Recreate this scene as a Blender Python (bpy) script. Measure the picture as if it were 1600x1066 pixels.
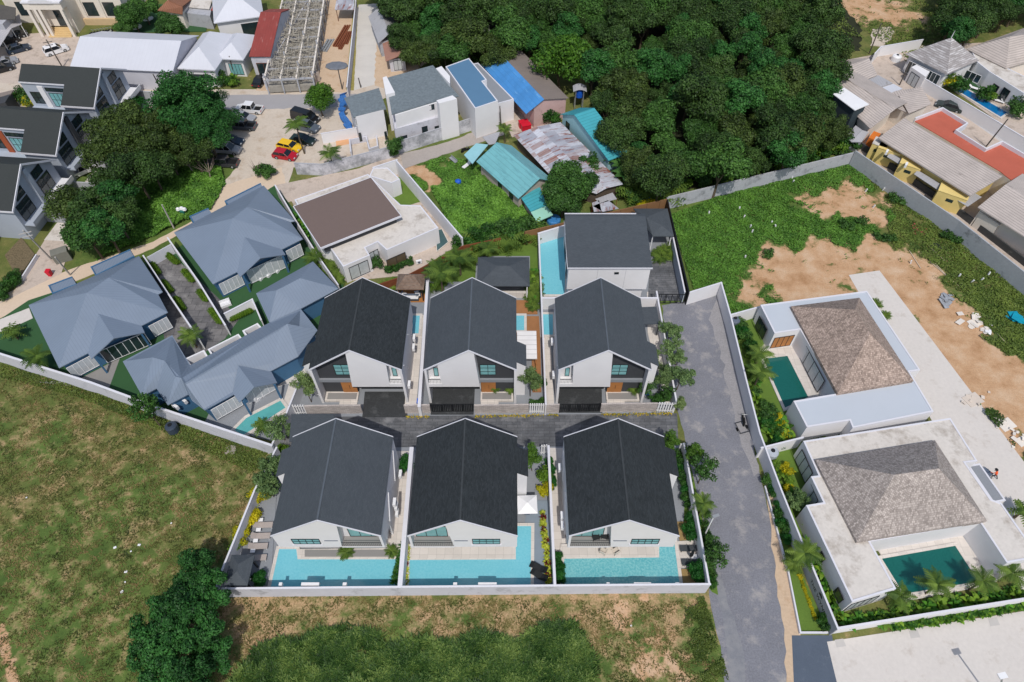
import bpy, math, random
import numpy as np
from mathutils import Vector, Matrix
R = math.radians
rnd = random.Random(11)
rng = np.random.default_rng(5)
sc = bpy.context.scene
col = sc.collection
for o in list(bpy.data.objects): bpy.data.objects.remove(o)

# ---------------- camera, world, sun, exposure ----------------
H = 72.0; TH = R(52); FP = 1067.0
cam = bpy.data.objects.new('camera', bpy.data.cameras.new('camera'))
col.objects.link(cam); sc.camera = cam
cam.location = (0, 0, H); cam.rotation_euler = (R(90) - TH, 0, 0)
cam.data.sensor_width = 36; cam.data.lens = 36 * FP / 1600
cam.data.clip_start = 0.5; cam.data.clip_end = 2000
SUN_EL, SUN_AZ = R(57), R(5)          # sun behind the viewer (south), slightly east
wd = bpy.data.worlds.new('World'); sc.world = wd; wd.use_nodes = True
nt = wd.node_tree; sky = nt.nodes.new('ShaderNodeTexSky'); sky.sky_type = 'NISHITA'
sky.sun_disc = False; sky.sun_elevation = SUN_EL; sky.sun_rotation = R(180) - SUN_AZ
sky.air_density = 1.2; sky.dust_density = 2.0
bg = nt.nodes['Background']; bg.inputs[1].default_value = 0.122
nt.links.new(sky.outputs[0], bg.inputs[0])
sun = bpy.data.objects.new('sun', bpy.data.lights.new('sun', 'SUN')); col.objects.link(sun)
sun.data.energy = 3.0; sun.data.angle = R(0.53); sun.data.color = (1.0, 0.955, 0.89)
sd = Vector((math.sin(SUN_AZ) * math.cos(SUN_EL), -math.cos(SUN_AZ) * math.cos(SUN_EL), math.sin(SUN_EL)))
sun.location = (20, -60, 120); sun.rotation_euler = sd.to_track_quat('Z', 'Y').to_euler()
sc.view_settings.view_transform = 'Standard'; sc.view_settings.look = 'None'
sc.view_settings.exposure = -0.12; sc.view_settings.gamma = 1.0
sc.render.engine = 'CYCLES'
sc.cycles.max_bounces = 6; sc.cycles.transparent_max_bounces = 8

# ---------------- helpers ----------------
_s, _c = math.sin(TH), math.cos(TH)
def W(px, py, z=0.0):                  # survey: where the ray of a photo pixel meets height z
    u = (px - 800) / FP; v = (py - 533) / FP
    t = (H - z) / (_s + v * _c)
    return Vector((u * t, (_c - v * _s) * t, z))
def C(r, g, b, k=1.0):
    f = lambda c: ((c / 255 + 0.055) / 1.055) ** 2.4 if c > 10 else c / 255 / 12.92
    return (min(f(r) * k, .9), min(f(g) * k, .9), min(f(b) * k, .9), 1)

def tag(o, label=None, cat=None, group=None, kind=None):
    if label: o['label'] = label
    if cat: o['category'] = cat
    if group: o['group'] = group
    if kind: o['kind'] = kind
    return o
FR = {}
def thing(name, label, cat, loc=(0, 0, 0), rot=0.0, group=None):
    o = bpy.data.objects.new(name, None); col.objects.link(o)
    o.empty_display_size = .3
    o.location = loc; o.rotation_euler = (0, 0, rot)
    FR[o.name] = Matrix.Translation(Vector(loc)) @ Matrix.Rotation(rot, 4, 'Z')
    return tag(o, label, cat, group)
class Fr:                              # a local frame: origin and heading
    def __init__(s, o, a): s.o = Vector((o[0], o[1], 0)); s.a = a; s.ca, s.sa = math.cos(a), math.sin(a)
    def w(s, x, y, z=0): return Vector((s.o.x + x * s.ca - y * s.sa, s.o.y + x * s.sa + y * s.ca, z))
    def l(s, px, py, z=0):
        p = W(px, py, z) - s.o
        return (p.x * s.ca + p.y * s.sa, -p.x * s.sa + p.y * s.ca)
def frame(A, B, z):                    # origin at pixel A, x axis towards pixel B, both at height z
    a, b = W(*A, z), W(*B, z); d = b - a
    return Fr(a, math.atan2(d.y, d.x)), d.length

class MB:
    def __init__(s): s.v = []; s.f = []; s.mi = []; s.m = 0
    def poly(s, pts):
        n = len(s.v); s.v += [tuple(p) for p in pts]; s.f.append(list(range(n, n + len(pts)))); s.mi.append(s.m); return s
    def faces(s, pts, fs):
        n = len(s.v); s.v += [tuple(p) for p in pts]
        for f in fs: s.f.append([n + i for i in f]); s.mi.append(s.m)
        return s
    def hexa(s, p):                    # p: 4 bottom then 4 top, counterclockwise
        return s.faces(p, [(3, 2, 1, 0), (4, 5, 6, 7), (0, 1, 5, 4), (1, 2, 6, 5), (2, 3, 7, 6), (3, 0, 4, 7)])
    def box(s, x0, x1, y0, y1, z0, z1):
        if x0 > x1: x0, x1 = x1, x0
        if y0 > y1: y0, y1 = y1, y0
        return s.hexa([(x0, y0, z0), (x1, y0, z0), (x1, y1, z0), (x0, y1, z0), (x0, y0, z1), (x1, y0, z1), (x1, y1, z1), (x0, y1, z1)])
    def obox(s, c, sx, sy, sz, rz=0, rx=0, ry=0):
        M = Matrix.Translation(Vector(c)) @ Matrix.Rotation(rz, 4, 'Z') @ Matrix.Rotation(ry, 4, 'Y') @ Matrix.Rotation(rx, 4, 'X')
        P = [(-sx, -sy, -sz), (sx, -sy, -sz), (sx, sy, -sz), (-sx, sy, -sz), (-sx, -sy, sz), (sx, -sy, sz), (sx, sy, sz), (-sx, sy, sz)]
        return s.hexa([M @ (Vector(p) * .5) for p in P])
    def prism(s, pts, z0, z1, caps=True):
        A = sum(pts[i][0] * pts[(i + 1) % len(pts)][1] - pts[(i + 1) % len(pts)][0] * pts[i][1] for i in range(len(pts)))
        if A < 0: pts = pts[::-1]
        n = len(pts); P = [(p[0], p[1], z0) for p in pts] + [(p[0], p[1], z1) for p in pts]
        fs = [(i, (i + 1) % n, n + (i + 1) % n, n + i) for i in range(n)]
        if caps: fs += [tuple(range(n, 2 * n)), tuple(range(n - 1, -1, -1))]
        return s.faces(P, fs)
    def tube(s, a, b, r0, r1=None, n=6):
        a, b = Vector(a), Vector(b); r1 = r0 if r1 is None else r1
        d = (b - a).normalized(); q = Vector((1, 0, 0)) if abs(d.x) < .8 else Vector((0, 1, 0))
        u = d.cross(q).normalized(); w = d.cross(u)
        P = [a + (u * math.cos(t) + w * math.sin(t)) * r0 for t in [2 * math.pi * i / n for i in range(n)]]
        P += [b + (u * math.cos(t) + w * math.sin(t)) * r1 for t in [2 * math.pi * i / n for i in range(n)]]
        return s.faces(P, [(i, (i + 1) % n, n + (i + 1) % n, n + i) for i in range(n)] + [tuple(range(n - 1, -1, -1)), tuple(range(n, 2 * n))])
    def lathe(s, c, prof, n=14):
        P = []
        for r, z in prof: P += [(c[0] + r * math.cos(2 * math.pi * i / n), c[1] + r * math.sin(2 * math.pi * i / n), c[2] + z) for i in range(n)]
        fs = [(k * n + i, k * n + (i + 1) % n, (k + 1) * n + (i + 1) % n, (k + 1) * n + i) for k in range(len(prof) - 1) for i in range(n)]
        fs += [tuple(range(n - 1, -1, -1)), tuple(range((len(prof) - 1) * n, len(prof) * n))]
        return s.faces(P, fs)
    def seg(s, a, b, th, z0, z1, ext=0.0, zt=None):      # wall piece between two ground points
        a = Vector((a[0], a[1], 0)); b = Vector((b[0], b[1], 0)); d = (b - a).normalized(); n = Vector((-d.y, d.x, 0)) * th / 2
        a = a - d * ext; b = b + d * ext
        P = [a - n, b - n, b + n, a + n]
        z2 = z1 if zt is None else zt
        return s.hexa([(p.x, p.y, z0) for p in P] + [(P[0].x, P[0].y, z1), (P[1].x, P[1].y, z2), (P[2].x, P[2].y, z2), (P[3].x, P[3].y, z1)])
    def hip(s, x0, x1, y0, y1, ze, zr, th=.18, t=None):
        w, d = x1 - x0, y1 - y0
        if w >= d: h = d / 2; a, b = (x0 + h, (y0 + y1) / 2, zr), (x1 - h + .001, (y0 + y1) / 2, zr)
        else: h = w / 2; a, b = ((x0 + x1) / 2, y0 + h, zr), ((x0 + x1) / 2, y1 - h, zr)
        P = [(x0, y0, ze), (x1, y0, ze), (x1, y1, ze), (x0, y1, ze), a, b, (x0, y0, ze - th), (x1, y0, ze - th), (x1, y1, ze - th), (x0, y1, ze - th)]
        if w >= d: F = [(0, 1, 5, 4), (1, 2, 5), (2, 3, 4, 5), (3, 0, 4)]
        else: F = [(0, 1, 4), (1, 2, 5, 4), (2, 3, 5), (3, 0, 4, 5)]
        return s.faces(P, F + [(6, 7, 1, 0), (7, 8, 2, 1), (8, 9, 3, 2), (9, 6, 0, 3), (9, 8, 7, 6)])
    def gable(s, x0, x1, y0, y1, ze, zr, axis='y', th=.18, k=.5, zc=None):   # ridge along axis, k = ridge position
        zc = ze if zc is None else zc
        if axis == 'y':
            xm = x0 + (x1 - x0) * k
            P = [(x0, y0, ze), (xm, y0, zr), (x1, y0, zc), (x0, y1, ze), (xm, y1, zr), (x1, y1, zc)]
        else:
            ym = y0 + (y1 - y0) * k
            P = [(x1, y0, ze), (x1, ym, zr), (x1, y1, zc), (x0, y0, ze), (x0, ym, zr), (x0, y1, zc)]
        Q = [(p[0], p[1], p[2] - th) for p in P]
        return s.faces(P + Q, [(0, 1, 4, 3), (1, 2, 5, 4), (9, 10, 7, 6), (10, 11, 8, 7), (0, 3, 9, 6), (2, 8, 11, 5), (0, 6, 7, 1), (1, 7, 8, 2), (3, 4, 10, 9), (4, 5, 11, 10)])
    def build(s, name, mat, parent=None, world=False, origin=None, smooth=False, label=None):
        me = bpy.data.meshes.new(name)
        V = s.v
        if parent is not None and world:
            M = FR[parent.name].inverted(); V = [tuple(M @ Vector(v)) for v in V]
        if origin is not None: V = [(v[0] - origin[0], v[1] - origin[1], v[2] - origin[2]) for v in V]
        me.from_pydata(V, [], s.f)
        for m in (mat if isinstance(mat, (list, tuple)) else [mat]): me.materials.append(m)
        if isinstance(mat, (list, tuple)): me.polygons.foreach_set('material_index', s.mi)
        uvl = me.uv_layers.new(name='UVMap').data
        for p in me.polygons:
            n = p.normal
            if abs(n.z) > .995: h, w = Vector((1, 0, 0)), Vector((0, 1, 0))
            else: h = Vector((-n.y, n.x, 0)).normalized(); w = n.cross(h)
            for li in p.loop_indices:
                c = me.vertices[me.loops[li].vertex_index].co
                uvl[li].uv = (c.dot(h), c.dot(w))
        if smooth: me.polygons.foreach_set('use_smooth', [True] * len(me.polygons))
        o = bpy.data.objects.new(name, me); col.objects.link(o)
        if parent is not None: o.parent = parent; FR[o.name] = FR[parent.name]
        if origin is not None: o.location = origin
        if parent is None: FR[o.name] = Matrix.Translation(Vector(origin or (0, 0, 0)))
        if label: o['label'] = label
        return o
def kids(o): return [c for c in bpy.data.objects if c.parent == o]
def copy_tree(o, parent=None):
    c = o.copy(); col.objects.link(c)
    if parent is not None: c.parent = parent
    for ch in kids(o): copy_tree(ch, c)
    return c

# ---------------- materials ----------------
MATS = {}
def nodes(name, rough=.8, spec=.3, metal=0.0):
    m = bpy.data.materials.new(name); m.use_nodes = True; t = m.node_tree
    b = t.nodes['Principled BSDF']; b.inputs['Roughness'].default_value = rough
    b.inputs['Specular IOR Level'].default_value = spec; b.inputs['Metallic'].default_value = metal
    MATS[name] = m
    return m, t, b
def N(t, kind, **kw):
    n = t.nodes.new('ShaderNode' + kind)
    for k, v in kw.items():
        if hasattr(n, k): setattr(n, k, v)
        else: n.inputs[k].default_value = v
    return n
def noise(t, vec, scale, detail=4, rough=.6):
    n = N(t, 'TexNoise'); n.inputs['Scale'].default_value = scale; n.inputs['Detail'].default_value = detail; n.inputs['Roughness'].default_value = rough
    t.links.new(vec, n.inputs['Vector']); return n.outputs['Fac']
def ramp(t, fac, stops):
    r = N(t, 'ValToRGB'); t.links.new(fac, r.inputs[0]); e = r.color_ramp.elements
    while len(e) < len(stops): e.new(.5)
    for i, (p, c) in enumerate(stops): e[i].position = p; e[i].color = c if len(c) == 4 else (*c, 1)
    return r.outputs[0]
def mix(t, fac, a, b, mode='MIX'):
    n = N(t, 'Mix', data_type='RGBA', blend_type=mode)
    for s_, v in ((0, fac), (6, a), (7, b)):
        if isinstance(v, (int, float)): n.inputs[s_].default_value = v
        elif isinstance(v, tuple): n.inputs[s_].default_value = v
        else: t.links.new(v, n.inputs[s_])
    return n.outputs[2]
def bump(t, b, h, strength, dist=.05):
    n = N(t, 'Bump'); n.inputs['Strength'].default_value = strength; n.inputs['Distance'].default_value = dist
    t.links.new(h, n.inputs['Height']); t.links.new(n.outputs[0], b.inputs['Normal'])
def sc_(c, k): return tuple(min(x * k, .95) for x in c[:3]) + (1,)
def plain(name, c, rough=.8, var=.12, scale=1.2, fine=0, spec=.3, metal=0, bmp=0, stain=None, stain_at=.6):
    m, t, b = nodes(name, rough, spec, metal)
    g = N(t, 'NewGeometry').outputs['Position']
    f = noise(t, g, scale, 5, .65)
    c1 = ramp(t, f, [(.28, sc_(c, 1 - var)), (.72, sc_(c, 1 + var))])
    if fine:
        f2 = noise(t, g, fine, 3, .6); c1 = mix(t, .5, c1, ramp(t, f2, [(.3, sc_(c, 1 - var * 1.6)), (.7, sc_(c, 1 + var * 1.6))]))
        if bmp: bump(t, b, f2, bmp)
    elif bmp: bump(t, b, f, bmp)
    if stain:
        f3 = noise(t, g, .45, 7, .72); c1 = mix(t, ramp(t, f3, [(stain_at - .06, (0, 0, 0)), (stain_at + .12, (1, 1, 1))]), c1, stain)
    t.links.new(c1, b.inputs['Base Color']); return m
def brickm(name, c1, c2, mortar, w, h, msize=.01, rough=.85, off=.5, bmp=.3, var=.15, spec=.25, stain=None, uv=True):
    m, t, b = nodes(name, rough, spec)
    tc = N(t, 'TexCoord').outputs['UV'] if uv else N(t, 'NewGeometry').outputs['Position']
    br = N(t, 'TexBrick', offset=off); br.inputs['Scale'].default_value = 1.0
    br.inputs['Brick Width'].default_value = w; br.inputs['Row Height'].default_value = h
    br.inputs['Mortar Size'].default_value = msize; br.inputs['Mortar Smooth'].default_value = .3
    br.inputs['Color1'].default_value = c1; br.inputs['Color2'].default_value = c2; br.inputs['Mortar'].default_value = mortar
    t.links.new(tc, br.inputs['Vector'])
    g = N(t, 'NewGeometry').outputs['Position']
    f = noise(t, g, .6, 5, .7); k = ramp(t, f, [(.3, (1 - var,) * 3), (.7, (1 + var,) * 3)])
    cc = mix(t, 1.0, br.outputs['Color'], k, 'MULTIPLY')
    if stain:
        f3 = noise(t, g, .35, 7, .75); cc = mix(t, ramp(t, f3, [(.52, (0, 0, 0)), (.72, (1, 1, 1))]), cc, stain)
    t.links.new(cc, b.inputs['Base Color'])
    inv = N(t, 'Math', operation='SUBTRACT'); inv.inputs[0].default_value = 1; t.links.new(br.outputs['Fac'], inv.inputs[1])
    if bmp: bump(t, b, inv.outputs[0], bmp)
    return m
def ribm(name, c, pitch=.35, axis=0, dark=.8, rough=.45, metal=0.0, var=.08, spec=.4, stain=None, stain_at=.55, duty=.06, patches=None):
    m, t, b = nodes(name, rough, spec, metal)
    uv = N(t, 'TexCoord').outputs['UV']; sp = N(t, 'SeparateXYZ'); t.links.new(uv, sp.inputs[0])
    md = N(t, 'Math', operation='PINGPONG'); md.inputs[1].default_value = pitch / 2; t.links.new(sp.outputs[axis], md.inputs[0])
    ln = N(t, 'Math', operation='LESS_THAN'); ln.inputs[1].default_value = duty / 2; t.links.new(md.outputs[0], ln.inputs[0])
    g = N(t, 'NewGeometry').outputs['Position']; f = noise(t, g, .35, 5, .65)
    base = ramp(t, f, [(.3, sc_(c, 1 - var)), (.7, sc_(c, 1 + var))])
    if patches:
        br = N(t, 'TexBrick', offset=.37); t.links.new(uv, br.inputs['Vector']); br.inputs['Scale'].default_value = 1
        br.inputs['Brick Width'].default_value = 1.1; br.inputs['Row Height'].default_value = 2.3; br.inputs['Mortar Size'].default_value = .02
        br.inputs['Color1'].default_value = (0, 0, 0, 1); br.inputs['Color2'].default_value = (1, 1, 1, 1); br.inputs['Mortar'].default_value = (.4, .4, .4, 1)
        base = mix(t, 1.0, ramp(t, br.outputs['Color'], patches), base, 'MULTIPLY')
    if stain:
        mp = N(t, 'Mapping'); mp.inputs['Scale'].default_value = (1.6, .35, 1) if axis == 0 else (.35, 1.6, 1); t.links.new(uv, mp.inputs[0])
        f3 = noise(t, mp.outputs[0], .8, 6, .75); base = mix(t, ramp(t, f3, [(stain_at - .03, (0, 0, 0)), (stain_at + .08, (1, 1, 1))]), base, stain)
    cc = mix(t, ln.outputs[0], base, sc_(c, dark))
    t.links.new(cc, b.inputs['Base Color']); bump(t, b, md.outputs[0], .25, .04); return m
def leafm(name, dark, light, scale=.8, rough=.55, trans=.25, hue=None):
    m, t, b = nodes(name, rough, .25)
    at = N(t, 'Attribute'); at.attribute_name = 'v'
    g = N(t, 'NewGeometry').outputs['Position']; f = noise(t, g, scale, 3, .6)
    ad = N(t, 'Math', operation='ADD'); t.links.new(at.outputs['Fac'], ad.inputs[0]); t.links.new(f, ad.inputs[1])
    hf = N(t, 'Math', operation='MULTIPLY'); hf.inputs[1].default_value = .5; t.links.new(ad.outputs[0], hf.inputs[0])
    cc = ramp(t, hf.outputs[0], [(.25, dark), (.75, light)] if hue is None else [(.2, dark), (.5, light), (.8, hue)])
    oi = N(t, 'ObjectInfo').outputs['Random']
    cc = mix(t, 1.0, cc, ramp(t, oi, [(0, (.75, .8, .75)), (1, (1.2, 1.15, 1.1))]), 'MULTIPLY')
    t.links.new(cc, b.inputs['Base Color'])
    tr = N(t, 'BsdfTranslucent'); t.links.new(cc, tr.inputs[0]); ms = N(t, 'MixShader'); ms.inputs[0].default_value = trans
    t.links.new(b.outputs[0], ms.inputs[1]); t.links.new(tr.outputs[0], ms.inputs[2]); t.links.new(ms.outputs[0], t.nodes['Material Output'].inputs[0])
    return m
def waterm(name, c, c2, sc=3.0, mosaic=True):
    m, t, b = nodes(name, .08, .5)
    g = N(t, 'NewGeometry').outputs['Position']
    f = noise(t, g, 4.5, 3, .7); f0 = noise(t, g, .35, 2, .5)
    cc = mix(t, ramp(t, f, [(.38, (0, 0, 0)), (.66, (1, 1, 1))]), c, c2)
    cc = mix(t, .5, cc, mix(t, f0, c, c2))
    t.links.new(cc, b.inputs['Base Color']); bump(t, b, noise(t, g, sc, 3, .6), .12, .05); return m
white = plain('white_render', C(221, 220, 222), .85, .03, .5)
white2 = plain('white_wall_stained', C(196, 196, 204), .9, .05, .6, stain=C(150, 150, 155), stain_at=.6)
offwhite = plain('cream_render', C(222, 214, 204), .85, .05, .5)
concwall = plain('bare_concrete_wall', C(170, 172, 178), .9, .1, .8, fine=4, stain=C(105, 108, 112), stain_at=.6)
greywall = plain('grey_block_wall', C(168, 172, 178), .9, .08, .7, fine=3, stain=C(92, 96, 98), stain_at=.64)
darkwall = plain('charcoal_panel', C(66, 68, 72), .7, .06, 1)
darktrim = plain('black_metal', C(30, 32, 35), .5, .05, 1)
coping = plain('coping_white', C(212, 212, 219), .8, .03, 1)
stone = brickm('split_stone', C(200, 192, 188), C(168, 160, 158), C(140, 134, 130), .5, .14, .012, var=.12)
wood = ribm('wood_panel', C(176, 118, 66), .14, 0, .6, .6, var=.18, duty=.012)
deckwood = ribm('deck_wood', C(160, 112, 72), .14, 1, .55, .7, var=.15, duty=.015)
decktile = brickm('pale_tile', C(210, 203, 196), C(200, 193, 186), C(165, 160, 154), .9, .9, .012, off=0, bmp=.1, var=.05)
greytile = plain('grey_paving', C(136, 140, 146), .85, .06, .8, fine=6)
greytile2 = ribm('grey_plank_tile', C(138, 136, 134), .22, 1, .88, .8, var=.06, duty=.012)
shingle_new = brickm('grey_shingle', C(78, 84, 90), C(72, 78, 84), C(60, 65, 71), .34, .145, .008, .8, bmp=.25, var=.06)
shingle_old = brickm('dark_shingle', C(56, 61, 65), C(44, 49, 52), C(34, 38, 40), .34, .145, .010, .85, bmp=.45, var=.12)
glass_teal = plain('teal_window_glass', C(120, 175, 178), .08, .15, .8, spec=.8)
glass_dark = plain('dark_window_glass', C(38, 52, 56), .06, .25, .6, spec=.8)
curtain = plain('curtained_glass', C(185, 190, 194), .25, .12, 2.5, spec=.6)
blueroof = ribm('blue_grey_metal_roof', C(118, 131, 148), .38, 0, .84, .5, var=.05, duty=.045)
bluewall = plain('blue_render', C(66, 106, 140), .8, .06, .8)
brownroof = plain('brown_roof_felt', C(112, 97, 92), .9, .06, 1.5, fine=9)
flatconc = plain('roof_concrete', C(205, 199, 192), .9, .07, .6, fine=3, stain=C(165, 156, 146), stain_at=.56)
flatpale = plain('pale_grey_roof_sheet', C(184, 191, 200), .75, .02, .3)
thatch = brickm('weathered_shake', C(188, 168, 156), C(136, 120, 110), C(116, 104, 96), .17, .24, .012, .9, bmp=.5, var=.16)
thatch2 = brickm('grey_shake', C(186, 176, 170), C(140, 131, 126), C(118, 111, 107), .17, .24, .012, .9, bmp=.5, var=.14)
tileroof = ribm('grey_tile_roof', C(182, 172, 166), .42, 1, .58, .85, var=.14, duty=.09, stain=C(112, 105, 100), stain_at=.62)
tealroof = ribm('teal_metal_roof', C(112, 172, 178), .76, 1, .72, .5, var=.08, duty=.07, stain=C(96, 150, 158), stain_at=.55)
tealdark = ribm('bright_teal_tile_roof', C(70, 160, 172), .6, 1, .6, .5, var=.08, duty=.07)
rustroof = ribm('rusty_sheet_roof', C(178, 180, 188), .5, 0, .8, .5, var=.14, duty=.03, stain=C(128, 70, 50), stain_at=.55, patches=[(.0, (.7, .7, .74)), (.4, (1, 1, 1)), (.8, (1.2, 1.2, 1.2)), (.92, (.62, .36, .28)), (1, (.7, .42, .34))])
redroof = ribm('faded_red_roof', C(140, 64, 58), .5, 0, .8, .7, var=.12, duty=.04, stain=C(168, 118, 112), stain_at=.6)
redbrownroof = ribm('brown_tile_roof', C(140, 96, 74), .45, 0, .6, .8, var=.1, duty=.08)
pinkroof = plain('dusty_pink_roof', C(158, 118, 104), .9, .08, .8)
greysheet = ribm('grey_fibre_sheet', C(166, 166, 170), .45, 0, .85, .8, var=.08, duty=.05, stain=C(135, 132, 130), stain_at=.6)
brownsheet = ribm('old_brown_sheet', C(128, 118, 112), .6, 0, .85, .85, var=.08, duty=.04)
tarpblue = plain('blue_tarpaulin', C(62, 128, 190), .5, .2, .9, fine=3, bmp=.3)
whitemetal = ribm('white_metal_roof', C(200, 202, 210), .8, 0, .88, .5, var=.03, duty=.03)
darkroof = plain('black_flat_tile', C(52, 56, 56), .75, .08, .4, fine=4)
steelblue = plain('steel_blue_roof', C(88, 124, 154), .6, .03, .4)
speckroof = plain('speckled_grey_shingle', C(108, 118, 124), .85, .2, 2.5, fine=2.2)
terracotta = plain('red_deck_paint', C(182, 96, 76), .7, .07, .5, stain=C(196, 118, 104), stain_at=.66)
yellowwall = plain('yellow_render', C(222, 198, 128), .85, .08, .7)
paleblue = plain('pale_blue_render', C(164, 172, 184), .8, .04, .6)
rustm = plain('rust_metal', C(122, 70, 46), .8, .2, 3)
redplastic = plain('red_plastic', C(200, 30, 50), .5, .05, 1)
bluePl = plain('blue_plastic', C(30, 90, 190), .5, .08, 1)
tealpl = plain('teal_plastic_sheet', C(20, 150, 175), .5, .15, 1.5)
greypl = plain('grey_plastic_tank', C(92, 102, 118), .45, .06, 1)
fabricgrey = plain('taupe_sling', C(168, 158, 152), .9, .05, 2)
fabricdark = plain('dark_sling', C(66, 70, 74), .9, .05, 2)
blackwk = plain('black_wicker', C(34, 36, 38), .7, .1, 3)
whitepl = plain('white_plastic', C(228, 228, 230), .5, .03, 1)
metalg = plain('galvanised_steel', C(165, 168, 170), .45, .08, 2, metal=.4)
bark = plain('bark', C(96, 84, 70), .95, .2, 3)
rubber = plain('rubber', C(24, 24, 25), .8, .05, 1)
turf = plain('artificial_turf', C(52, 88, 54), .95, .08, .6, fine=14)
lawn = plain('lawn', C(92, 118, 48), .95, .16, .7, fine=9, bmp=.3)
stamped = brickm('stamped_concrete', C(104, 105, 108), C(88, 90, 94), C(62, 63, 66), 1.3, .42, .02, .75, bmp=.2, var=.3, stain=C(140, 140, 142))
stampdark = plain('dark_stamped_slab', C(58, 60, 62), .7, .18, 1.5, fine=6, stain=C(88, 90, 92), stain_at=.58)
asphalt = plain('old_asphalt', C(156, 154, 156), .9, .06, .4, fine=8)
freshasph = plain('fresh_asphalt', C(84, 94, 108), .9, .12, .5, fine=14, stain=C(112, 120, 130), stain_at=.64)
conc = plain('pale_concrete', C(204, 198, 192), .9, .05, .25, fine=2.5, stain=C(180, 170, 160), stain_at=.62)
conclane = ribm('brushed_concrete', C(200, 196, 190), 4.0, 1, .88, .9, var=.05, duty=.06, stain=C(180, 175, 168), stain_at=.62)
dirtm = plain('packed_dirt', C(196, 184, 170), .95, .08, .3, fine=3, stain=C(176, 158, 138), stain_at=.58)
sandm = plain('sandy_soil', C(196, 172, 146), .95, .09, .4, fine=4, stain=C(172, 140, 108), stain_at=.6)
creamm = plain('cream_lane', C(206, 186, 164), .95, .05, .3, fine=3)
gravelm = plain('grey_gravel', C(122, 123, 130), .95, .2, .28, fine=6, bmp=.5, stain=C(160, 156, 154), stain_at=.58)
mansionm = plain('ivory_render', C(220, 212, 202), .85, .04, .6)
carports = plain('lot_concrete', C(188, 174, 162), .9, .09, .5, fine=4, stain=C(150, 136, 124), stain_at=.57)
orange = plain('orange_paint', C(214, 120, 50), .6, .05, 1)
pool_t = waterm('turquoise_water', C(104, 184, 200), C(132, 200, 212))
pool_s = waterm('sparkling_water', C(64, 158, 172), C(150, 206, 206), 6)
pool_g = waterm('green_water', C(20, 86, 80), C(30, 100, 92), 2)
pool_b = waterm('deep_blue_water', C(14, 100, 158), C(24, 120, 178), 2)
green_dk = leafm('forest_leaves', C(22, 40, 20), C(80, 112, 54), .5)
green_em = leafm('emerald_leaves', C(26, 62, 30), C(72, 130, 62))
green_md = leafm('mango_leaves', C(34, 62, 28), C(88, 132, 60))
green_ol = leafm('olive_leaves', C(38, 54, 26), C(90, 114, 54))
green_lt = leafm('fresh_leaves', C(58, 94, 30), C(122, 158, 52), 2)
green_bl = leafm('blue_green_leaves', C(56, 84, 48), C(128, 156, 98), 2)
palm_m = leafm('palm_leaves', C(44, 76, 30), C(120, 146, 62), 2, trans=.3)
yel_m = leafm('yellow_leaves', C(150, 150, 20), C(222, 206, 40), 2)
red_m = leafm('maroon_leaves', C(66, 24, 28), C(130, 50, 44), 2)
grass_m = leafm('grass_blades', C(62, 78, 38), C(106, 108, 58), .25, hue=C(166, 142, 102), trans=.3)
tall_m = leafm('tall_grass_blades', C(28, 56, 24), C(66, 98, 42), 1.4, hue=C(128, 150, 78), trans=.25)
cover_m = leafm('creeper_leaves', C(56, 98, 36), C(116, 164, 66), .35, trans=.25)

# ---------------- ground with painted soil masks ----------------
def groundmat():
    m, t, b = nodes('ground_soil_and_grass', .95, .15)
    g = N(t, 'NewGeometry').outputs['Position']
    def A(n): a = N(t, 'Attribute'); a.attribute_name = n; return a.outputs['Fac']
    n1 = noise(t, g, .13, 6, .62); n2 = noise(t, g, .9, 5, .7); n3 = noise(t, g, 6, 4, .7); n4 = noise(t, g, .35, 6, .68)
    def thr(a, n, w=.5, lo=.42, hi=.6):
        s = N(t, 'Math', operation='MULTIPLY_ADD'); t.links.new(n, s.inputs[0]); s.inputs[1].default_value = w; t.links.new(a, s.inputs[2])
        s2 = N(t, 'Math', operation='SUBTRACT'); t.links.new(s.outputs[0], s2.inputs[0]); s2.inputs[1].default_value = w * .5
        return ramp(t, s2.outputs[0], [(lo, (0, 0, 0)), (hi, (1, 1, 1))])
    olive = mix(t, .5, ramp(t, n2, [(.3, C(78, 94, 44)), (.7, C(114, 122, 64))]), ramp(t, n4, [(.35, C(74, 90, 46)), (.65, C(136, 124, 82))]))
    lush = ramp(t, n4, [(.3, C(66, 88, 42)), (.7, C(108, 126, 64))])
    dry = ramp(t, n3, [(.3, C(146, 122, 88)), (.7, C(190, 160, 126))])
    soil = ramp(t, n4, [(.25, C(158, 118, 82)), (.5, C(190, 154, 120)), (.8, C(208, 184, 158))])
    c = mix(t, thr(A('lush'), n1, .7), olive, lush)
    mx = N(t, 'Mix', data_type='FLOAT'); mx.inputs[0].default_value = .5; t.links.new(n4, mx.inputs[2]); t.links.new(n2, mx.inputs[3])
    c = mix(t, thr(A('dry'), mx.outputs[0], 2.6, .42, .78), c, dry)
    mx2 = N(t, 'Mix', data_type='FLOAT'); mx2.inputs[0].default_value = .4; t.links.new(n4, mx2.inputs[2]); t.links.new(n2, mx2.inputs[3])
    c = mix(t, thr(A('dirt'), mx2.outputs[0], 2.3, .42, .62), c, soil)
    c = mix(t, .6, c, ramp(t, n3, [(.3, (.72, .72, .72)), (.7, (1.25, 1.25, 1.25))]), 'MULTIPLY')
    t.links.new(c, b.inputs['Base Color']); bump(t, b, n3, .5, .08); return m
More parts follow.
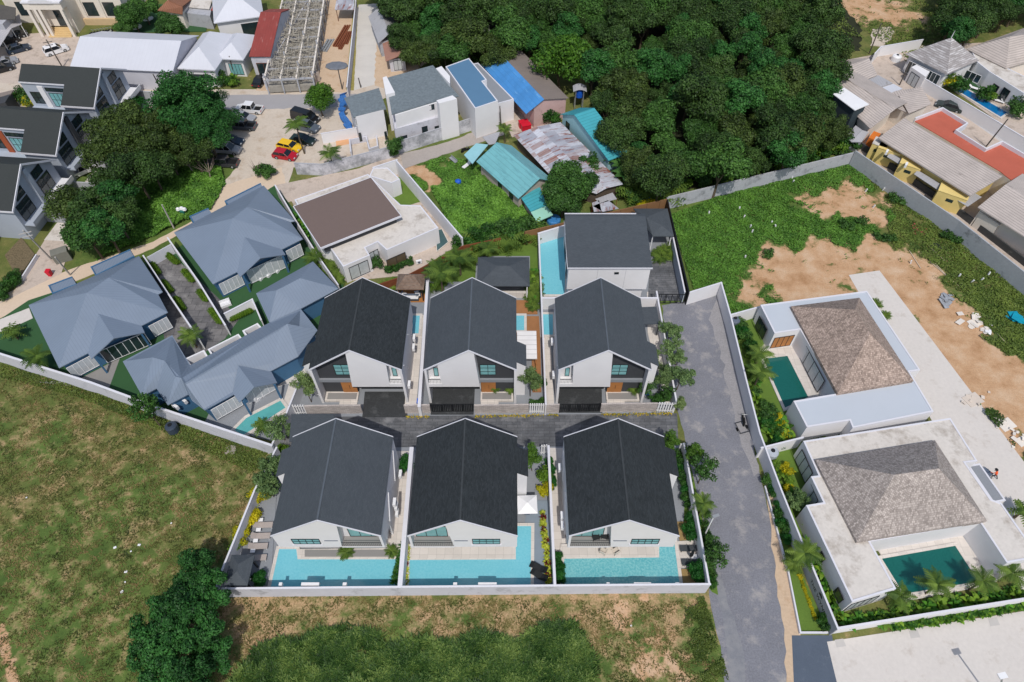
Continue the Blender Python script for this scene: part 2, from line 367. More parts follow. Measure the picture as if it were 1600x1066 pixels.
def grid_ground():
    xs = np.concatenate([[-500, -250], np.arange(-130, 130.1, .6), [250, 500]])
    ys = np.concatenate([[-300, -60, -10], np.arange(5, 175.1, .6), [260, 500]])
    X, Y = np.meshgrid(xs, ys); nx, ny = len(xs), len(ys)
    V = np.stack([X.ravel(), Y.ravel(), np.zeros(nx * ny)], 1)
    i = np.arange(nx * ny).reshape(ny, nx)
    F = np.stack([i[:-1, :-1].ravel(), i[:-1, 1:].ravel(), i[1:, 1:].ravel(), i[1:, :-1].ravel()], 1)
    me = bpy.data.meshes.new('ground'); me.from_pydata(V.tolist(), [], F.tolist())
    def field(base, blobs, V=V):
        a = np.full(len(V), base, float); X_, Y_ = V[:, 0], V[:, 1]
        wx = 1.5 * np.sin(Y_ * .7 + np.sin(X_ * .5)) + .7 * np.sin(Y_ * 1.9 + X_ * 1.3); wy = 1.3 * np.sin(X_ * .8 + 1.3 * np.sin(Y_ * .4)) + .7 * np.sin(X_ * 2.1 - Y_ * 1.1)
        for px, py, rx, ry, val, *ang in blobs:
            c = W(px, py); th = R(ang[0]) if ang else 0
            dx, dy = X_ - c.x + wx, Y_ - c.y + wy
            u = (dx * math.cos(th) + dy * math.sin(th)) / rx; w = (-dx * math.sin(th) + dy * math.cos(th)) / ry
            k = np.clip((1.55 - (u * u + w * w) ** .5) * 1.15, 0, 1)
            a = a * (1 - k) + val * k
        return a
    DB = [(1300, 315, 5, 3.5, .62), (1345, 320, 5.5, 4, .75), (1240, 425, 6, 4, .9), (1300, 405, 7, 3.2, .8), (1265, 465, 9, 3, 1), (1370, 395, 6, 2.5, .7),
        (1440, 450, 3.5, 6, .8, 60), (1490, 520, 10, 3.2, .95, -52), (1545, 590, 9, 5, .9, -52), (1580, 665, 2.5, 4, .8, -52), (1395, 430, 5, 2.5, .8), (1420, 340, 3, 1.5, .3),
        (990, 1010, 1.6, 5, .62), (1050, 1040, 1.4, 4, .55), (960, 930, 3, 1, .3), (1215, 470, 3, 2, .5), (668, 272, 2.5, 2.5, .9),
        (1375, 20, 9, 5, .7), (1330, 5, 6, 4, .7), (1600, 700, 2, 3, .7), (40, 1050, .5, .5, .5), (30, 620, 3, 2, .12), (1560, 730, 2, 2, .1)]
    dirt = field(0.0, DB); global dirt_at
    dirt_at = lambda Q: field(0.0, DB, Q)
    dry = field(.25, [(150, 760, 26, 20, .46), (60, 900, 20, 14, .42), (200, 600, 14, 6, .4), (480, 960, 8, 2.6, .72), (620, 960, 16, 2.0, .55), (800, 955, 18, 2.5, .6), (960, 950, 12, 3, .66), (950, 1030, 8, 4, .55),
        (400, 985, 4, 4, .7), (1180, 380, 14, 10, .05), (1120, 420, 12, 14, .0), (1480, 450, 12, 8, .36), (1400, 60, 25, 12, .45), (740, 310, 14, 10, 0), (280, 300, 14, 14, .05), (1330, 300, 10, 6, .3), (900, 30, 60, 20, .0)])
    lush = field(.35, [(60, 980, 16, 8, .65), (90, 860, 5, 4, .6), (230, 780, 7, 4, .6), (40, 700, 6, 4, .6), (1150, 390, 16, 16, .95), (740, 310, 16, 14, 1), (280, 300, 14, 16, .9), (600, 1040, 22, 3.5, 1), (420, 1055, 6, 4, .9), (1300, 240, 26, 8, .6), (1100, 960, 5, 6, .7), (300, 640, 16, 2.5, .6, -28), (60, 540, 10, 2.5, .6, -25),
        (1560, 510, 12, 8, .6), (950, 60, 50, 40, .3)])
    # bare track at the far left edge
    for nm, a in (('dirt', dirt), ('dry', dry), ('lush', lush)):
        if nm == 'dirt':
            for (x0, y0, x1, y1) in [(0, 978, 12, 1030), (12, 1030, 22, 1066), (22, 1066, 30, 1110)]:
                p, q = W(x0, y0), W(x1, y1); d = q - p
                tt = np.clip(((V[:, 0] - p.x) * d.x + (V[:, 1] - p.y) * d.y) / d.length_squared, 0, 1)
                ds = np.hypot(V[:, 0] - p.x - tt * d.x, V[:, 1] - p.y - tt * d.y); a = np.maximum(a, np.clip(1.1 - ds * 1.3, 0, 1))
        at = me.attributes.new(nm, 'FLOAT', 'POINT'); at.data.foreach_set('value', a.astype(np.float32))
    me.materials.append(groundmat())
    o = bpy.data.objects.new('ground', me); col.objects.link(o); tag(o, kind='structure'); return o
grid_ground()
_zs = [0.006]
def sheet(name, pts, mat, z=None, jit=0.0, zpx=0.0, kind='structure'):
    if z is None: _zs[0] += .003; z = _zs[0]
    P = [W(x, y, zpx) for x, y in pts]
    if jit:
        Q = []
        for i in range(len(P)):
            a, b = P[i], P[(i + 1) % len(P)]; n = max(1, int((b - a).length / 1.0)); d = (b - a)
            nn = Vector((-d.y, d.x, 0)).normalized()
            for k in range(n): Q.append(a + d * k / n + nn * rnd.uniform(-jit, jit))
        P = Q
    m = MB(); m.prism([(p.x, p.y) for p in P], z - .004 if z < .04 else .001, z)
    o = m.build(name, mat); tag(o, kind=kind); return o

_wz = [0]
def wall(name, label, cat, pts, z, th, mat, cap=None, px_at=None, z0=0.0, group=None, world=None):
    _wz[0] = (_wz[0] + 1) % 7; z += .006 * _wz[0]; th = .15 if th == .2 and cap else th
    P = world or [W(x, y, z if px_at is None else px_at) for x, y in pts]
    r = thing(name, label, cat, (P[0].x, P[0].y, 0), 0, group)
    m = MB()
    for i in range(len(P) - 1): m.seg(P[i], P[i + 1], th - .004 * i, z0 - .001 * i, z - .0015 * i, th / 2 - .002)
    m.build('wall_panel', mat, r, world=True)
    if cap:
        m = MB()
        for i in range(len(P) - 1): m.seg(P[i], P[i + 1], th + .05 - .004 * i, z - .01, z + .07 - .002 * i, th / 2 + .04)
        m.build('coping', cap, r, world=True)
    return r

def window(par, side, a0, a1, k, z0, z1, nx=2, nz=1, glass=None, fr=None, t=.07, name='window'):
    """rectangular window standing proud of a wall plane; side S/N at y=k, W/E at x=k (local coordinates)"""
    g = glass or glass_dark; f = fr or darktrim
    sg = {'S': -1, 'N': 1, 'W': -1, 'E': 1}[side]
    def bx(m, u0, u1, d0, d1, za, zb):
        if side in 'SN': m.box(u0, u1, k + sg * d0, k + sg * d1, za, zb)
        else: m.box(k + sg * d0, k + sg * d1, u0, u1, za, zb)
    m = MB()
    bx(m, a0, a1, .003, t, z0, z0 + .06); bx(m, a0, a1, .003, t, z1 - .06, z1)
    for i in range(nx + 1):
        u = a0 + .03 + (a1 - a0 - .06) * i / nx; bx(m, u - .03, u + .03, .004, t - .004, z0 + .06, z1 - .06)
    for j in range(1, nz):
        zz = z0 + (z1 - z0) * j / nz; bx(m, a0 + .06, a1 - .06, .005, t - .012, zz - .03, zz + .03)
    o = m.build(name, f, par)
    p = MB(); bx(p, a0 + .02, a1 - .02, .002, .03, z0 + .02, z1 - .02); p.build('pane', g, o)
    return o
def box_part(name, par, mat, *b, **k):
    m = MB(); m.box(*b); return m.build(name, mat, par, **k)
def ac_unit(loc, rot, label, group='wall mounted air conditioning units'):
    r = thing('air_conditioner', label, 'air conditioner', loc, rot, group)
    box_part('casing', r, whitepl, -.42, .42, -.16, .16, 0, .58)
    m = MB(); m.lathe((0, 0, 0), [(.22, 0), (.22, .02)], 14)
    m.v = [(x, -.161 - z, y + .29) for x, y, z in m.v]; m.build('fan_grille', greypl, r)
    return r
# ---------------- foliage ----------------
def quads(P, Nn, size, asp=.6, val=None, name='crown'):
    n = len(P); up = rng.normal(size=(n, 3)); a = np.cross(Nn, up); a /= np.linalg.norm(a, axis=1, keepdims=True) + 1e-9
    b = np.cross(Nn, a); b /= np.linalg.norm(b, axis=1, keepdims=True) + 1e-9
    s = np.asarray(size).reshape(-1, 1) * .5 if np.ndim(size) else size * .5 * np.ones((n, 1))
    V = np.stack([P - a * s, P - b * s * asp, P + a * s, P + b * s * asp], 1).reshape(-1, 3)
    return V, (np.full(n, .5) if val is None else val)
def qmesh(name, V, val, mat):
    n = len(V) // 4; me = bpy.data.meshes.new(name)
    me.vertices.add(len(V)); me.vertices.foreach_set('co', V.astype(np.float32).ravel())
    me.loops.add(len(V)); me.loops.foreach_set('vertex_index', np.arange(len(V), dtype=np.int32))
    me.polygons.add(n); me.polygons.foreach_set('loop_start', np.arange(0, len(V), 4, dtype=np.int32)); me.polygons.foreach_set('loop_total', np.full(n, 4, np.int32))
    me.materials.append(mat); me.update()
    at = me.attributes.new('v', 'FLOAT', 'POINT'); at.data.foreach_set('value', np.repeat(val, 4).astype(np.float32))
    return me
def crown(name, mat, rx, rz, nl, leaf, dens, zc=None, lobe=(.34, .5), flat=.0):
    """leafy crown made of many leaf clumps over lobes; base of the tree at z=0"""
    zc = rz if zc is None else zc; Ps, Ns, Vs = [], [], []
    for i in range(nl):
        d = rng.normal(size=3); d[2] = abs(d[2]) * .9 - .25; d /= np.linalg.norm(d)
        rr = rng.uniform(.38, .9) if i else .1
        c = np.array([d[0] * rx * rr, d[1] * rx * rr, zc + d[2] * rz * rr])
        lr = rx * rng.uniform(*lobe); n = int(dens * lr * lr * 12)
        u = rng.normal(size=(n, 3)); u[:, 2] += .25; u /= np.linalg.norm(u, axis=1, keepdims=True)
        k = rng.uniform(.62, 1.08, (n, 1)); sub = 1 + .18 * np.sin(u[:, :1] * 7 + i) * np.cos(u[:, 1:2] * 6 + u[:, 2:3] * 5)
        Ps.append(c + u * lr * k * sub * np.array([1, 1, .8])); nn = u + rng.normal(size=(n, 3)) * .55; nn[:, 2] += .3
        Ns.append(nn / np.linalg.norm(nn, axis=1, keepdims=True)); Vs.append(np.clip(rng.normal(.5, .22, n) + rng.uniform(-.16, .16), 0, 1))
    P, Nn, v = np.concatenate(Ps), np.concatenate(Ns), np.concatenate(Vs)
    V, v = quads(P, Nn, leaf * rng.uniform(.7, 1.35, len(P)), .62, v)
    V[:, 2] = np.maximum(V[:, 2], .05)
    return qmesh(name, V, v, mat)
def trunk_mesh(h, r, spread, n=5, mat=None):
    m = MB(); x = rnd.uniform(-.2, .2); m.tube((0, 0, 0), (x, 0, h * .5), r, r * .7, 7)
    for i in range(n):
        a = i * 2 * math.pi / n + rnd.uniform(-.4, .4); s = spread * rnd.uniform(.5, .9)
        k = (x + math.cos(a) * s * .5, math.sin(a) * s * .5, h * .78)
        m.tube((x, 0, h * .48), k, r * .5, r * .3, 5); m.tube(k, (k[0] + math.cos(a) * s * .5, k[1] + math.sin(a) * s * .5, h * rnd.uniform(1.0, 1.25)), r * .3, r * .08, 5)
    o = m.build('trunk', mat or bark); me = o.data; bpy.data.objects.remove(o); return me
def strips(name, mat, specs, wiggle=0.0):
    """specs: list of (polyline points, width, value) -> leaf blades as tapered quads"""
    V, vv = [], []
    for pts, w, val, side in specs:
        n = len(pts) - 1
        for i in range(n):
            a, b = np.array(pts[i]), np.array(pts[i + 1])
            def ww(t): return w * (math.sin(math.pi * min(max(.12 + t * .86, 0), 1)) ** .7)
            wa, wb = ww(i / n), ww((i + 1) / n)
            V += [a - side * wa, a + side * wa, b + side * wb, b - side * wb]; vv.append(val)
    return qmesh(name, np.array(V), np.array(vv), mat)
def rosette(name, mat, n, L, w, lift, droop, z0=.1, seg=3):
    sp = []
    for i in range(n):
        a = i * 2.4 + rnd.uniform(-.3, .3); l = L * rnd.uniform(.7, 1.1); el = lift * rnd.uniform(.6, 1.15) * (1 - .5 * (i / n)) + .2
        d = np.array([math.cos(a), math.sin(a), 0]); side = np.array([-math.sin(a), math.cos(a), rnd.uniform(-.3, .3)])
        pts = []
        for k in range(seg + 1):
            t = k / seg; pts.append(d * l * t * math.cos(el) + np.array([0, 0, z0 + l * t * math.sin(el) * (1.3 - .3 * t) - droop * l * t * t]))
        sp.append((pts, w * rnd.uniform(.8, 1.1), rnd.random(), side))
    return strips(name, mat, sp)
def palm_crown(name, h, nf, L, mat=None, leafw=.09, step=.22, droop=.55):
    V, vv = [], []
    for i in range(nf):
        a = i * 2.4 + rnd.uniform(-.2, .2); el = rnd.uniform(.05, .95) if i % 2 else rnd.uniform(.5, 1.2); l = L * rnd.uniform(.8, 1.05)
        d = np.array([math.cos(a), math.sin(a), 0]); side = np.array([-math.sin(a), math.cos(a), 0]); val = rnd.uniform(.2, .9)
        n = int(l / step); prev = None
        for k in range(n + 1):
            t = k / n; p = d * l * t * math.cos(el * (1 - .5 * t)) + np.array([0, 0, h + l * math.sin(el) * t - droop * l * t * t])
            if prev is not None:
                V += [prev - side * .03, prev + side * .03, p + side * .02, p - side * .02]; vv.append(val * .8)
                ll = l * .25 * math.sin(math.pi * min(1, .18 + t * .8)) + .08
                for s in (-1, 1):
                    tip = p + side * s * ll + d * ll * .45 + np.array([0, 0, -ll * .35])
                    q = d * leafw * 1.2
                    V += [p - q, p + q, tip + q * .3, tip - q * .3]; vv.append(val + rnd.uniform(-.1, .1))
            prev = p
    return qmesh(name, np.array(V), np.clip(np.array(vv), 0, 1), mat or palm_m)
def mesh_of(m, name, mat):
    o = m.build(name, mat); me = o.data; bpy.data.objects.remove(o); return me
KIND = {}
def K(name, variants): KIND[name] = variants
K('wood_tree', [[('crown', crown('crown', green_dk if i % 4 else green_em, rnd.uniform(3.0, 4.2), rnd.uniform(2.8, 3.6), 19, .32, 30, 5.6, (.26, .42))), ('trunk', trunk_mesh(5.5, .22, 2.6))] for i in range(7)])
K('wood_tree_light', [[('crown', crown('crown', green_md if i else green_ol, rnd.uniform(3.0, 3.8), 3.0, 14, .34, 30, 5.2)), ('trunk', trunk_mesh(5.2, .2, 2.5))] for i in range(3)])
K('lone_tree', [[('crown', crown('crown', leafm('deep_emerald_leaves', C(18, 50, 26), C(58, 108, 50)), 3.5, 3.2, 30, .32, 26, 4.6, (.18, .34))), ('trunk', trunk_mesh(4.6, .2, 2.4))], [('crown', crown('crown', green_em, 3.1, 3.4, 26, .32, 26, 4.8, (.18, .34))), ('trunk', trunk_mesh(4.6, .2, 2.2))]])
K('emerald_tree', [[('crown', crown('crown', green_em, 4.2, 3.2, 30, .26, 36, 5.2, (.2, .32))), ('trunk', trunk_mesh(5, .25, 3))]])
K('olive_tree', [[('crown', crown('crown', green_ol, 3.8, 3.3, 22, .28, 34, 4.8, (.24, .36))), ('trunk', trunk_mesh(5, .25, 3))]])
K('mango_tree', [[('crown', crown('crown', green_md, 3.4, 3.0, 16, .34, 40, 4.0, (.36, .5))), ('trunk', trunk_mesh(3.6, .22, 2))]])
K('round_tree', [[('crown', crown('crown', leafm('bright_crown_leaves', C(44, 82, 24), C(98, 142, 44)), 2.5, 2.2, 14, .26, 46, 3.0, (.42, .55))), ('trunk', trunk_mesh(2.6, .16, 1.2))]])
K('young_tree', [[('crown', crown('crown', green_bl, 1.4, 1.7, 20, .18, 60, 2.4, (.2, .34))), ('trunk', trunk_mesh(2.4, .06, 1))], [('crown', crown('crown', green_md, 1.2, 1.9, 20, .18, 60, 2.4, (.2, .34))), ('trunk', trunk_mesh(2.4, .06, 1))]])
K('conical_tree', [[('crown', crown('crown', leafm('feathery_leaves', C(70, 96, 58), C(128, 150, 92), 2), 1.2, 3.0, 20, .17, 80, 3.0, (.28, .45))), ('trunk', trunk_mesh(3.0, .06, .5))], [('crown', crown('crown', leafm('fresh_feathery_leaves', C(48, 84, 30), C(98, 136, 48), 2), 1.2, 2.8, 18, .17, 80, 2.8, (.28, .45))), ('trunk', trunk_mesh(2.6, .06, .5))]])
K('shrub', [[('crown', crown('crown', green_md, .8, .7, 8, .16, 90, .65, (.4, .6)))], [('crown', crown('crown', leafm('deep_shrub_leaves', C(28, 62, 24), C(66, 112, 42)), .75, .75, 8, .15, 90, .7, (.4, .6)))]])
K('light_shrub', [[('crown', crown('crown', green_lt, .6, .5, 7, .15, 90, .5, (.4, .6)))]])
K('round_shrub', [[('crown', crown('crown', leafm('clipped_leaves', C(20, 70, 26), C(48, 112, 40)), .62, .6, 9, .12, 150, .6, (.5, .6)))]])
K('hedge_bush', [[('crown', crown('crown', leafm('hedge_leaves', C(58, 92, 20), C(112, 148, 40), 2), .6, .45, 9, .13, 120, .5, (.5, .65)))]])
K('yellow_shrub', [[('crown', crown('crown', yel_m, .65, .55, 9, .16, 80, .6, (.4, .6)))]])
K('weed', [[('crown', crown('crown', green_md, .7, .4, 7, .15, 70, .3, (.4, .6)))]])
K('yellow_bromeliad', [[('leaves', rosette('leaves', leafm('lime_leaves', C(130, 150, 30), C(205, 210, 84), 2), 22, .62, .075, 1.0, .35))] for _ in range(3)])
K('maroon_bromeliad', [[('leaves', rosette('leaves', red_m, 22, .6, .075, 1.0, .35))] for _ in range(2)])
K('strap_plant', [[('leaves', rosette('leaves', leafm('strap_leaves', C(28, 74, 28), C(74, 126, 48), 2), 30, .7, .06, 1.1, .3))] for _ in range(3)])
K('banana_plant', [[('leaves', rosette('leaves', green_lt, 11, 1.7, .26, 1.15, .45, .3, 4))], [('leaves', rosette('leaves', leafm('broad_leaves', C(34, 84, 26), C(92, 150, 50), 2), 11, 1.5, .24, 1.1, .5, .3, 4))]])
K('low_broadleaf', [[('leaves', rosette('leaves', leafm('arum_leaves', C(40, 84, 24), C(116, 156, 48), 2), 16, .75, .15, 1.0, .4, .15, 3))] for _ in range(3)])
K('banana_tree', [[('crown', rosette('crown', leafm('banana_leaves', C(34, 72, 34), C(88, 130, 66), 2), 10, 2.6, .34, 1.0, .5, 2.2, 5)), ('trunk', mesh_of(MB().tube((0, 0, 0), (0, 0, 2.3), .16, .1, 7), 'trunk', plain('banana_stem', C(96, 110, 60), .8)))]])
def palmk(h, nf, L, curve=0): return [('crown', palm_crown('crown', h, nf, L)), ('trunk', mesh_of(MB().tube((0, 0, 0), (curve * .4, 0, h * .5), .16, .12, 8).tube((curve * .4, 0, h * .5), (0, 0, h), .12, .09, 8), 'trunk', bark))]
K('palm', [palmk(4.2, 15, 2.7), palmk(3.6, 14, 2.5, .4)])
K('tall_palm', [palmk(5.6, 15, 2.4, .5)])
K('small_palm', [palmk(1.6, 18, 1.5), palmk(1.3, 18, 1.4)])
K('bare_tree', [[('branches', trunk_mesh(2.2, .07, 1.6, 12, plain('dry_twigs', C(140, 126, 116), .95)))]])
def frond_bush(): return [[('crown', palm_crown('crown', .5, 26, 1.7, palm_m, .07, .2, .4))]]
K('areca', frond_bush())
def plant(kind, px, py, label, cat='plant', s=1.0, z=0.0, group=None, rot=None, name=None, base=0.0, var=None, sz=None, world=None):
    """px, py is where the photo shows the middle of the plant, at height z above the ground"""
    v = KIND[kind]; v = v[rnd.randrange(len(v)) if var is None else var]
    p = world or W(px, py, z + base); loc = (p[0], p[1], base); rot = rnd.uniform(0, 6.28) if rot is None else rot
    nm = name or {'wood_tree': 'tree', 'wood_tree_light': 'tree', 'lone_tree': 'tree', 'emerald_tree': 'tree', 'olive_tree': 'tree', 'light_shrub': 'shrub', 'hedge_bush': 'hedge_shrub'}.get(kind, kind)
    if len(v) == 1:
        o = bpy.data.objects.new(nm, v[0][1]); col.objects.link(o); tag(o, label, cat, group)
    else:
        o = thing(nm, label, cat, (0, 0, 0), 0, group)
        for pn, me in v: c = bpy.data.objects.new(pn, me); col.objects.link(c); c.parent = o
    o.location = loc; o.rotation_euler = (0, 0, rot); o.scale = (s, s, s * (sz or rnd.uniform(.9, 1.1)))
    return o
def row(kind, A, B, n, label, cat='plant', s=1.0, z=.4, group=None, jit=.15, base=0.0, name=None):
    a, b = W(*A, z + base), W(*B, z + base)
    for i in range(n):
        p = a.lerp(b, (i + .5) / n); k = kind[i % len(kind)] if isinstance(kind, (list, tuple)) else kind
        plant(k, 0, 0, label, cat, s * rnd.uniform(.85, 1.15), z, group or (label + ' row'), base=base, name=name, world=(p.x + rnd.uniform(-jit, jit), p.y + rnd.uniform(-jit, jit), 0))
def inpoly(P, x, y):
    r = np.zeros(len(x), bool); n = len(P)
    for i in range(n):
        x1, y1 = P[i]; x2, y2 = P[(i + 1) % n]
        c = ((y1 > y) != (y2 > y)); xi = (x2 - x1) * (y - y1) / (y2 - y1 + 1e-12) + x1; r ^= c & (x < xi)
    return r
def sample(pts, n, zpx=0.0):
    P = [tuple(W(x, y, zpx)[:2]) for x, y in pts]; a = np.array(P); lo, hi = a.min(0), a.max(0); out = np.zeros((0, 2))
    while len(out) < n:
        q = rng.uniform(lo, hi, (n * 2, 2)); out = np.concatenate([out, q[inpoly(P, q[:, 0], q[:, 1])]])
    return out[:n]
def blades(name, polys, mat, h, w, kind='stuff', lean=.5, clump=None):
    Vs, vs = [], []
    for pts, n in polys:
        q = sample(pts, n)
        if clump:
            cn = np.sin(q[:, 0] * 1.1 + 2 * np.sin(q[:, 1] * .8)) * np.cos(q[:, 1] * 1.5 + np.sin(q[:, 0] * .9)); e_ = np.sin(q[:, 0] * 3.1) * np.sin(q[:, 1] * 3.7); q = q[cn + .5 * e_ + rng.normal(0, .3, n) > -.35]; n = len(q)
        for rep in range(2):
            a = rng.uniform(0, 6.28, n); d = np.stack([np.cos(a), np.sin(a)], 1); hh = h * rng.uniform(.5, 1.3, n); s = np.stack([-d[:, 1], d[:, 0]], 1) * (w * rng.uniform(.6, 1.4, n))[:, None]
            z = np.zeros((n, 1)); b0 = np.concatenate([q - s, z], 1); b1 = np.concatenate([q + s, z], 1); t = q + d * (hh * lean * rng.uniform(.4, 1.4, n))[:, None]
            t1 = np.concatenate([t + s * .4, hh[:, None]], 1); t0 = np.concatenate([t - s * .4, hh[:, None]], 1)
            Vs.append(np.stack([b0, b1, t1, t0], 1).reshape(-1, 3)); vs.append(rng.uniform(0, 1, n) if not clump else np.clip(.5 + .4 * np.sin(q[:, 0] * .9 + 1.5 * np.sin(q[:, 1])) * np.cos(q[:, 1] * 1.3 + np.sin(q[:, 0] * 1.7)) + .2 * np.sin(q[:, 0] * 3.3) * np.cos(q[:, 1] * 2.9) + rng.normal(0, .16, n), 0, 1))
    me = qmesh(name, np.concatenate(Vs), np.concatenate(vs), mat); o = bpy.data.objects.new(name, me); col.objects.link(o)
    return tag(o, kind=kind)
# ---------------- the compound of seven charcoal-roofed villas ----------------
EV, RV, HW, DV = 7.2, 10.95, 5.4, 11.1
def villa(xc, ys, sgn, s, roofm, label, lite):
    """ys: street facade; sgn +1 = building runs away from the camera, -1 = towards it; s = side of the low eave"""
    rot = 0 if sgn > 0 else math.pi
    r = thing('villa', label, 'villa', (xc, ys, 0), rot, 'two storey gabled villas in two rows')
    u = s if sgn > 0 else -s                       # local mirror
    X = lambda a, b: (min(a * u, b * u), max(a * u, b * u))
    zs = 3.55; pitch = (RV - EV) / HW; zr = lambda x: RV - abs(x) * pitch
    def gp(m, pts, y0, y1):                        # gable-plane prism between y0 and y1, points (x, z) unmirrored
        P = [(x * u, z) for x, z in pts]
        n = len(P); V = [(x, y0, z) for x, z in P] + [(x, y1, z) for x, z in P]
        F = [(i, (i + 1) % n, n + (i + 1) % n, n + i) for i in range(n)] + [tuple(range(n)), tuple(range(2 * n - 1, n - 1, -1))]
        m.faces(V, F)
    # roof
    m = MB(); m.gable(-HW - .03, HW + .03, -.04, DV, EV, RV, 'y', .12)
    roof = m.build('roof', roofm, r)
    for y0 in (-.10, DV - .02):
        m = MB()
        for q in (-1, 1):
            x0, x1 = sorted((q * (HW + .05), 0)); z0, z1 = (zr(x0) + .02, zr(x1) + .02)
            m.faces([(x0, y0, z0 - .16), (x1, y0, z1 - .16), (x1, y0 + .1, z1 - .16), (x0, y0 + .1, z0 - .16), (x0, y0, z0 + .03), (x1, y0, z1 + .03), (x1, y0 + .1, z1 + .03), (x0, y0 + .1, z0 + .03)],
                    [(3, 2, 1, 0), (4, 5, 6, 7), (0, 1, 5, 4), (1, 2, 6, 5), (2, 3, 7, 6), (3, 0, 4, 7)])
        m.build('fascia', coping, roof)
    m = MB(); m.box(-.09, .09, 0, DV - .1, RV - .02, RV + .035); m.build('ridge_cap', plain('ridge_' + r.name, C(84, 91, 99) if lite else C(58, 62, 65), .8), roof)
    # lower side roof with its little wall
    m = MB(); xe = HW + 1.2; a0, a1 = 1.15, 4.25; P = []
    for x, y in ((HW - .05, a0), (xe, a0), (xe, a1), (HW - .05, a1)): P.append((x * u, y, zr(x)))
    m.faces(P + [(p[0], p[1], p[2] - .14) for p in P], [(0, 1, 2, 3), (7, 6, 5, 4), (0, 4, 5, 1), (1, 5, 6, 2), (2, 6, 7, 3), (3, 7, 4, 0)])
    m.build('side_roof', roofm, roof)
    # walls
    m = MB()
    gp(m, [(-HW, EV - .12), (-HW, 3.3), (HW, 3.3), (HW, EV - .12), (0, RV - .14)], 1.35, DV - 1.2)     # upper storey core
    m.build('upper_wall', white, r)
    m = MB(); m.box(*X(-HW + .5, HW - .35), 2.2, DV - 1.6, 0, 3.3); m.build('ground_floor_wall', white, r)
    m = MB(); m.box(*X(-HW + .003, -HW + .25), .3, DV - 3, 0, 3.3); m.build('side_wall', white, r)
    m = MB(); m.box(*X(HW - .25, HW - .003), .3, DV - 3, 0, 3.3); m.build('side_wall', white, r); m = MB()
    gp(m, [(xe - .12, 0), (xe - .12, zr(xe) - .16), (HW - .02, zr(HW) - .16), (HW - .02, 0)], a0 + .08, a1 - .1)
    m.build('porch_wall', white, r)
    # street facade: frame, overhanging white panel, recess
    m = MB()
    gp(m, [(-HW, EV - .12), (-HW, 0), (-HW + .28, 0), (-HW + .28, EV - .05), ], .0, 1.3)
    m.build('facade_fin', white, r); m = MB()
    gp(m, [(HW, EV - .12), (HW, 0), (HW - .28, 0), (HW - .28, EV - .05)], .0, 1.3)
    m.build('facade_fin', white, r)
    m = MB()
    gp(m, [(-3.55, 3.55), (1.0, 3.55), (.55, zr(.55) - .14), (0, RV - .14), (-3.75, zr(3.75) - .14)], .05, 1.36)
    gp(m, [(-HW + .28, 3.55), (-3.55, 3.55), (-3.56, 4.15), (-HW + .28, 4.15)], .05, 1.36)
    m.build('facade_panel', white, r)
    m = MB(); gp(m, [(-HW + .28, 4.2), (-3.66, 4.2), (-3.72, zr(3.7) - .2), (-HW + .28, zr(HW - .28) - .2)], 1.1, 1.34); m.build('balcony_wall', white, r)
    m = MB(); gp(m, [(.6, 3.45), (HW - .28, 3.45), (HW - .28, zr(HW - .28) - .15), (.6, zr(.6) - .15)], 1.2, 1.33)
    gp(m, [(1.0, .35), (HW - .28, .35), (HW - .28, 3.2), (1.0, 3.2)], 1.5, 2.2); m.build('recess_wall', darkwall, r)
    m = MB(); gp(m, [(.9, 3.2), (HW - .28, 3.2), (HW - .28, 3.75), (.9, 3.75)], .95, 1.5); m.build('entry_canopy', greytile, r)
    x0, x1 = X(1.05, 2.95); window(r, 'S', x0, x1, 1.2, 4.5, 6.6, 2, 3, glass_teal)
    x0, x1 = X(-HW + .9, -3.95); window(r, 'S', x0, x1, 1.1, 4.4, 6.1, 1, 1, glass_teal)
    m = MB(); m.box(*X(-HW + .3, -3.7), .12, .17, 5.0, 5.05)
    for i in range(9): xx = (-HW + .35 + i * .17) * u; m.box(xx - .012, xx + .012, .13, .16, 4.15, 5.0)
    m.build('balcony_railing', darktrim, r)
    m = MB(); m.box(*X(1.05, 2.85), 1.42, 1.5, .36, 2.85); dr = m.build('entrance_door', wood, r)
    m = MB(); xx = 1.95 * u; m.box(xx + .04, xx + .07, 1.36, 1.42, 1.2, 1.9); m.build('handle', darktrim, dr)
    m = MB(); m.box(*X(.95, HW - .35), .15, 1.5, 0, .35); m.box(*X(1.0, 3.2), -.35, .15, 0, .2); pf_ = m.build('entrance_platform', decktile, r); m = MB(); m.box(*X(1.15, 2.9), .35, 1.3, .351, .36); m.box(*X(2.9, HW - .6), .0 + .35, 1.3, .351, .361); m.build('grey_inlay', greytile2, pf_)
    m = MB(); m.box(*X(-HW + .3, .9), .02, 2.2, 3.4, 3.55); m.build('soffit', darktrim, r)
    m = MB(); m.box(*X(-HW + .55, .8), 2.12, 2.199, .02, 3.2); m.build('garage_door', darkwall, r)
    # pool facade
    yb = DV; m = MB()
    gp(m, [(-1.55, zr(1.55) - .14), (-1.0, 4.15), (HW - .005, 4.15), (HW - .005, EV - .13), (0, RV - .14)], yb - 1.25, yb - .06)
    gp(m, [(-HW + .005, EV - .13), (-HW + .005, 3.95), (-1.0, 3.95), (-1.0, 4.15), (-HW + .25, 4.15), (-HW + .25, EV + .02)], yb - 1.25, yb - .06)
    m.build('pool_facade_panel', white, r)
    m = MB(); gp(m, [(-1.02, 3.8), (HW - .006, 3.8), (HW - .006, 4.149), (-1.02, 4.149)], yb - 2.4, yb - .3); m.build('soffit', white, r)
    m = MB(); m.box(*X(-HW + .26, -1.02), yb - 1.2, yb - .1, 4.1, 4.16); m.build('balcony_floor', greytile2, r)
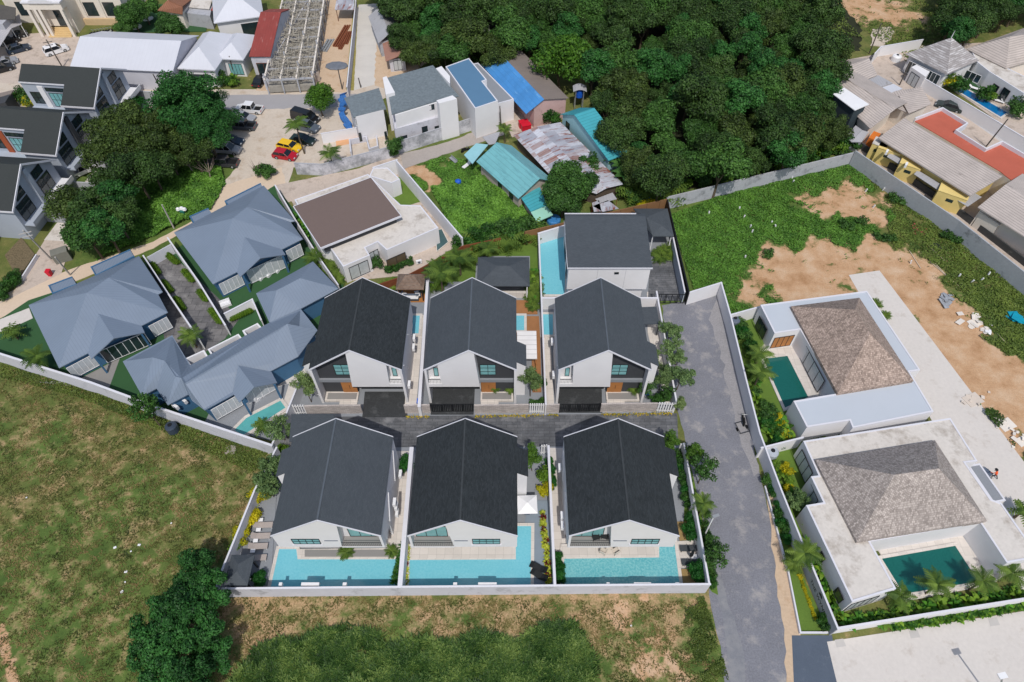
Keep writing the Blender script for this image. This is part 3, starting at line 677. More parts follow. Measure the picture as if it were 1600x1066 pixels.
    x0, x1 = X(-HW + .4, -1.7); window(r, 'N', x0, x1, yb - 1.2, 4.2, 6.7, 3, 1, glass_teal)
    m = MB(); m.box(*X(-HW + .26, -1.1), yb - .16, yb - .12, 5.05, 5.1)
    for i in range(22): xx = (-HW + .35 + i * .19) * u; m.box(xx - .012, xx + .012, yb - .155, yb - .125, 4.16, 5.05)
    m.build('balcony_railing', darktrim, r)
    x0, x1 = X(.9, 3.7); window(r, 'N', x0, x1, yb - .06, 5.0, 6.25, 4, 2, glass_teal)
    m = MB(); m.box(*X(.8, 3.8), yb - .06, yb + .1, 4.88, 4.98); m.build('window_sill', coping, r)
    m = MB(); m.box(*X(-.9, .45), yb - .062, yb - .03, 5.7, 5.85); m.build('wall_slot', greypl, r)
    x0, x1 = X(-HW + .7, HW - .6); window(r, 'N', x0, x1, DV - 1.6, .4, 3.1, 6, 1, glass_dark)
    # side details: downpipe ducts
    q = -u
    m = MB(); m.tube((q * (HW + .06), 1.2, EV - .8), (q * (HW + .06), 3.2, 3.2), .05, .05); m.build('drain_pipe', whitepl, r); m = MB(); m.tube((q * (HW + .06), 6, EV - 1), (q * (HW + .06), 8, 3.5), .05, .05); m.build('drain_pipe', whitepl, r)
    return r
VX = {'a': -18.3, 'b': -4.88, 'c': 10.85, 'd': -18.35, 'e': -4.88, 'f': 11.05}
villa(VX['a'], 46.4, 1, -1, shingle_old, 'gabled villa with very dark roof at the left end of the far row', False)
villa(VX['b'], 46.4, 1, 1, shingle_new, 'gabled grey roofed villa in the middle of the far row', True)
villa(VX['c'], 46.4, 1, 1, shingle_new, 'gabled grey roofed villa at the right end of the far row', True)
villa(VX['d'], 37.4, -1, -1, shingle_new, 'gabled villa with smooth grey roof at the left end of the near row', True)
villa(VX['e'], 37.4, -1, 1, shingle_old, 'gabled villa with dark speckled roof in the middle of the near row', False)
villa(VX['f'], 37.4, -1, 1, shingle_old, 'gabled villa with dark speckled roof at the right end of the near row', False)
# flat-faced villa behind
def grey_villa():
    f, L = frame((888, 418), (1018, 418), 7.2); D = f.l(1016, 337, 8.2)[1]
    r = thing('villa', 'villa with one broad grey roof slope and windowless white front, long pool on its left', 'villa', tuple(f.o), f.a)
    m = MB(); m.gable(-.1, L + .1, -.1, D + .5, 7.25, 8.25, 'x', .16, k=.93, zc=8.05); rf = m.build('roof', shingle_new, r)
    m = MB(); m.box(-.14, L + .14, -.16, -.1, 7.02, 7.26); m.box(-.16, -.1, -.1, D, 7.02, 7.3); m.box(-.1, L * .9, D + .42, D + .52, 8.0, 8.2); m.build('fascia', coping, rf)
    m = MB(); m.box(.05, L - .05, .05, D + .3, 2.9, 7.12); m.faces([(.05, .05, 7.12), (.05, D + .3, 7.12), (.05, D, 8.0), (L - .05, .05, 7.12), (L - .05, D + .3, 7.12), (L - .05, D, 8.0)], [(0, 2, 1), (3, 4, 5)]); m.build('upper_wall', white, r)
    m = MB(); m.box(.35, L - .4, .7, D - .2, 0, 2.9); m.build('ground_floor_wall', white, r)
    m = MB(); m.box(L * .36, L * .36 + .03, .03, .06, 3, 7); m.box(L * .70, L * .70 + .03, .03, .06, 3, 7); m.build('wall_joint', concwall, r)
    window(r, 'S', L * .565, L * .62, .05, 5.9, 6.25, 2, 1, glass_dark)
    window(r, 'W', 1.5, 2.6, .05, 3.4, 6.6, 1, 2, glass_dark); window(r, 'W', 4.5, 7.0, .05, 3.6, 6.4, 2, 2, glass_dark)
    return f, L, D
grey_villa()
f, L = frame((1018, 402), (1053, 370), 3.1)
P = [W(x, y, 3.1) for x, y in ((1020, 369), (1053, 369), (1043, 326), (990, 326))]
c = sum(P, Vector()) / 4; r = thing('carport', 'low charcoal hip roofed carport between the flat-faced villa and the dark fence', 'carport', (c.x, c.y, 0))
m = MB(); a = W(1034, 352, 3.9); b_ = W(1010, 340, 3.9); pt = P + [a, b_] + [p - Vector((0, 0, .15)) for p in P]
m.faces(pt, [(0, 1, 4), (1, 2, 5, 4), (2, 3, 5), (3, 0, 4, 5), (0, 6, 7, 1), (1, 7, 8, 2), (2, 8, 9, 3), (3, 9, 6, 0), (9, 8, 7, 6)]); m.build('roof', shingle_new, r, world=True)
for p in P: q = p.lerp(c, .12); m = MB(); m.tube((q.x, q.y, 0), (q.x, q.y, 3.0), .08); m.build('post', white, r, world=True)

P = [W(x, y, 3.3) for x, y in ((455, 647), (522, 647), (530, 690), (452, 690))]; c = sum(P, Vector()) / 4; r = thing('carport', 'low flat charcoal carport roof behind the left near villa at the street', 'carport', (c.x, c.y, 0))
m = MB(); m.prism([(q.x, q.y) for q in P], 3.15, 3.3); m.build('roof', shingle_new, r, world=True)
for q in P[:2]: q = q.lerp(c, .1); m = MB(); m.tube((q.x, q.y, 0), (q.x, q.y, 3.15), .09); m.build('post', white, r, world=True)
# ---- ground of the compound ----
street = [(455, 652), (1062, 646), (1062, 702), (1052, 715), (440, 715), (430, 690)]
sheet('compound_paving', [(336, 931), (1101, 927), (1028, 505), (1026, 462), (1076, 470), (1047, 330), (840, 385), (640, 420), (500, 560), (452, 655), (432, 712)], greytile)
sheet('street', [(452, 652), (1058, 646), (1060, 697), (440, 700)], stamped)
def slab(name, pts, mat, z, zb=0): return sheet(name, pts, mat, z, zpx=z)
slab('driveway', [(570, 612), (634, 612), (637, 652), (566, 652)], stampdark, .05)
slab('driveway', [(668, 605), (742, 605), (740, 648), (673, 648)], stampdark, .05)
slab('driveway', [(872, 600), (940, 600), (941, 645), (872, 645)], stampdark, .05)
slab('driveway', [(1012, 470), (1064, 470), (1052, 408), (1016, 410)], stamped, .05)
slab('path', [(1011, 456), (1026, 456), (1056, 630), (1040, 630), (1012, 520)], decktile, .045)
for nm, pts in {'a': [(642, 470), (664, 470), (650, 640), (632, 640)], 'b': [(846, 500), (858, 500), (866, 632), (855, 632)], 'c': [(612, 705), (640, 705), (626, 860), (604, 860)], 'd': [(858, 700), (880, 700), (884, 862), (864, 862)]}.items():
    slab('side_path', pts, decktile, .06)

# ---- boundary and dividing walls ----
bw = wall('boundary_wall', 'long white wall with black stains facing the dry field in front of the pools', 'wall', [(336, 920), (1109, 913)], 2.45, .2, white2, coping)
for x0, x1 in ((470, 498), (747, 776), (991, 1018), (435, 440), (535, 541), (708, 714), (948, 953), (1056, 1062)):
    a, b = W(x0, 915, 2.4), W(x1, 915, 2.4); m = MB(); m.box(a.x, b.x, a.y + .02, a.y + .32, 1.9, 2.38); m.build('wall_pier', white, bw, world=True)
wall('boundary_wall', 'slanting white wall at the left of the loungers and yellow shrubs', 'wall', [(336, 918), (398, 766), (432, 700)], 2.4, .2, white2, coping)
wall('boundary_wall', 'white wall between the near right villa and the gravel road', 'wall', [(1108, 912), (1069, 694)], 2.45, .2, white, coping)
wall('dividing_wall', 'white double wall between the left and middle near villas', 'wall', [(625, 915), (643, 702)], 2.45, .42, white, coping)
wall('dividing_wall', 'white wall between the middle and right near villas', 'wall', [(867, 913), (857, 698)], 2.45, .22, white, coping)
wall('dividing_wall', 'thin white wall between the left and middle far villas', 'wall', [(655, 634), (668, 440)], 2.3, .34, white, coping)
wall('dividing_wall', 'thin white wall between the middle and right far villas running back past the long pool', 'wall', [(853, 632), (842, 368)], 2.3, .2, white, coping)
wall('boundary_wall', 'white wall right of the far right villa with street trees outside it', 'wall', [(1057, 628), (1026, 456)], 2.3, .2, white, coping)
wall('garden_wall', 'short white wall closing the yard behind the far right villa', 'wall', [(1000, 466), (1027, 466)], 2.3, .18, white, coping)
wall('garden_wall', 'white wall at the far end of the long pool', 'wall', [(842, 365), (885, 352)], 2.3, .25, white, coping)
wall('garden_wall', 'white wall across the near end of the long pool', 'wall', [(847, 466), (868, 466)], 2.2, .25, white, coping)
wall('timber_fence', 'brown plank fence behind the flat-faced villa and the long pool', 'fence', [(820, 362), (1042, 311)], 2.6, .12, ribm('fence_wood', C(132, 98, 66), 2.2, 0, .6, .8, duty=.1))
wall('slatted_fence', 'dark brown fence between the flat-faced villa and the green lot', 'fence', [(1043, 312), (1077, 456)], 2.6, .14, darktrim)
wall('garden_wall', 'grey inner wall along the driveway of the flat-faced villa', 'wall', [(1052, 372), (1070, 456)], 2.2, .2, paleblue, coping)
wall('boundary_wall', 'white wall closing the end of the gravel road', 'wall', [(1078, 457), (1127, 442)], 2.5, .2, white, coping)
wall('boundary_wall', 'long pale wall along the right side of the gravel road', 'wall', [(1127, 442), (1142, 495), (1165, 590), (1187, 676), (1220, 764), (1254, 849)], 2.5, .2, white, coping)
sw = 'stone faced garden wall along the street, '
def low(pts, lab): return wall('garden_wall', lab, 'wall', pts, 1.75, .2, stone)
low([(476, 634), (562, 633)], sw + 'left piece by the leftmost picket fence')
low([(632, 633), (670, 632.5)], sw + 'short piece between the first two driveways')
low([(742, 633), (825, 632)], sw + 'long piece in front of the potted plants')
low([(852, 632), (873, 632)], sw + 'shortest piece left of the closed right gate')
low([(941, 631), (1027, 630)], sw + 'long piece at the right end')
def fence(A, B, z, n, nm, lab, cat, mat, w=.16, rails=True, grp=None):
    a, b = W(*A, z), W(*B, z); d = b - a; r = thing(nm, lab, cat, (a.x, a.y, 0), math.atan2(d.y, d.x), grp); Lg = d.length
    m = MB()
    for i in range(n): x = (i + .5) * Lg / n; m.box(x - w / 2, x + w / 2, -.05, .05, .05, z)
    m.build('slats', mat, r)
    m = MB(); m.box(0, Lg, -.03, .03, z - .35, z - .25); m.box(0, Lg, -.03, .03, .25, .35); m.build('rail', mat, r)
    return r
pf = 'white picket gates and fences'
fence((451, 633), (475, 633), 2.0, 6, 'picket_fence', 'white picket fence at the left end of the street', 'fence', whitepl, grp=pf)
fence((827, 631), (851, 631), 2.0, 7, 'picket_fence', 'white picket fence below the feathery tree in the middle of the far row', 'fence', whitepl, grp=pf)
fence((1029, 629), (1057, 630), 2.0, 7, 'picket_fence', 'white picket fence at the street corner by the gravel road', 'fence', whitepl, grp=pf)
fence((845, 696), (856, 695), 2.0, 3, 'picket_fence', 'short white picket piece between the near middle and right villas', 'fence', whitepl, grp=pf)
fence((1063, 694), (1071, 693), 2.0, 3, 'picket_fence', 'short white picket piece at the near right street corner', 'fence', whitepl, grp=pf)
def slidegate(A, B, z, lab, n=24):
    a, b = W(*A, z), W(*B, z); d = b - a; r = thing('sliding_gate', lab, 'gate', (a.x, a.y, 0), math.atan2(d.y, d.x), 'black bar gates'); Lg = d.length
    m = MB(); m.box(0, Lg, -.04, .04, z - .08, z); m.box(0, Lg, -.04, .04, .06, .14)
    for i in range(5): x = i * (Lg - .08) / 4; m.box(x, x + .08, -.035, .035, .14, z - .08)
    m.build('gate_frame', darktrim, r)
    m = MB()
    for i in range(n): x = (i + .5) * Lg / n; m.box(x - .05, x + .05, -.015, .015, .14, z - .08)
    m.build('bars', darktrim, r)
slidegate((673, 632), (739, 631.5), 1.7, 'black sliding gate closing the middle driveway')
slidegate((874, 632), (939, 631), 1.7, 'black sliding gate closing the right driveway')
slidegate((1030, 460), (1072, 460), 1.9, 'black framed gate at the drive of the flat-faced villa', 5)
def strip(A, B, lab, mats=None):
    a, b = W(*A, .15), W(*B, .15); n = int((b - a).length * 34); t = rng.uniform(0, 1, n)
    P = np.stack([a.x + (b.x - a.x) * t, a.y + (b.y - a.y) * t + rng.normal(0, .1, n), rng.uniform(.05, .3, n)], 1); Nn = rng.normal(size=(n, 3)); Nn[:, 2] = abs(Nn[:, 2]) + .5
    V, v = quads(P, Nn, .2 * rng.uniform(.6, 1.3, n), .7, rng.uniform(0, 1, n)); o = bpy.data.objects.new('edging_plants', qmesh('edging_plants', V, v, mats or strip_m)); col.objects.link(o); tag(o, kind='stuff')
strip_m = leafm('golden_edging_leaves', C(110, 120, 30), C(214, 182, 60), 3)
for A, B in (((634, 652), (671, 651)), ((742, 651), (850, 649)), ((855, 649), (872, 648)), ((940, 648), (1050, 646))): strip(A, B, '')

# ---- pools, decks ----
def pool(lab, pts, mat, zw=.26, cop=decktile, grp=None, cw=.35, name='swimming_pool'):
    P = [W(x, y, zw) for x, y in pts]; c = sum(P, Vector()) / len(P)
    r = thing(name, lab, 'swimming pool', (c.x, c.y, 0), 0, grp)
    m = MB(); m.prism([(p.x, p.y) for p in P], .02, zw - .04); m.build('water', mat, r, world=True)
    m = MB(); n = len(P); A = sum(P[i].x * P[(i + 1) % n].y - P[(i + 1) % n].x * P[i].y for i in range(n)); sg = 1 if A > 0 else -1
    O = []
    for i in range(n):
        e0 = (P[i] - P[i - 1]).normalized(); e1 = (P[(i + 1) % n] - P[i]).normalized()
        n0 = Vector((e0.y, -e0.x, 0)) * sg; n1 = Vector((e1.y, -e1.x, 0)) * sg; bs = (n0 + n1); k = cw / max(.3, bs.length_squared / 2); O.append(P[i] + bs * k / 1.0 * .5 * 2 / 1.0 if False else P[i] + bs * (cw / (1 + n0.dot(n1))))
    for i in range(n):
        j = (i + 1) % n; a, b, c2, d = P[i], P[j], O[j], O[i]
        m.hexa([(p.x, p.y, .01) for p in (a, b, c2, d)] + [(p.x, p.y, zw) for p in (a, b, c2, d)])
    m.build('coping', cop, r, world=True); return r
pool('turquoise pool of the left near villa with a grey plank deck above it', [(423, 917), (624, 917), (632, 874), (465, 874), (463, 858), (436, 858)], pool_t)
pool('L-shaped turquoise pool of the middle near villa', [(639, 917), (829, 916), (830, 822), (806, 822), (806, 874), (640, 875)], pool_t)
pool('sparkling turquoise pool of the right near villa', [(876, 915), (1062, 913), (1052, 835), (1030, 838), (1030, 871), (882, 873)], pool_s)
pool('long turquoise pool left of the flat-faced villa', [(846, 460), (882, 460), (885, 368), (844, 376)], pool_t)
pool('narrow turquoise pool beside the far left villa', [(644, 521), (654, 521), (656, 493), (645, 493)], pool_t)
pool('small square plunge pool set in the timber deck of the far middle villa', [(806, 516), (819, 516), (819, 493), (806, 493)], pool_t)
pool('narrow pool under the left wall of the far right villa', [(848, 523), (864, 523), (864, 491), (847, 491)], pool_t)
slab('pool_deck', [(465, 872), (632, 872), (634, 856), (464, 858)], decktile, .28)
slab('pool_deck', [(476, 870), (607, 870), (607, 859), (476, 859)], greytile2, .3)
slab('pool_deck', [(636, 873), (805, 872), (805, 850), (638, 850)], decktile, .28)
slab('pool_deck', [(874, 871), (1028, 870), (1026, 850), (876, 850)], decktile, .28)
slab('terrace', [(398, 768), (432, 772), (423, 917), (372, 917), (380, 850)], greytile, .12)
slab('terrace', [(826, 782), (862, 782), (866, 914), (834, 914), (832, 820), (820, 818)], plain('blue_grey_tile', C(128, 140, 152), .8, .05, 1), .12)
slab('terrace', [(1057, 846), (1096, 843), (1100, 886), (1064, 887)], decktile, .12)
slab('gravel_bed', [(1064, 889), (1101, 888), (1106, 912), (1067, 913)], plain('ochre_gravel', C(150, 126, 84), .95, .2, 3, fine=12), .1)
slab('gravel_bed', [(1058, 815), (1082, 815), (1087, 842), (1062, 845)], plain('ochre_gravel_patch', C(150, 126, 84), .95, .2, 3, fine=12), .1)
slab('timber_deck', [(806, 469), (838, 469), (840, 490), (806, 490)], deckwood, .2)
slab('timber_deck', [(822, 494), (842, 494), (844, 530), (846, 612), (832, 612), (830, 530), (806, 530), (806, 519), (822, 519)], deckwood, .2)
slab('timber_deck', [(622, 468), (645, 468), (645, 450), (622, 450)], plain('red_deck', C(150, 96, 76), .8, .1, 1), .15)
slab('terrace', [(640, 492), (664, 492), (665, 470), (642, 470)], greytile, .1)
slab('lawn', [(672, 440), (742, 440), (745, 400), (700, 395), (672, 410)], lawn, .05)
slab('shoulder', [(664, 405), (842, 370), (842, 470), (828, 470), (828, 400), (745, 400)], lawn, .04)
# ---------------- things inside the compound ----------------
def pavilion(pts, z, zr, mat, lab, cat='pavilion', name='garden_pavilion', open_=True, floor=None, postm=None):
    P = [W(x, y, z) for x, y in pts]; c = sum(P, Vector()) / 4; d = P[1] - P[0]; a = math.atan2(d.y, d.x)
    Lx = d.length; Ly = (P[3] - P[0]).length; r = thing(name, lab, cat, (c.x, c.y, 0), a)
    m = MB(); m.hip(-Lx / 2, Lx / 2, -Ly / 2, Ly / 2, z, zr, .14); m.build('roof', mat, r)
    for sx in (-1, 1):
        for sy in (-1, 1): m = MB(); x, y = sx * (Lx / 2 - .35), sy * (Ly / 2 - .35); m.box(x - .08, x + .08, y - .08, y + .08, .05, z - .1); m.build('post', postm or darktrim, r)
    if floor: m = MB(); m.box(-Lx / 2 + .1, Lx / 2 - .1, -Ly / 2 + .1, Ly / 2 - .1, .01, .22); m.build('platform', floor, r)
    return r
pavilion([(366, 915), (388, 915), (398, 867), (350, 866)][0:2] and [(352, 914), (389, 914), (398, 868), (357, 867)], 2.7, 3.3, shingle_new, 'small charcoal hip roofed pavilion at the lower left corner of the walls')
pavilion([(619, 452), (663, 452), (664, 429), (621, 428)], 2.9, 4.3, brickm('brown_shingle', C(128, 116, 106), C(104, 92, 84), C(160, 112, 78), .34, .2, .01), 'brown shingled pavilion with outdoor sofas behind the far left villa', floor=wood)
g = pavilion([(745, 447), (828, 447), (827, 402), (746, 402)], 3.2, 4.3, shingle_new, 'wide charcoal hip roofed garden pavilion behind the far middle villa', postm=white)
box_part('back_wall', g, ribm('timber_wall', C(176, 132, 84), .2, 0, .7), -3.4, 3.4, 1.0, 1.2, 0, 3.1)
box_part('bar_counter', g, decktile, -1.2, 3.4, -2.1, -1.7, 0, 1.05)
c = W(1015, 504, 2.8); P = [W(x, y, 2.8) for x, y in ((1006, 507), (1031, 506), (1026, 479), (1003, 480))]
r = thing('lean_to', 'little charcoal roofed lean-to behind the far right villa', 'lean-to', (c.x, c.y, 0))
m = MB(); m.faces([P[0], P[1], P[2], P[3]] + [p - Vector((0, 0, .12)) for p in P], [(0, 1, 2, 3), (7, 6, 5, 4), (0, 4, 5, 1), (1, 5, 6, 2), (2, 6, 7, 3), (3, 7, 4, 0)]); m.build('roof', shingle_new, r, world=True)
for p in P[:2]: m = MB(); q = p.lerp(P[2], .08); m.tube((q.x, q.y, 0), (q.x, q.y, 2.7), .06); m.build('post', darktrim, r, world=True)
def lounger(px, py, rot, mat, lab, grp, z=.12, fr=None):
    p = W(px, py, .35); r = thing('sun_lounger', lab, 'sun lounger', (p.x, p.y, z), rot, grp)
    m = MB(); m.box(-1.0, .45, -.33, .33, .3, .35); m.build('seat', mat, r)
    m = MB(); m.faces([(.45, -.33, .3), (1.0, -.33, .62), (1.0, .33, .62), (.45, .33, .3), (.45, -.33, .35), (.98, -.33, .67), (.98, .33, .67), (.45, .33, .35)], [(3, 2, 1, 0), (4, 5, 6, 7), (0, 1, 5, 4), (1, 2, 6, 5), (2, 3, 7, 6), (3, 0, 4, 7)]); m.build('backrest', mat, r)
    for x in (-.9, .5):
        for y in (-.3, .3): m = MB(); m.box(x - .03, x + .03, y - .03, y + .03, 0, .3); m.build('leg', fr or whitepl, r)
    return r
for i, (x, y, l) in enumerate([(412, 821, 'uppermost'), (408, 838, 'second from the top'), (404, 854, 'third from the top'), (402, 872, 'lowest, in the shade')]):
    lounger(x, y, math.pi + .05, fabricgrey, 'taupe lounger by the yellow shrubs, %s of the four' % l, 'taupe sun loungers in a column')
for i, (x, y, l) in enumerate([(407.5, 812.5, 'at the top of the lounger column'), (404, 828, 'between the first and second taupe loungers'), (399.5, 845, 'between the second and third taupe loungers'), (395, 861, 'next to the dark pavilion')]):
    p = W(x, y, .5); r = thing('side_table', 'small white side table ' + l, 'side table', (p.x, p.y, .12), .05, 'white side tables')
    box_part('table_top', r, whitepl, -.25, .25, -.2, .2, .38, .44); box_part('leg', r, whitepl, -.05, .05, -.05, .05, 0, .38)
lounger(1077, 857.5, .0, fabricdark, 'dark sling lounger nearer the villa on the pale pool terrace', 'dark loungers right', fr=darktrim)
lounger(1080, 879, .0, fabricdark, 'dark sling lounger nearer the front wall on the pale pool terrace', 'dark loungers right', fr=darktrim)
def chaise(px, py, rot, lab):
    p = W(px, py, .4); r = thing('wave_lounger', lab, 'sun lounger', (p.x, p.y, .12), rot, 'black wicker chaises')
    prof = [(-1.0, .28), (-.6, .42), (-.2, .34), (.2, .22), (.5, .34), (.95, .72)]; m = MB()
    for i in range(5):
        (x0, z0), (x1, z1) = prof[i], prof[i + 1]; m.hexa([(x0, -.34, z0 - .1), (x1, -.34, z1 - .1), (x1, .34, z1 - .1), (x0, .34, z0 - .1), (x0, -.34, z0), (x1, -.34, z1), (x1, .34, z1), (x0, .34, z0)])
    m.build('seat', blackwk, r); box_part('base', r, blackwk, -.6, .4, -.28, .28, 0, .2); return r
chaise(842, 887, -.45, 'black wicker chaise, upper of the two by the middle pool')
chaise(843, 899, -.55, 'black wicker chaise, lower of the two by the middle pool')
def parasol(px, py, lab, h=2.6, s=1.08, mat=whitepl):
    p = W(px, py, h); r = thing('parasol', lab, 'parasol', (p.x, p.y, .12), .03)
    m = MB(); m.faces([(-s, -s, h - .5), (s, -s, h - .5), (s, s, h - .5), (-s, s, h - .5), (0, 0, h)], [(0, 1, 4), (1, 2, 4), (2, 3, 4), (3, 0, 4), (3, 2, 1, 0)]); m.build('canopy', mat, r)
    m = MB(); m.tube((0, 0, 0), (0, 0, h - .05), .035); m.build('pole', metalg, r); box_part('base', r, greypl, -.3, .3, -.3, .3, 0, .08); return r
parasol(824, 786, 'square white parasol over chairs beside the near middle villa')
def chair(px, py, rot, mat, lab, grp, z=.12, s=1.0, cat='chair'):
    p = W(px, py, .45 + z); r = thing('patio_chair', lab, cat, (p.x, p.y, z), rot, grp)
    box_part('seat', r, mat, -.3 * s, .3 * s, -.3 * s, .3 * s, .36, .44); box_part('backrest', r, mat, -.3 * s, .3 * s, .26 * s, .33 * s, .44, .85)
    for x in (-.26, .26):
        for y in (-.26, .26): m = MB(); m.box(x * s - .025, x * s + .025, y * s - .025, y * s + .025, 0, .36); m.build('leg', mat, r)
    for x in (-.33, .27): box_part('armrest', r, mat, x * s, x * s + .06, -.28 * s, .26 * s, .58, .63)
    return r
brownch = plain('brown_wicker', C(104, 66, 52), .8, .1, 2)
for i, x in enumerate((813, 821, 831)): chair(x, 797, 0, brownch, 'brown chair under the white parasol, %s' % ('left', 'middle', 'right')[i], 'brown chairs under the parasol')
def table(px, py, rad, h, mat, lab, z=.12, grp=None):
    p = W(px, py, h + z); r = thing('round_table', lab, 'table', (p.x, p.y, z), 0, grp)
    m = MB(); m.lathe((0, 0, h), [(rad, -.05), (rad, 0)], 18); m.build('table_top', mat, r); m = MB(); m.lathe((0, 0, 0), [(rad * .5, 0), (.06, .06), (.06, h - .05)], 10); m.build('pedestal', mat, r); return r
cr = plain('cream_rattan', C(206, 196, 184), .8, .05, 2)
chair(943, 861, 2.6, cr, 'cream rattan chair left of the round table on the pool deck', 'cream rattan set', .28, 1.1)
chair(962, 861, -2.6, cr, 'cream rattan chair right of the round table on the pool deck', 'cream rattan set', .28, 1.1)
table(952.5, 860, .42, .5, cr, 'round cream rattan table on the pool deck between two chairs', .28)
chair(931, 838, .2, blackwk, 'black armchair with white cushion on the right villa balcony, left one', 'balcony armchairs', 4.16, 1.15)
chair(945, 836.5, -.2, blackwk, 'black armchair with white cushion on the right villa balcony, right one', 'balcony armchairs', 4.16, 1.15)
p = W(1080, 868, .8); r = thing('folded_parasol', 'folded black parasol with white base between the two dark loungers', 'parasol', (p.x, p.y, .12)); m = MB(); m.lathe((0, 0, 0), [(.08, .4), (.2, .8), (.12, 2.0), (.04, 2.3)], 10); m.build('canopy', blackwk, r); m = MB(); m.tube((0, 0, 0), (0, 0, .4), .04); m.build('pole', metalg, r); box_part('base', r, whitepl, .1, .75, -.35, .25, 0, .3)
# sofas under the brown pavilion
for i, (x, y, a) in enumerate([(630, 462, 1.2), (642, 465, 0), (652, 459, -1.2)]):
    p = W(x, y, .6); r = thing('outdoor_sofa', 'grey outdoor sofa by the brown pavilion, %s of three' % ('left', 'middle', 'right')[i], 'sofa', (p.x, p.y, .2), a, 'outdoor sofas')
    w = 1.1 if i == 1 else .6
    box_part('seat', r, fabricdark, -w, w, -.35, .35, .05, .4); box_part('backrest', r, greypl, -w, w, .3, .42, .05, .75); box_part('cushion', r, whitepl, -w + .06, w - .06, -.3, .28, .4, .48)
# white slatted shade roof over the timber deck
P = [W(x, y, 2.5) for x, y in ((808, 562), (839, 561), (838, 518), (808, 518))]; c = sum(P, Vector()) / 4; Lx = (P[1] - P[0]).length; Ly = (P[3] - P[0]).length
r = thing('pergola', 'white corrugated shade roof on brown posts over the deck of the far middle villa', 'pergola', (c.x, c.y, .1))
m = MB(); m.box(-Lx / 2, Lx / 2, -Ly / 2, Ly / 2, 2.44, 2.5); m.build('shade_roof', ribm('pleated_shade', C(226, 224, 224), .75, 1, .72, .7, duty=.1), r)
for x in (-.46, .46):
    for y in (-.47, .47): m = MB(); m.box(x * Lx - .05, x * Lx + .05, y * Ly - .05, y * Ly + .05, 0, 2.42); m.build('post', wood, r)
# wall AC units and bins
for (x, y, z, l) in [(620.5, 743, 2.2, 'upper, beside the left near villa'), (613, 793, 2.6, 'middle, beside the left near villa'), (615, 803, 1.6, 'lowest, beside the left near villa'), (612, 787, 3.8, 'highest, beside the left near villa')]:
    p = W(x, y, z); ac_unit((-12.5, p.y, z), math.pi / 2, 'white air conditioner on the side wall, ' + l)
for (x, y, z, l) in [(872, 733, 2.6, 'uppermost by the right near villa'), (875, 808, 2.6, 'middle by the right near villa'), (876, 823, 2.4, 'lowest by the right near villa')]:
    p = W(x, y, z); ac_unit((5.35, p.y, z), -math.pi / 2, 'white air conditioner on the side wall, ' + l)
for (x, y, z, l) in [(647, 530, 2.6, 'near the narrow pool'), (645, 545, 2.2, 'below the first one'), (640, 603, 2.4, 'above the street wall')]:
    p = W(x, y, z); ac_unit((-12.6, p.y, z), math.pi / 2, 'white air conditioner on the far left villa side, ' + l)
for (x, y, z, l) in [(862, 536, 2.6, 'behind'), (864, 588, 2.4, 'nearer the street')]:
    p = W(x, y, z); ac_unit((5.15, p.y, z), -math.pi / 2, 'white air conditioner on the far right villa side, ' + l)
def bin_(px, py, mat, lab, h=1.0, z=.1):
    p = W(px, py, h / 2 + z); r = thing('wheelie_bin', lab, 'bin', (p.x, p.y, z)); m = MB(); m.hexa([(-.22, -.25, 0), (.22, -.25, 0), (.22, .25, 0), (-.22, .25, 0), (-.3, -.34, h), (.3, -.34, h), (.3, .34, h), (-.3, .34, h)]); m.build('body', mat, r); box_part('lid', r, mat, -.33, .33, -.36, .36, h, h + .07)
    for x in (-.26, .2): m = MB(); m.tube((x, .24, .1), (x + .06, .24, .1), .1, .1, 8); m.build('wheel', rubber, r)
    return r
bin_(656, 630, bluePl, 'blue wheelie bin at the street end of the left side path')
bin_(642, 737, bluePl, 'blue wheelie bin behind the round shrub between near villas')
bin_(1011, 613, bluePl, 'blue tub among the shrubs right of the far right entrance', .7)
def pot(px, py, lab, kind='areca', s=.45):
    p = W(px, py, .5); r = thing('potted_plant', lab, 'potted plant', (p.x, p.y, .35)); m = MB(); m.lathe((0, 0, 0), [(.16, 0), (.3, .3), (.26, .5)], 12); m.build('pot', darktrim, r)
    v = KIND[kind][0]; o = bpy.data.objects.new('leaves', v[0][1]); col.objects.link(o); o.parent = r; o.location = (0, 0, .35); o.scale = (s, s, s)
pot(774, 610, 'potted palm with pale leaves beside the middle villa door'); pot(797, 612, 'potted palm right of the charcoal wall on the middle platform'); pot(990, 612, 'bright green potted palm on the right villa platform', s=.55)
# planting in the compound
plant('round_shrub', 634, 727, 'round clipped green shrub in the gap between near left and middle villas', 'shrub', 1.6, .8)
sg = 'golden shrubs behind the left loungers'
for i, (x, y, k) in enumerate([(404, 776, 'yellow_shrub'), (398, 783, 'maroon_bromeliad'), (392, 793, 'yellow_bromeliad'), (396, 803, 'yellow_shrub'), (390, 812, 'yellow_shrub'), (384, 819, 'maroon_bromeliad'), (381, 828, 'yellow_shrub'), (376, 838, 'yellow_shrub'), (372, 846, 'yellow_bromeliad'), (368, 856, 'light_shrub'), (410, 770, 'yellow_shrub')]):
    lab = {'yellow_shrub': 'golden leaved shrub in the bed between the slanting wall and the taupe loungers', 'maroon_bromeliad': 'maroon rosette plant among the golden shrubs by the slanting wall', 'yellow_bromeliad': 'pale yellow rosette plant among the golden shrubs by the slanting wall', 'light_shrub': 'green yellow shrub right above the corner pavilion'}[k]
    plant(k, x, y, lab, 'shrub', 1.35 if 'shrub' in k else 1.6, .7, sg)
plant('round_shrub', 406, 905, 'dark green round bush between the corner pavilion and the left pool', 'shrub', 1.3, .6)
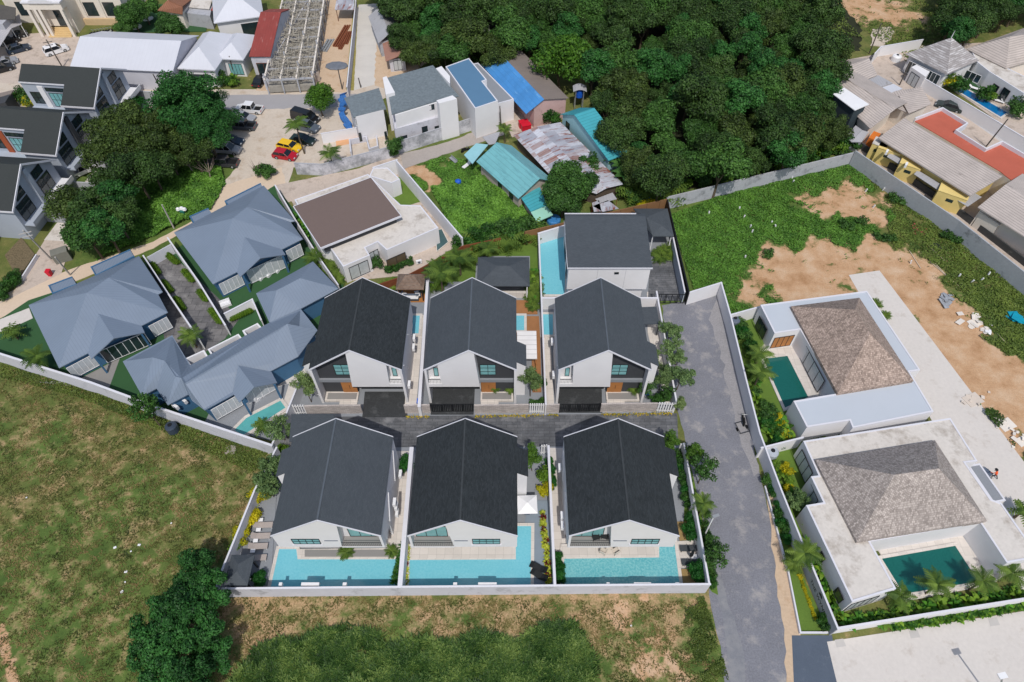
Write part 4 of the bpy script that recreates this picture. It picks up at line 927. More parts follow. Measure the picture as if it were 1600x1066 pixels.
for i, (x, y) in enumerate([(414, 757), (419, 743), (427, 728), (421, 765)]): plant('young_tree', x, y, 'white flowering shrub tree behind the golden bed at the left villa', 'shrub', .95, 2, 'flowering shrubs at the left wall', var=0)
for i, (x, y) in enumerate([(433, 712), (437, 700), (428, 722)]): plant('hedge_bush', x, y, 'yellow green bush at the wall corner above the white flowering shrubs', 'shrub', 1.2, 1, 'bushes at the wall corner')
ORD = 'first second third fourth fifth sixth seventh eighth ninth tenth eleventh twelfth thirteenth fourteenth fifteenth sixteenth seventeenth eighteenth nineteenth twentieth'.split()
ORD += ['twenty-' + w for w in ORD[:9]] + ['thirtieth'] + ['thirty-' + w for w in ORD[:9]] + ['fortieth'] + ['forty-' + w for w in ORD[:9]]
def bed(A, B, n, kinds, where, grp, s=1.0, z=.4, jit=.12, base=0):
    a, b = W(*A, z), W(*B, z)
    names = {'yellow_bromeliad': 'lime yellow rosette plant', 'maroon_bromeliad': 'maroon rosette plant', 'strap_plant': 'strap leaved green plant', 'round_shrub': 'dark green clipped shrub', 'low_broadleaf': 'bright broad leaved plant', 'banana_plant': 'tall broad leaved plant', 'light_shrub': 'fresh green shrub', 'shrub': 'green bushy shrub', 'areca': 'feathery palm clump', 'yellow_shrub': 'yellow shrub', 'hedge_bush': 'clipped yellow green hedge plant', 'weed': 'low green weed'}
    ends = ('left', 'right') if abs(B[0] - A[0]) > abs(B[1] - A[1]) else ('top', 'bottom')
    first = ends[0] if (B[0] > A[0] if ends[0] == 'left' else B[1] > A[1]) else ends[1]
    for i in range(n):
        k = kinds[i % len(kinds)]; p = a.lerp(b, (i + .5) / n)
        nm_ = names[k]; wh = where + ', %s from the %s' % (ORD[i] if i < len(ORD) else 'far', first)
        if len((nm_ + ' ' + wh).replace('-', ' ').split()) > 16: nm_ = ' '.join(nm_.split()[-2:])
        if len((nm_ + ' ' + wh).replace('-', ' ').split()) > 16: wh = where + ', %s from %s' % (ORD[i] if i < len(ORD) else 'far', first)
        plant(k, 0, 0, nm_ + ' ' + wh, 'plant', s * rnd.uniform(.85, 1.15), z, grp, world=(p.x + rnd.uniform(-jit, jit), p.y + rnd.uniform(-jit, jit), 0), base=base)
bed((632, 911), (636, 846), 16, ['yellow_bromeliad', 'yellow_bromeliad', 'yellow_bromeliad', 'maroon_bromeliad'], 'in the strip left of the middle pool', 'strip left of the middle pool', .95)
bed((616, 912), (630, 848), 15, ['strap_plant'], 'in the strip right of the left pool', 'strip right of the left pool', 1.0)
bed((858, 912), (848, 800), 24, ['yellow_bromeliad', 'yellow_bromeliad', 'maroon_bromeliad', 'yellow_bromeliad'], 'in the strip right of the black chaises', 'strip right of the black chaises', 1.0)
bed((872, 910), (872, 868), 6, ['round_shrub'], 'in a row left of the right pool', 'row left of the right pool', 1.0, .6)
bed((862, 765), (858, 715), 7, ['round_shrub'], 'under the left wall of the near right villa', 'row under the near right villa', .8, .5)
plant('light_shrub', 848, 744, 'pale green bush between the near middle villa and the dividing wall', 'shrub', 1.9, .8)
plant('yellow_shrub', 850, 767, 'yellow shrub above the parasol by the dividing wall', 'shrub', 1.4, .6); plant('areca', 612, 860, 'small palm at the lower right corner of the left near villa', 'plant', .55, .6); plant('areca', 540, 862, 'golden palm on the grey plank deck of the left pool', 'plant', .6, .6)
plant('conical_tree', 832, 716, 'fresh green feathery tree at the street by the near middle villa', 'tree', 1.1, 3, var=1, name='tree'); plant('conical_tree', 829, 601, 'tall feathery conical tree behind the middle picket fence', 'tree', 1.15, 2.6, var=0, name='tree')
plant('conical_tree', 479, 610, 'feathery conical tree at the left end of the far row', 'tree', 1.15, 2.6, var=0, name='tree'); plant('round_shrub', 850, 594, 'round green bush by the wall right of the feathery tree', 'shrub', .8, 1)
bed((830, 629), (850, 628), 4, ['shrub'], 'behind the middle picket fence', 'behind the middle picket fence', .6)
for x, y, s, k in [(1016, 570, 1.1, 'conical_tree'), (1010, 606, 1.0, 'young_tree'), (1034, 596, 1.0, 'conical_tree'), (1044, 610, .8, 'young_tree')]: plant(k, x, y, 'leafy tree in the narrow garden right of the far right entrance', 'tree', s, 2.2, 'trees right of the far right entrance', name='tree')
bed((1020, 622), (1048, 620), 6, ['shrub', 'light_shrub'], 'behind the corner picket fence', 'behind the corner picket fence', .9, .7)
for i, (x, y, s, k, l) in enumerate([(1047, 520, 1.15, 'young_tree', 'topmost'), (1050, 545, 1.1, 'young_tree', 'second from the top'), (1058, 560, .9, 'young_tree', 'third from the top'), (1063, 592, 1.3, 'young_tree', 'greyish, widest'), (1062, 632, .65, 'conical_tree', 'small, at the street corner')]):
    plant(k, x, y, 'street tree outside the far right wall, ' + l, 'tree', s, 2.4 if i < 4 else 1.6, 'street trees along the far right wall', name='tree')
plant('conical_tree', 1050, 690, 'fresh green tree at the street corner beside the near right villa roof', 'tree', .95, 3, var=1, name='tree')
for i, (x, y, s, k, l) in enumerate([(1082, 712, 1.0, 'conical_tree', 'narrow, uppermost'), (1097, 742, 1.35, 'young_tree', 'wide, greyish green'), (1098, 790, .8, 'palm', 'palm-like'), (1116, 872, 1.1, 'young_tree', 'lowest, by the front corner'), (1112, 850, .8, 'young_tree', 'above the lowest')]):
    plant(k, x, y, 'street tree outside the near right wall, ' + l, 'tree', s if k != 'palm' else .6, 2.2, 'street trees along the near right wall', name='tree')
bed((1062, 705), (1076, 790), 8, ['shrub', 'shrub', 'round_shrub'], 'inside the near right wall above the pale terrace', 'inside the near right wall', 1.05, .8)
bed((1080, 808), (1083, 842), 3, ['round_shrub'], 'beside the ochre gravel patch', 'beside the ochre gravel patch', 1.5, .9)
bed((1092, 884), (1096, 908), 3, ['round_shrub'], 'in the ochre corner bed by the right pool', 'ochre corner bed', 1.4, .9)
bed((1101, 800), (1112, 920), 9, ['shrub', 'weed'], 'outside the near right wall at its foot', 'gravel side of the near right wall', .8, .3)
for x, y in ((668, 422), (690, 404)): pass
for i, (x, y, s, l) in enumerate([(688, 425, 1.0, 'left of the lawn, large'), (717, 396, .95, 'behind the first one'), (681, 407, .8, 'leaning by the brown fence'), (762, 376, .7, 'small, behind the wide pavilion')]):
    plant('palm', x, y, 'coconut palm behind the far middle villa, ' + l, 'palm tree', s, 4.4, 'palms behind the far middle villa', name='palm_tree')
bed((664, 450), (700, 440), 6, ['areca', 'banana_plant', 'light_shrub'], 'behind the roof of the far middle villa', 'bed behind the far middle villa', .8, .7)
bed((600, 452), (620, 440), 4, ['areca', 'banana_plant'], 'left of the brown pavilion', 'bed left of the brown pavilion', .9, .8)
bed((832, 468), (836, 420), 7, ['banana_plant', 'areca'], 'between the wide pavilion and the long pool wall', 'bed along the long pool wall', .9, .9)
for y in (452, 462, 474): plant('areca', 833, y, 'yellow palm clump by the long pool wall above the timber deck', 'plant', .75, 1, 'yellow palms by the long pool')
bed((700, 408), (742, 398), 5, ['banana_plant', 'areca', 'light_shrub'], 'left of the wide pavilion', 'bed left of the wide pavilion', 1.0, .9)
bed((724, 382), (838, 362), 12, ['shrub', 'shrub', 'areca', 'light_shrub'], 'in the overgrown bed behind the wide pavilion', 'overgrown bed behind the wide pavilion', 1.7, 1.2, .9)
bed((740, 372), (838, 348), 10, ['shrub'], 'in the thicket below the creeper lot', 'thicket by the creeper lot', 1.9, 1.2, .9)
bed((1024, 392), (1052, 388), 5, ['areca', 'banana_plant'], 'in the bed below the charcoal carport', 'bed below the charcoal carport', .8, .9); bed((1024, 400), (1052, 398), 5, ['strap_plant', 'areca'], 'in the bed below the charcoal carport', 'bed below the charcoal carport', .8, .7)
bed((1000, 318), (1030, 312), 4, ['yellow_shrub'], 'behind the charcoal carport at the brown fence', 'yellow shrubs at the brown fence', 1.3, 1.2)
# ---------------- roads and bare ground outside ----------------
sheet('gravel_road', [(1034, 477), (1120, 462), (1174, 680), (1192, 762), (1212, 850), (1232, 940), (1240, 1000), (1244, 1110), (1136, 1110), (1126, 1010), (1108, 930), (1098, 850), (1074, 700), (1058, 640)], gravelm, jit=.12)
sheet('wheel_track', [(1112, 880), (1124, 890), (1138, 950), (1158, 1000), (1166, 1066), (1170, 1110), (1150, 1110), (1140, 1030), (1126, 960)], plain('damp_gravel', C(122, 124, 130), .9, .12, .8, fine=9, stain=C(140, 140, 142), stain_at=.5), jit=.25)
sheet('loose_gravel', [(1118, 470), (1128, 480), (1150, 580), (1172, 680), (1188, 740), (1176, 745), (1150, 660), (1128, 560), (1108, 500)], plain('loose_gravel', C(146, 144, 146), .95, .16, .8, fine=5), jit=.3)
sheet('verge', [(1195, 755), (1204, 750), (1222, 840), (1238, 915), (1250, 985), (1245, 1110), (1230, 1110), (1226, 1000), (1212, 900)], sandm, jit=.15)
sheet('paved_apron', [(1237, 993), (1300, 993), (1318, 1110), (1242, 1110)], freshasph)
sheet('verge', [(1066, 860), (1112, 925), (1122, 930), (1118, 900), (1106, 850), (1080, 730), (1072, 735)], lawn)
sheet('concrete_yard', [(1292, 1003), (1600, 955), (1720, 940), (1700, 1110), (1318, 1110)], conc)
sheet('concrete_slab', [(1326, 430), (1374, 423), (1600, 722), (1720, 880), (1720, 940), (1600, 930), (1480, 700)], conc)
for x, y in ((1311, 1005), (1427, 991), (1551, 972)):
    sheet('drain_cover', [(x - 7, y - 5), (x + 6, y - 7), (x + 11, y + 5), (x - 4, y + 7)], plain('cover_concrete', C(186, 182, 178), .9, .04, 1))
sheet('parking_ground', [(-40, 60), (60, 52), (124, 58), (120, 104), (190, 110), (190, 150), (30, 150), (-40, 200)], carports)
sheet('verge', [(0, 130), (190, 140), (560, 140), (600, 100), (610, 150), (560, 172), (180, 168), (-60, 230)], dirtm)
sheet('asphalt_road', [(170, 143), (364, 149), (556, 147), (562, 172), (365, 172), (230, 164), (205, 180), (150, 240), (140, 220)], asphalt, jit=.1)
sheet('dirt_lot', [(362, 172), (560, 168), (570, 215), (560, 250), (460, 262), (450, 285), (350, 320), (340, 300), (372, 256), (350, 205)], dirtm, jit=.3)
sheet('cream_lane', [(352, 290), (440, 262), (448, 290), (330, 340), (240, 388), (110, 444), (0, 498), (-60, 520), (-60, 495), (0, 462), (100, 425), (240, 378), (322, 335)], creamm, jit=.1)
sheet('forecourt', [(20, 461), (34, 434), (70, 376), (100, 366), (112, 380), (96, 428), (40, 455), (-20, 485)], carports)
sheet('concrete_lane', [(560, 8), (590, 6), (588, 132), (552, 142)], conclane)
sheet('verge', [(548, 30), (560, 8), (553, 142), (541, 142)], plain('dry_verge', C(150, 140, 80), .95, .2, .7, fine=5), jit=.05)
sheet('sandy_yard', [(500, 0), (553, 0), (540, 145), (400, 142), (440, 60)], sandm)
sheet('sandy_yard', [(590, 40), (640, 60), (680, 90), (610, 140), (586, 134)], sandm, jit=.3)
sheet('grey_lane', [(610, 246), (700, 222), (770, 196), (790, 210), (700, 240), (622, 268)], plain('grey_dirt', C(164, 156, 150), .95, .08, .5, fine=4), jit=.15)
sheet('grey_lane', [(430, 290), (560, 264), (625, 240), (630, 262), (560, 280), (446, 318)], carports, jit=.05)
sheet('concrete_yard', [(448, 300), (620, 252), (722, 380), (640, 430), (540, 440), (500, 400)], carports)
sheet('lawn', [(590, 290), (632, 274), (657, 316), (622, 327)], lawn)
sheet('white_yard', [(760, 130), (810, 120), (870, 190), (800, 215)], carports)
# blue houses' plot
sheet('turf_lawn', [(0, 500), (45, 470), (260, 400), (430, 290), (500, 380), (540, 440), (452, 655), (430, 690), (320, 660), (170, 610), (80, 575), (-60, 540)], turf)
sheet('dark_driveway', [(232, 408), (262, 392), (375, 498), (352, 530), (298, 566), (262, 552)], brickm('dark_stamped', C(118, 116, 116), C(98, 97, 99), C(70, 70, 72), 1.6, 1.1, .03, uv=False, var=.3, stain=C(150, 148, 146)))
sheet('pale_terrace', [(395, 625), (455, 560), (520, 500), (500, 570), (452, 655)], conc)
sheet('pale_terrace', [(60, 598), (170, 610), (188, 560), (130, 590)], greytile2)
sheet('pale_terrace', [(330, 640), (452, 600), (425, 690), (320, 662)], greytile)
sheet('white_ramp', [(0, 500), (46, 482), (52, 498), (0, 522)], conc)
# right villas' plots
sheet('lawn', [(1145, 505), (1190, 480), (1240, 620), (1252, 690), (1195, 700), (1165, 590)], lawn)
sheet('lawn', [(1196, 708), (1252, 690), (1330, 940), (1300, 980), (1225, 775)], lawn)
sheet('pale_terrace', [(1180, 550), (1215, 520), (1250, 510), (1312, 640), (1245, 680), (1228, 640)], decktile)
sheet('pale_terrace', [(1365, 850), (1530, 815), (1575, 900), (1545, 915), (1415, 940), (1395, 900)], decktile)
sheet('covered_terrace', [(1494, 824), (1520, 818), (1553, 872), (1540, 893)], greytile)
sheet('lawn_strip', [(1196, 762), (1228, 850), (1256, 905), (1292, 984), (1251, 990), (1232, 900)], lawn)
# top right
sheet('lane', [(1400, 100), (1450, 130), (1600, 225), (1700, 300), (1700, 345), (1560, 250), (1440, 180), (1380, 150)], plain('lane_concrete', C(184, 182, 182), .9, .05, .5, fine=4))
sheet('yard_ground', [(1240, 110), (1400, 80), (1460, 150), (1700, 320), (1700, 480), (1600, 425), (1480, 340), (1335, 235)], carports)
sheet('villa_yard', [(1380, 75), (1700, 60), (1700, 300), (1600, 220), (1460, 120)], carports)
sheet('turf_lawn', [(1478, 122), (1500, 112), (1540, 135), (1520, 150)], turf); sheet('turf_lawn', [(180, 52), (240, 8), (330, 6), (322, 50)], turf)
sheet('concrete_patch', [(1362, 46), (1392, 42), (1398, 52), (1380, 75), (1360, 72)], dirtm, jit=.3)
# walls outside the compound
wall('concrete_wall', 'weathered concrete wall between the forest and the green lot', 'wall', [(1043, 308), (1336, 238)], 2.5, .2, concwall)
wall('concrete_wall', 'stained grey wall between the sandy lot and the yellow houses', 'wall', [(1338, 236), (1500, 345), (1600, 424), (1700, 505)], 3.0, .2, greywall)
wall('concrete_wall', 'low dark stained wall running parallel behind the stained grey wall', 'wall', [(1345, 222), (1503, 328), (1600, 402), (1700, 480)], 1.2, .25, plain('dark_stained_wall', C(74, 74, 74), .9, .15, .6, stain=C(150, 148, 140), stain_at=.66))
wall('boundary_wall', 'long cracked white wall between the blue roofed houses and the dry field', 'wall', [(-40, 540), (0, 553), (142, 598), (250, 638), (424, 696)], 2.5, .22, white2, coping)
wall('boundary_wall', 'white corner wall by the blue-green pool where three plots meet', 'wall', [(424, 697), (446, 650), (470, 590)], 2.3, .2, white, coping)
wall('boundary_wall', 'white wall between the blue houses and the brown flat roofed house', 'wall', [(430, 290), (461, 343), (498, 402), (528, 445)], 2.3, .2, white, coping)
wall('driveway_wall', 'blue white wall left of the dark stamped driveway', 'wall', [(224, 400), (260, 455), (311, 530)], 2.2, .2, white, coping)
wall('driveway_wall', 'blue white wall right of the dark stamped driveway', 'wall', [(262, 372), (310, 440), (352, 508)], 2.2, .2, white, coping)
wall('garden_wall', 'short white wall at the inner end of the dark driveway', 'wall', [(351, 490), (394, 468), (408, 500)], 2.0, .2, white, coping)
wall('boundary_wall', 'tall white panel wall right of the brown flat roofed house', 'wall', [(619, 251), (722, 372)], 3.0, .2, white, coping)
wall('boundary_wall', 'white front wall at the left end of the tall panel wall', 'wall', [(583, 262), (620, 250)], 2.8, .2, white, coping)
wall('concrete_wall', 'unfinished grey and white wall below the two shaggy palms', 'wall', [(460, 255), (502, 257), (612, 229)], 2.2, .2, plain('half_painted_wall', C(198, 198, 204), .9, .08, .6, stain=C(140, 142, 146), stain_at=.5), concwall)
wall('concrete_wall', 'unfinished grey and white wall in front of the white building site houses', 'wall', [(620, 222), (742, 183)], 2.4, .2, plain('half_painted_wall_2', C(198, 198, 204), .9, .08, .6, stain=C(140, 142, 146), stain_at=.5), concwall)
wall('timber_fence', 'brown fence strip behind the palms and the brown flat roofed house', 'fence', [(568, 452), (640, 428), (724, 384), (782, 372)], 2.2, .12, rustm)
wall('garden_wall', 'white wall between the forest edge and the two right villas', 'wall', [(1143, 492), (1186, 480)], 2.3, .2, white, coping)
wall('garden_wall', 'white wall between the two right villas', 'wall', [(1190, 700), (1254, 684)], 2.3, .2, white, coping)
wall('low_wall', 'curb-like low white wall around the long lawn strip by the gravel verge', 'wall', [(1196, 760), (1232, 892), (1251, 988), (1293, 988)], .35, .16, coping)
wall('lattice_wall', 'low white wall along the green hedge above the concrete yard', 'wall', [(1309, 982), (1460, 958), (1600, 936), (1700, 920)], 1.6, .18, white, coping)
sgn = wall('sign_wall', 'leaning looking grey sign wall with dark lettering beside the lawn strip', 'wall', [(1262, 868), (1309, 982)], 2.2, .2, plain('sign_grey', C(165, 166, 172), .85, .03, .5), coping)
A, B = W(1309, 982, 2.2), W(1262, 868, 2.2); d = (B - A).normalized()
def text3(s, size, org, par, mat, name='lettering'):
    cu = bpy.data.curves.new(name, 'FONT'); cu.body = s; cu.size = size; cu.extrude = .02; cu.align_x = 'CENTER'
    o = bpy.data.objects.new('tmp', cu); col.objects.link(o); bpy.context.view_layer.update()
    me = bpy.data.meshes.new_from_object(o.evaluated_get(bpy.context.evaluated_depsgraph_get())); bpy.data.objects.remove(o)
    me.materials.clear(); me.materials.append(mat); t = bpy.data.objects.new(name, me); col.objects.link(t); t.parent = par; return t
nrm = Vector((d.y, -d.x, 0)) * -1      # towards the road (west)
if nrm.x > 0: nrm = -nrm
mid = A.lerp(B, .46)
base = Vector((sgn.location.x, sgn.location.y, 0))
xa = -d; za = Vector((0, 0, 1)); ya = nrm
def put(o, p, sx=1):
    M = Matrix((xa, za, nrm)).transposed().to_4x4(); M.translation = p - base; o.matrix_local = M
t = text3('THE WYNN', .7, None, sgn, darktrim); put(t, Vector((mid.x, mid.y, .75)) + nrm * .085)
m = MB()
for i in range(5):
    a = R(90 + (i - 2) * 38); c0 = Vector((0, 0, 0)); tip = Vector((math.cos(a) * .42, math.sin(a) * .42, 0)); sd_ = Vector((-math.sin(a), math.cos(a), 0)) * .12; md = tip * .5
    m.poly([c0, md - sd_, tip, md + sd_]); 
lf = m.build('leaf_emblem', darktrim, sgn); put(lf, Vector((mid.x, mid.y, 1.55)) + nrm * .1)
# ---------------- right villas ----------------
def polyhouse(name, lab, cat, pts, z, wallm, roofm, zb=0, par_h=.18, inset=.0):
    P = [W(x, y, z) for x, y in pts]; c = sum(P, Vector()) / len(P); r = thing(name, lab, cat, (c.x, c.y, 0))
    m = MB(); m.prism([(p.x, p.y) for p in P], zb, z - .1); m.build('wall', wallm, r, world=True)
    m = MB(); n = len(P); A = sum(P[i].x * P[(i + 1) % n].y - P[(i + 1) % n].x * P[i].y for i in range(n)); s = 1 if A > 0 else -1
    I = []
    for i in range(n):
        e0 = (P[i] - P[i - 1]).normalized(); e1 = (P[(i + 1) % n] - P[i]).normalized(); n0 = Vector((-e0.y, e0.x, 0)) * s; n1 = Vector((-e1.y, e1.x, 0)) * s
        I.append(P[i] + (n0 + n1) * (.2 / max(.35, 1 + n0.dot(n1))))
    m.prism([(p.x, p.y) for p in I], z - .1, z - .06); rf = m.build('roof', roofm, r, world=True)
    m = MB()
    for i in range(n):
        j = (i + 1) % n; q = [P[i], P[j], I[j], I[i]] if s > 0 else [P[j], P[i], I[i], I[j]]
        m.hexa([(p.x, p.y, z - .1 + .001 * (i % 2)) for p in q] + [(p.x, p.y, z + .0 + .002 * (i % 2)) for p in q])
    m.build('parapet', coping, rf, world=True); return r
def wwin(r, A, B, zt, z0, z1, nx, nz=1, glass=None, fr=None, name='window', off=.02, px_z=None):
    """window on a wall given by two photo points on its roof edge line; A->B seen from outside, left to right"""
    a, b = W(*A, zt if px_z is None else px_z), W(*B, zt if px_z is None else px_z); f = Fr(a, math.atan2((b - a).y, (b - a).x)); L = (b - a).length
    m = MB(); bars = []
    def add(x0, x1, y0, y1, za, zb, mm): mm.hexa([f.w(x, y, z) for z in (za, zb) for x, y in ((x0, y0), (x1, y0), (x1, y1), (x0, y1))])
    add(0, L, -off - .06, -off, z0, z0 + .07, m); add(0, L, -off - .06, -off, z1 - .07, z1, m)
    for i in range(nx + 1): x = .035 + (L - .07) * i / nx; add(x - .035, x + .035, -off - .058, -off, z0 + .07, z1 - .07, m)
    for j in range(1, nz): zz = z0 + (z1 - z0) * j / nz; add(.07, L - .07, -off - .05, -off, zz - .03, zz + .03, m)
    o = m.build(name, fr or darktrim, r, world=True); m = MB(); add(.02, L - .02, -off - .03, -off + .01, z0 + .02, z1 - .02, m); m.build('pane', glass or glass_dark, o, world=True); return o
rv = polyhouse('pool_villa', 'flat pale roofed villa with brown shake hip roof and narrow green pool, upper right', 'villa', [(1188, 476.4), (1354.7, 454.5), (1438, 578.4), (1421.5, 580.8), (1459, 643), (1332.4, 668.7), (1327.7, 657), (1260.8, 667.6), (1239.7, 626.5), (1309, 614.8), (1250, 515), (1210.4, 521)], 3.5, white, flatpale)
def shake(r, pts, ze, ridge, zr, mat, name='shake_roof'):
    P = [W(x, y, ze) for x, y in pts] + [W(x, y, zr) for x, y in ridge]; Q = [p - Vector((0, 0, .3)) for p in P[:4]]; Q = [(q.x, q.y, 3.4) for q in Q]
    m = MB(); m.faces(P + Q, [(0, 1, 5, 4), (1, 2, 5), (2, 3, 4, 5), (3, 0, 4), (6, 7, 1, 0), (7, 8, 2, 1), (8, 9, 3, 2), (9, 6, 0, 3)]); o = m.build(name, mat, r, world=True); return o
# eave corners: A lower-left .. order gives ridge ends (near A-D side, near B-C side)
shake(rv, [(1309, 614.8), (1427.4, 594.8), (1343, 465.3), (1236, 478.7)], 3.9, [(1359.4, 521), (1336, 483.4)], 7.0, thatch) if False else None
P0 = [(1236, 478.7), (1309, 614.8), (1427.4, 594.8), (1343, 465.3)]
shake(rv, P0, 3.9, [(1336, 484), (1359.4, 521)], 7.9, thatch)
wwin(rv, (1253, 516), (1292, 591), 3.5, .3, 2.9, 5, 1, curtain)
wwin(rv, (1190, 487), (1202, 509), 3.5, .5, 2.7, 2, 1, glass_dark); wwin(rv, (1214, 520.4), (1246, 515.6), 3.5, .3, 2.5, 4, 1, wood)
a = W(1192, 561, .26)
pool('green rectangular pool of the upper right villa', [(1226.8, 637), (1263, 620.6), (1230.3, 556), (1192.8, 560.8)], pool_g)
rv2 = polyhouse('pool_villa', 'concrete roofed villa with grey shake hip roof and green pool, lower right', 'villa', [(1255, 689), (1485, 653), (1527.5, 720.7), (1508.7, 723), (1548.6, 780), (1565, 786), (1607, 846), (1607, 874), (1573.4, 880), (1532, 817), (1360, 846.5), (1400.5, 920), (1331.5, 941), (1259.5, 789.5), (1286.5, 785), (1267, 744.5), (1279, 743)], 3.6, white, flatconc)
shake(rv2, [(1273.7, 718.2), (1339, 846.5), (1542.4, 814), (1461, 688)], 3.95, [(1397.5, 742), (1467, 732)], 8.2, thatch2)
wwin(rv2, (1257, 697), (1274, 735), 3.6, .4, 2.9, 3, 1, curtain); wwin(rv2, (1270, 748), (1283, 778), 3.6, .4, 2.9, 2, 1, curtain); wwin(rv2, (1290, 855), (1296, 868), 3.6, 1.2, 2.6, 1); wwin(rv2, (1316, 912), (1325, 932), 3.6, 1.2, 2.6, 1)
wwin(rv2, (1335, 939.5), (1380, 926), 3.6, .6, 2.8, 4, 1, curtain)
pool('green pool with curved corner steps in the lower right villa court', [(1412, 928), (1529, 908.5), (1492.7, 852.8), (1378, 873)], pool_g)
for (x, y, l) in [(1529, 838, 'upper'), (1552, 870, 'lower')]: chair(x, y, 1, whitepl, 'white framed chair on the dark terrace by the curved pool steps, ' + l, 'white framed chairs', .1, 1.3)
polyhouse('entrance_block', 'small white block of open rooms beside the concrete slab by the orange shirted person', 'entrance block', [(1512, 727), (1531, 724), (1572, 782), (1552, 786)], 1.6, white, greytile)
# person in an orange shirt
def person(px, py, face, shirt, trousers, lab, lean=.35, z=0):
    p = W(px, py, .8); sk = plain('skin', C(150, 104, 80), .6, .03, 2); r = bpy.data.objects
    me = bpy.data.meshes.new('person'); V = [(0, 0, .92), (0, -.08, 1.15), (0, -.2, 1.4), (0, -.28, 1.52), (0, -.34, 1.62), (0, -.36, 1.74),
         (.1, 0, .88), (.17, -.22, .5), (.17, -.05, .08), (.17, -.22, .04), (-.1, 0, .88), (-.15, .22, .52), (-.15, .5, .12), (-.15, .42, .05),
         (.19, -.2, 1.4), (.32, -.42, 1.2), (.24, -.66, 1.12), (-.19, -.2, 1.4), (-.36, -.1, 1.16), (-.34, -.34, .98)]
    E = [(0, 1), (1, 2), (2, 3), (3, 4), (4, 5), (0, 6), (6, 7), (7, 8), (8, 9), (0, 10), (10, 11), (11, 12), (12, 13), (2, 14), (14, 15), (15, 16), (2, 17), (17, 18), (18, 19)]
    rad = [.15, .14, .16, .06, .1, .09, .1, .07, .045, .04, .1, .07, .045, .04, .07, .045, .035, .07, .045, .035]
    me.from_pydata(V, E, []); o = bpy.data.objects.new('person', me); col.objects.link(o)
    sm = o.modifiers.new('s', 'SKIN'); o.modifiers.new('b', 'SUBSURF').levels = 2
    for i, v in enumerate(me.skin_vertices[0].data): v.radius = (rad[i], rad[i]); v.use_root = (i == 0)
    bpy.context.view_layer.update(); m2 = bpy.data.meshes.new_from_object(o.evaluated_get(bpy.context.evaluated_depsgraph_get())); bpy.data.objects.remove(o)
    for mm in (sk, trousers, shirt, darktrim): m2.materials.append(mm)
    for f in m2.polygons:
        c = f.center; f.material_index = 2 if (1.0 < c.z < 1.5 and abs(c.x) < .3) else 1 if (c.z <= 1.0 and c.z > .12 and not (abs(c.x) > .24)) else 3 if c.z <= .12 else 3 if (c.z > 1.68 or (c.z > 1.55 and c.y > -.32)) else 0
        f.use_smooth = True
    o = bpy.data.objects.new('person', m2); col.objects.link(o); o.location = (p.x, p.y, z); o.rotation_euler = (0, 0, face); tag(o, lab, 'person'); FR[o.name] = Matrix.Translation(o.location)
    hw = MB(); hw.lathe((0, -.36, 1.66), [(.2, 0), (.19, .03), (.11, .05), (.1, .12), (.04, .15)], 12); hw.build('hat', darktrim, o)
person(1556, 742, -2.2, plain('orange_shirt', C(232, 96, 50), .8, .05, 2), darkwall, 'person in an orange shirt and dark trousers striding over the concrete slab')
p = W(1543, 738, .5); r = thing('wheelbarrow', 'small grey barrow standing left of the orange shirted person', 'wheelbarrow', (p.x, p.y, 0), .6)
m = MB(); m.hexa([(-.25, -.3, .25), (.25, -.3, .25), (.25, .3, .25), (-.25, .3, .25), (-.35, -.5, .55), (.35, -.5, .55), (.35, .5, .55), (-.35, .5, .55)]); m.build('tray', greypl, r)
m = MB(); m.tube((-.03, .6, .18), (.03, .6, .18), .18, .18, 10); m.build('wheel', rubber, r)
for s in (-.22, .22): m = MB(); m.tube((s, .6, .18), (s, -.9, .55), .025); m.build('handle', metalg, r)
# planting around the right villas
for i, (x, y, s, l) in enumerate([(1192, 545, .75, 'upper'), (1190, 580, .75, 'lower')]): plant('palm', x, y, 'dark fan-shaped palm between the long pale wall and the narrow green pool, ' + l, 'palm tree', s, 3.6, 'palms by the narrow green pool', name='palm_tree')
bed((1158, 505), (1176, 560), 8, ['shrub', 'light_shrub', 'round_shrub'], 'inside the long pale wall near the upper water tank', 'bed inside the long pale wall', 1.3, .8, .4)
bed((1174, 570), (1192, 640), 9, ['banana_plant', 'light_shrub', 'shrub'], 'inside the long pale wall beside the narrow green pool', 'bed beside the narrow green pool', .95, .8, .4)
bed((1200, 640), (1216, 688), 9, ['shrub', 'banana_plant', 'round_shrub'], 'left of the covered terrace of the upper right villa', 'bed left of the covered terrace', 1.2, .9, .6)
bed((1212, 650), (1230, 684), 6, ['yellow_shrub', 'banana_plant'], 'left of the covered terrace of the upper right villa', 'bed left of the covered terrace', 1.2, .9, .4)
bed((1254, 682), (1440, 655), 26, ['low_broadleaf', 'strap_plant'], 'in the slot between the two right villas', 'slot between the right villas', 1.1, .5, .15)
bed((1216, 715), (1240, 790), 7, ['light_shrub', 'yellow_shrub', 'banana_plant'], 'in the court left of the lower right villa', 'court left of the lower right villa', 1.1, .7, .6)
for x, y in ((1244, 775), (1252, 783), (1240, 785)): plant('young_tree', x, y, 'white flowering bushy tree in the court left of the lower right villa', 'tree', .75, 2, 'flowering trees left of the lower right villa', var=0, name='tree')
bed((1206, 748), (1232, 845), 12, ['shrub', 'strap_plant', 'round_shrub'], 'outside the long pale wall above the fan palm', 'outside the long pale wall', 1.05, .6, .25)
plant('palm', 1258, 864, 'fan palm with yellow tips where the long pale wall meets the sign wall', 'palm tree', .75, 3.0, name='palm_tree'); plant('areca', 1242, 880, 'yellow green palm clump above the lettering strip', 'plant', .8, .7)
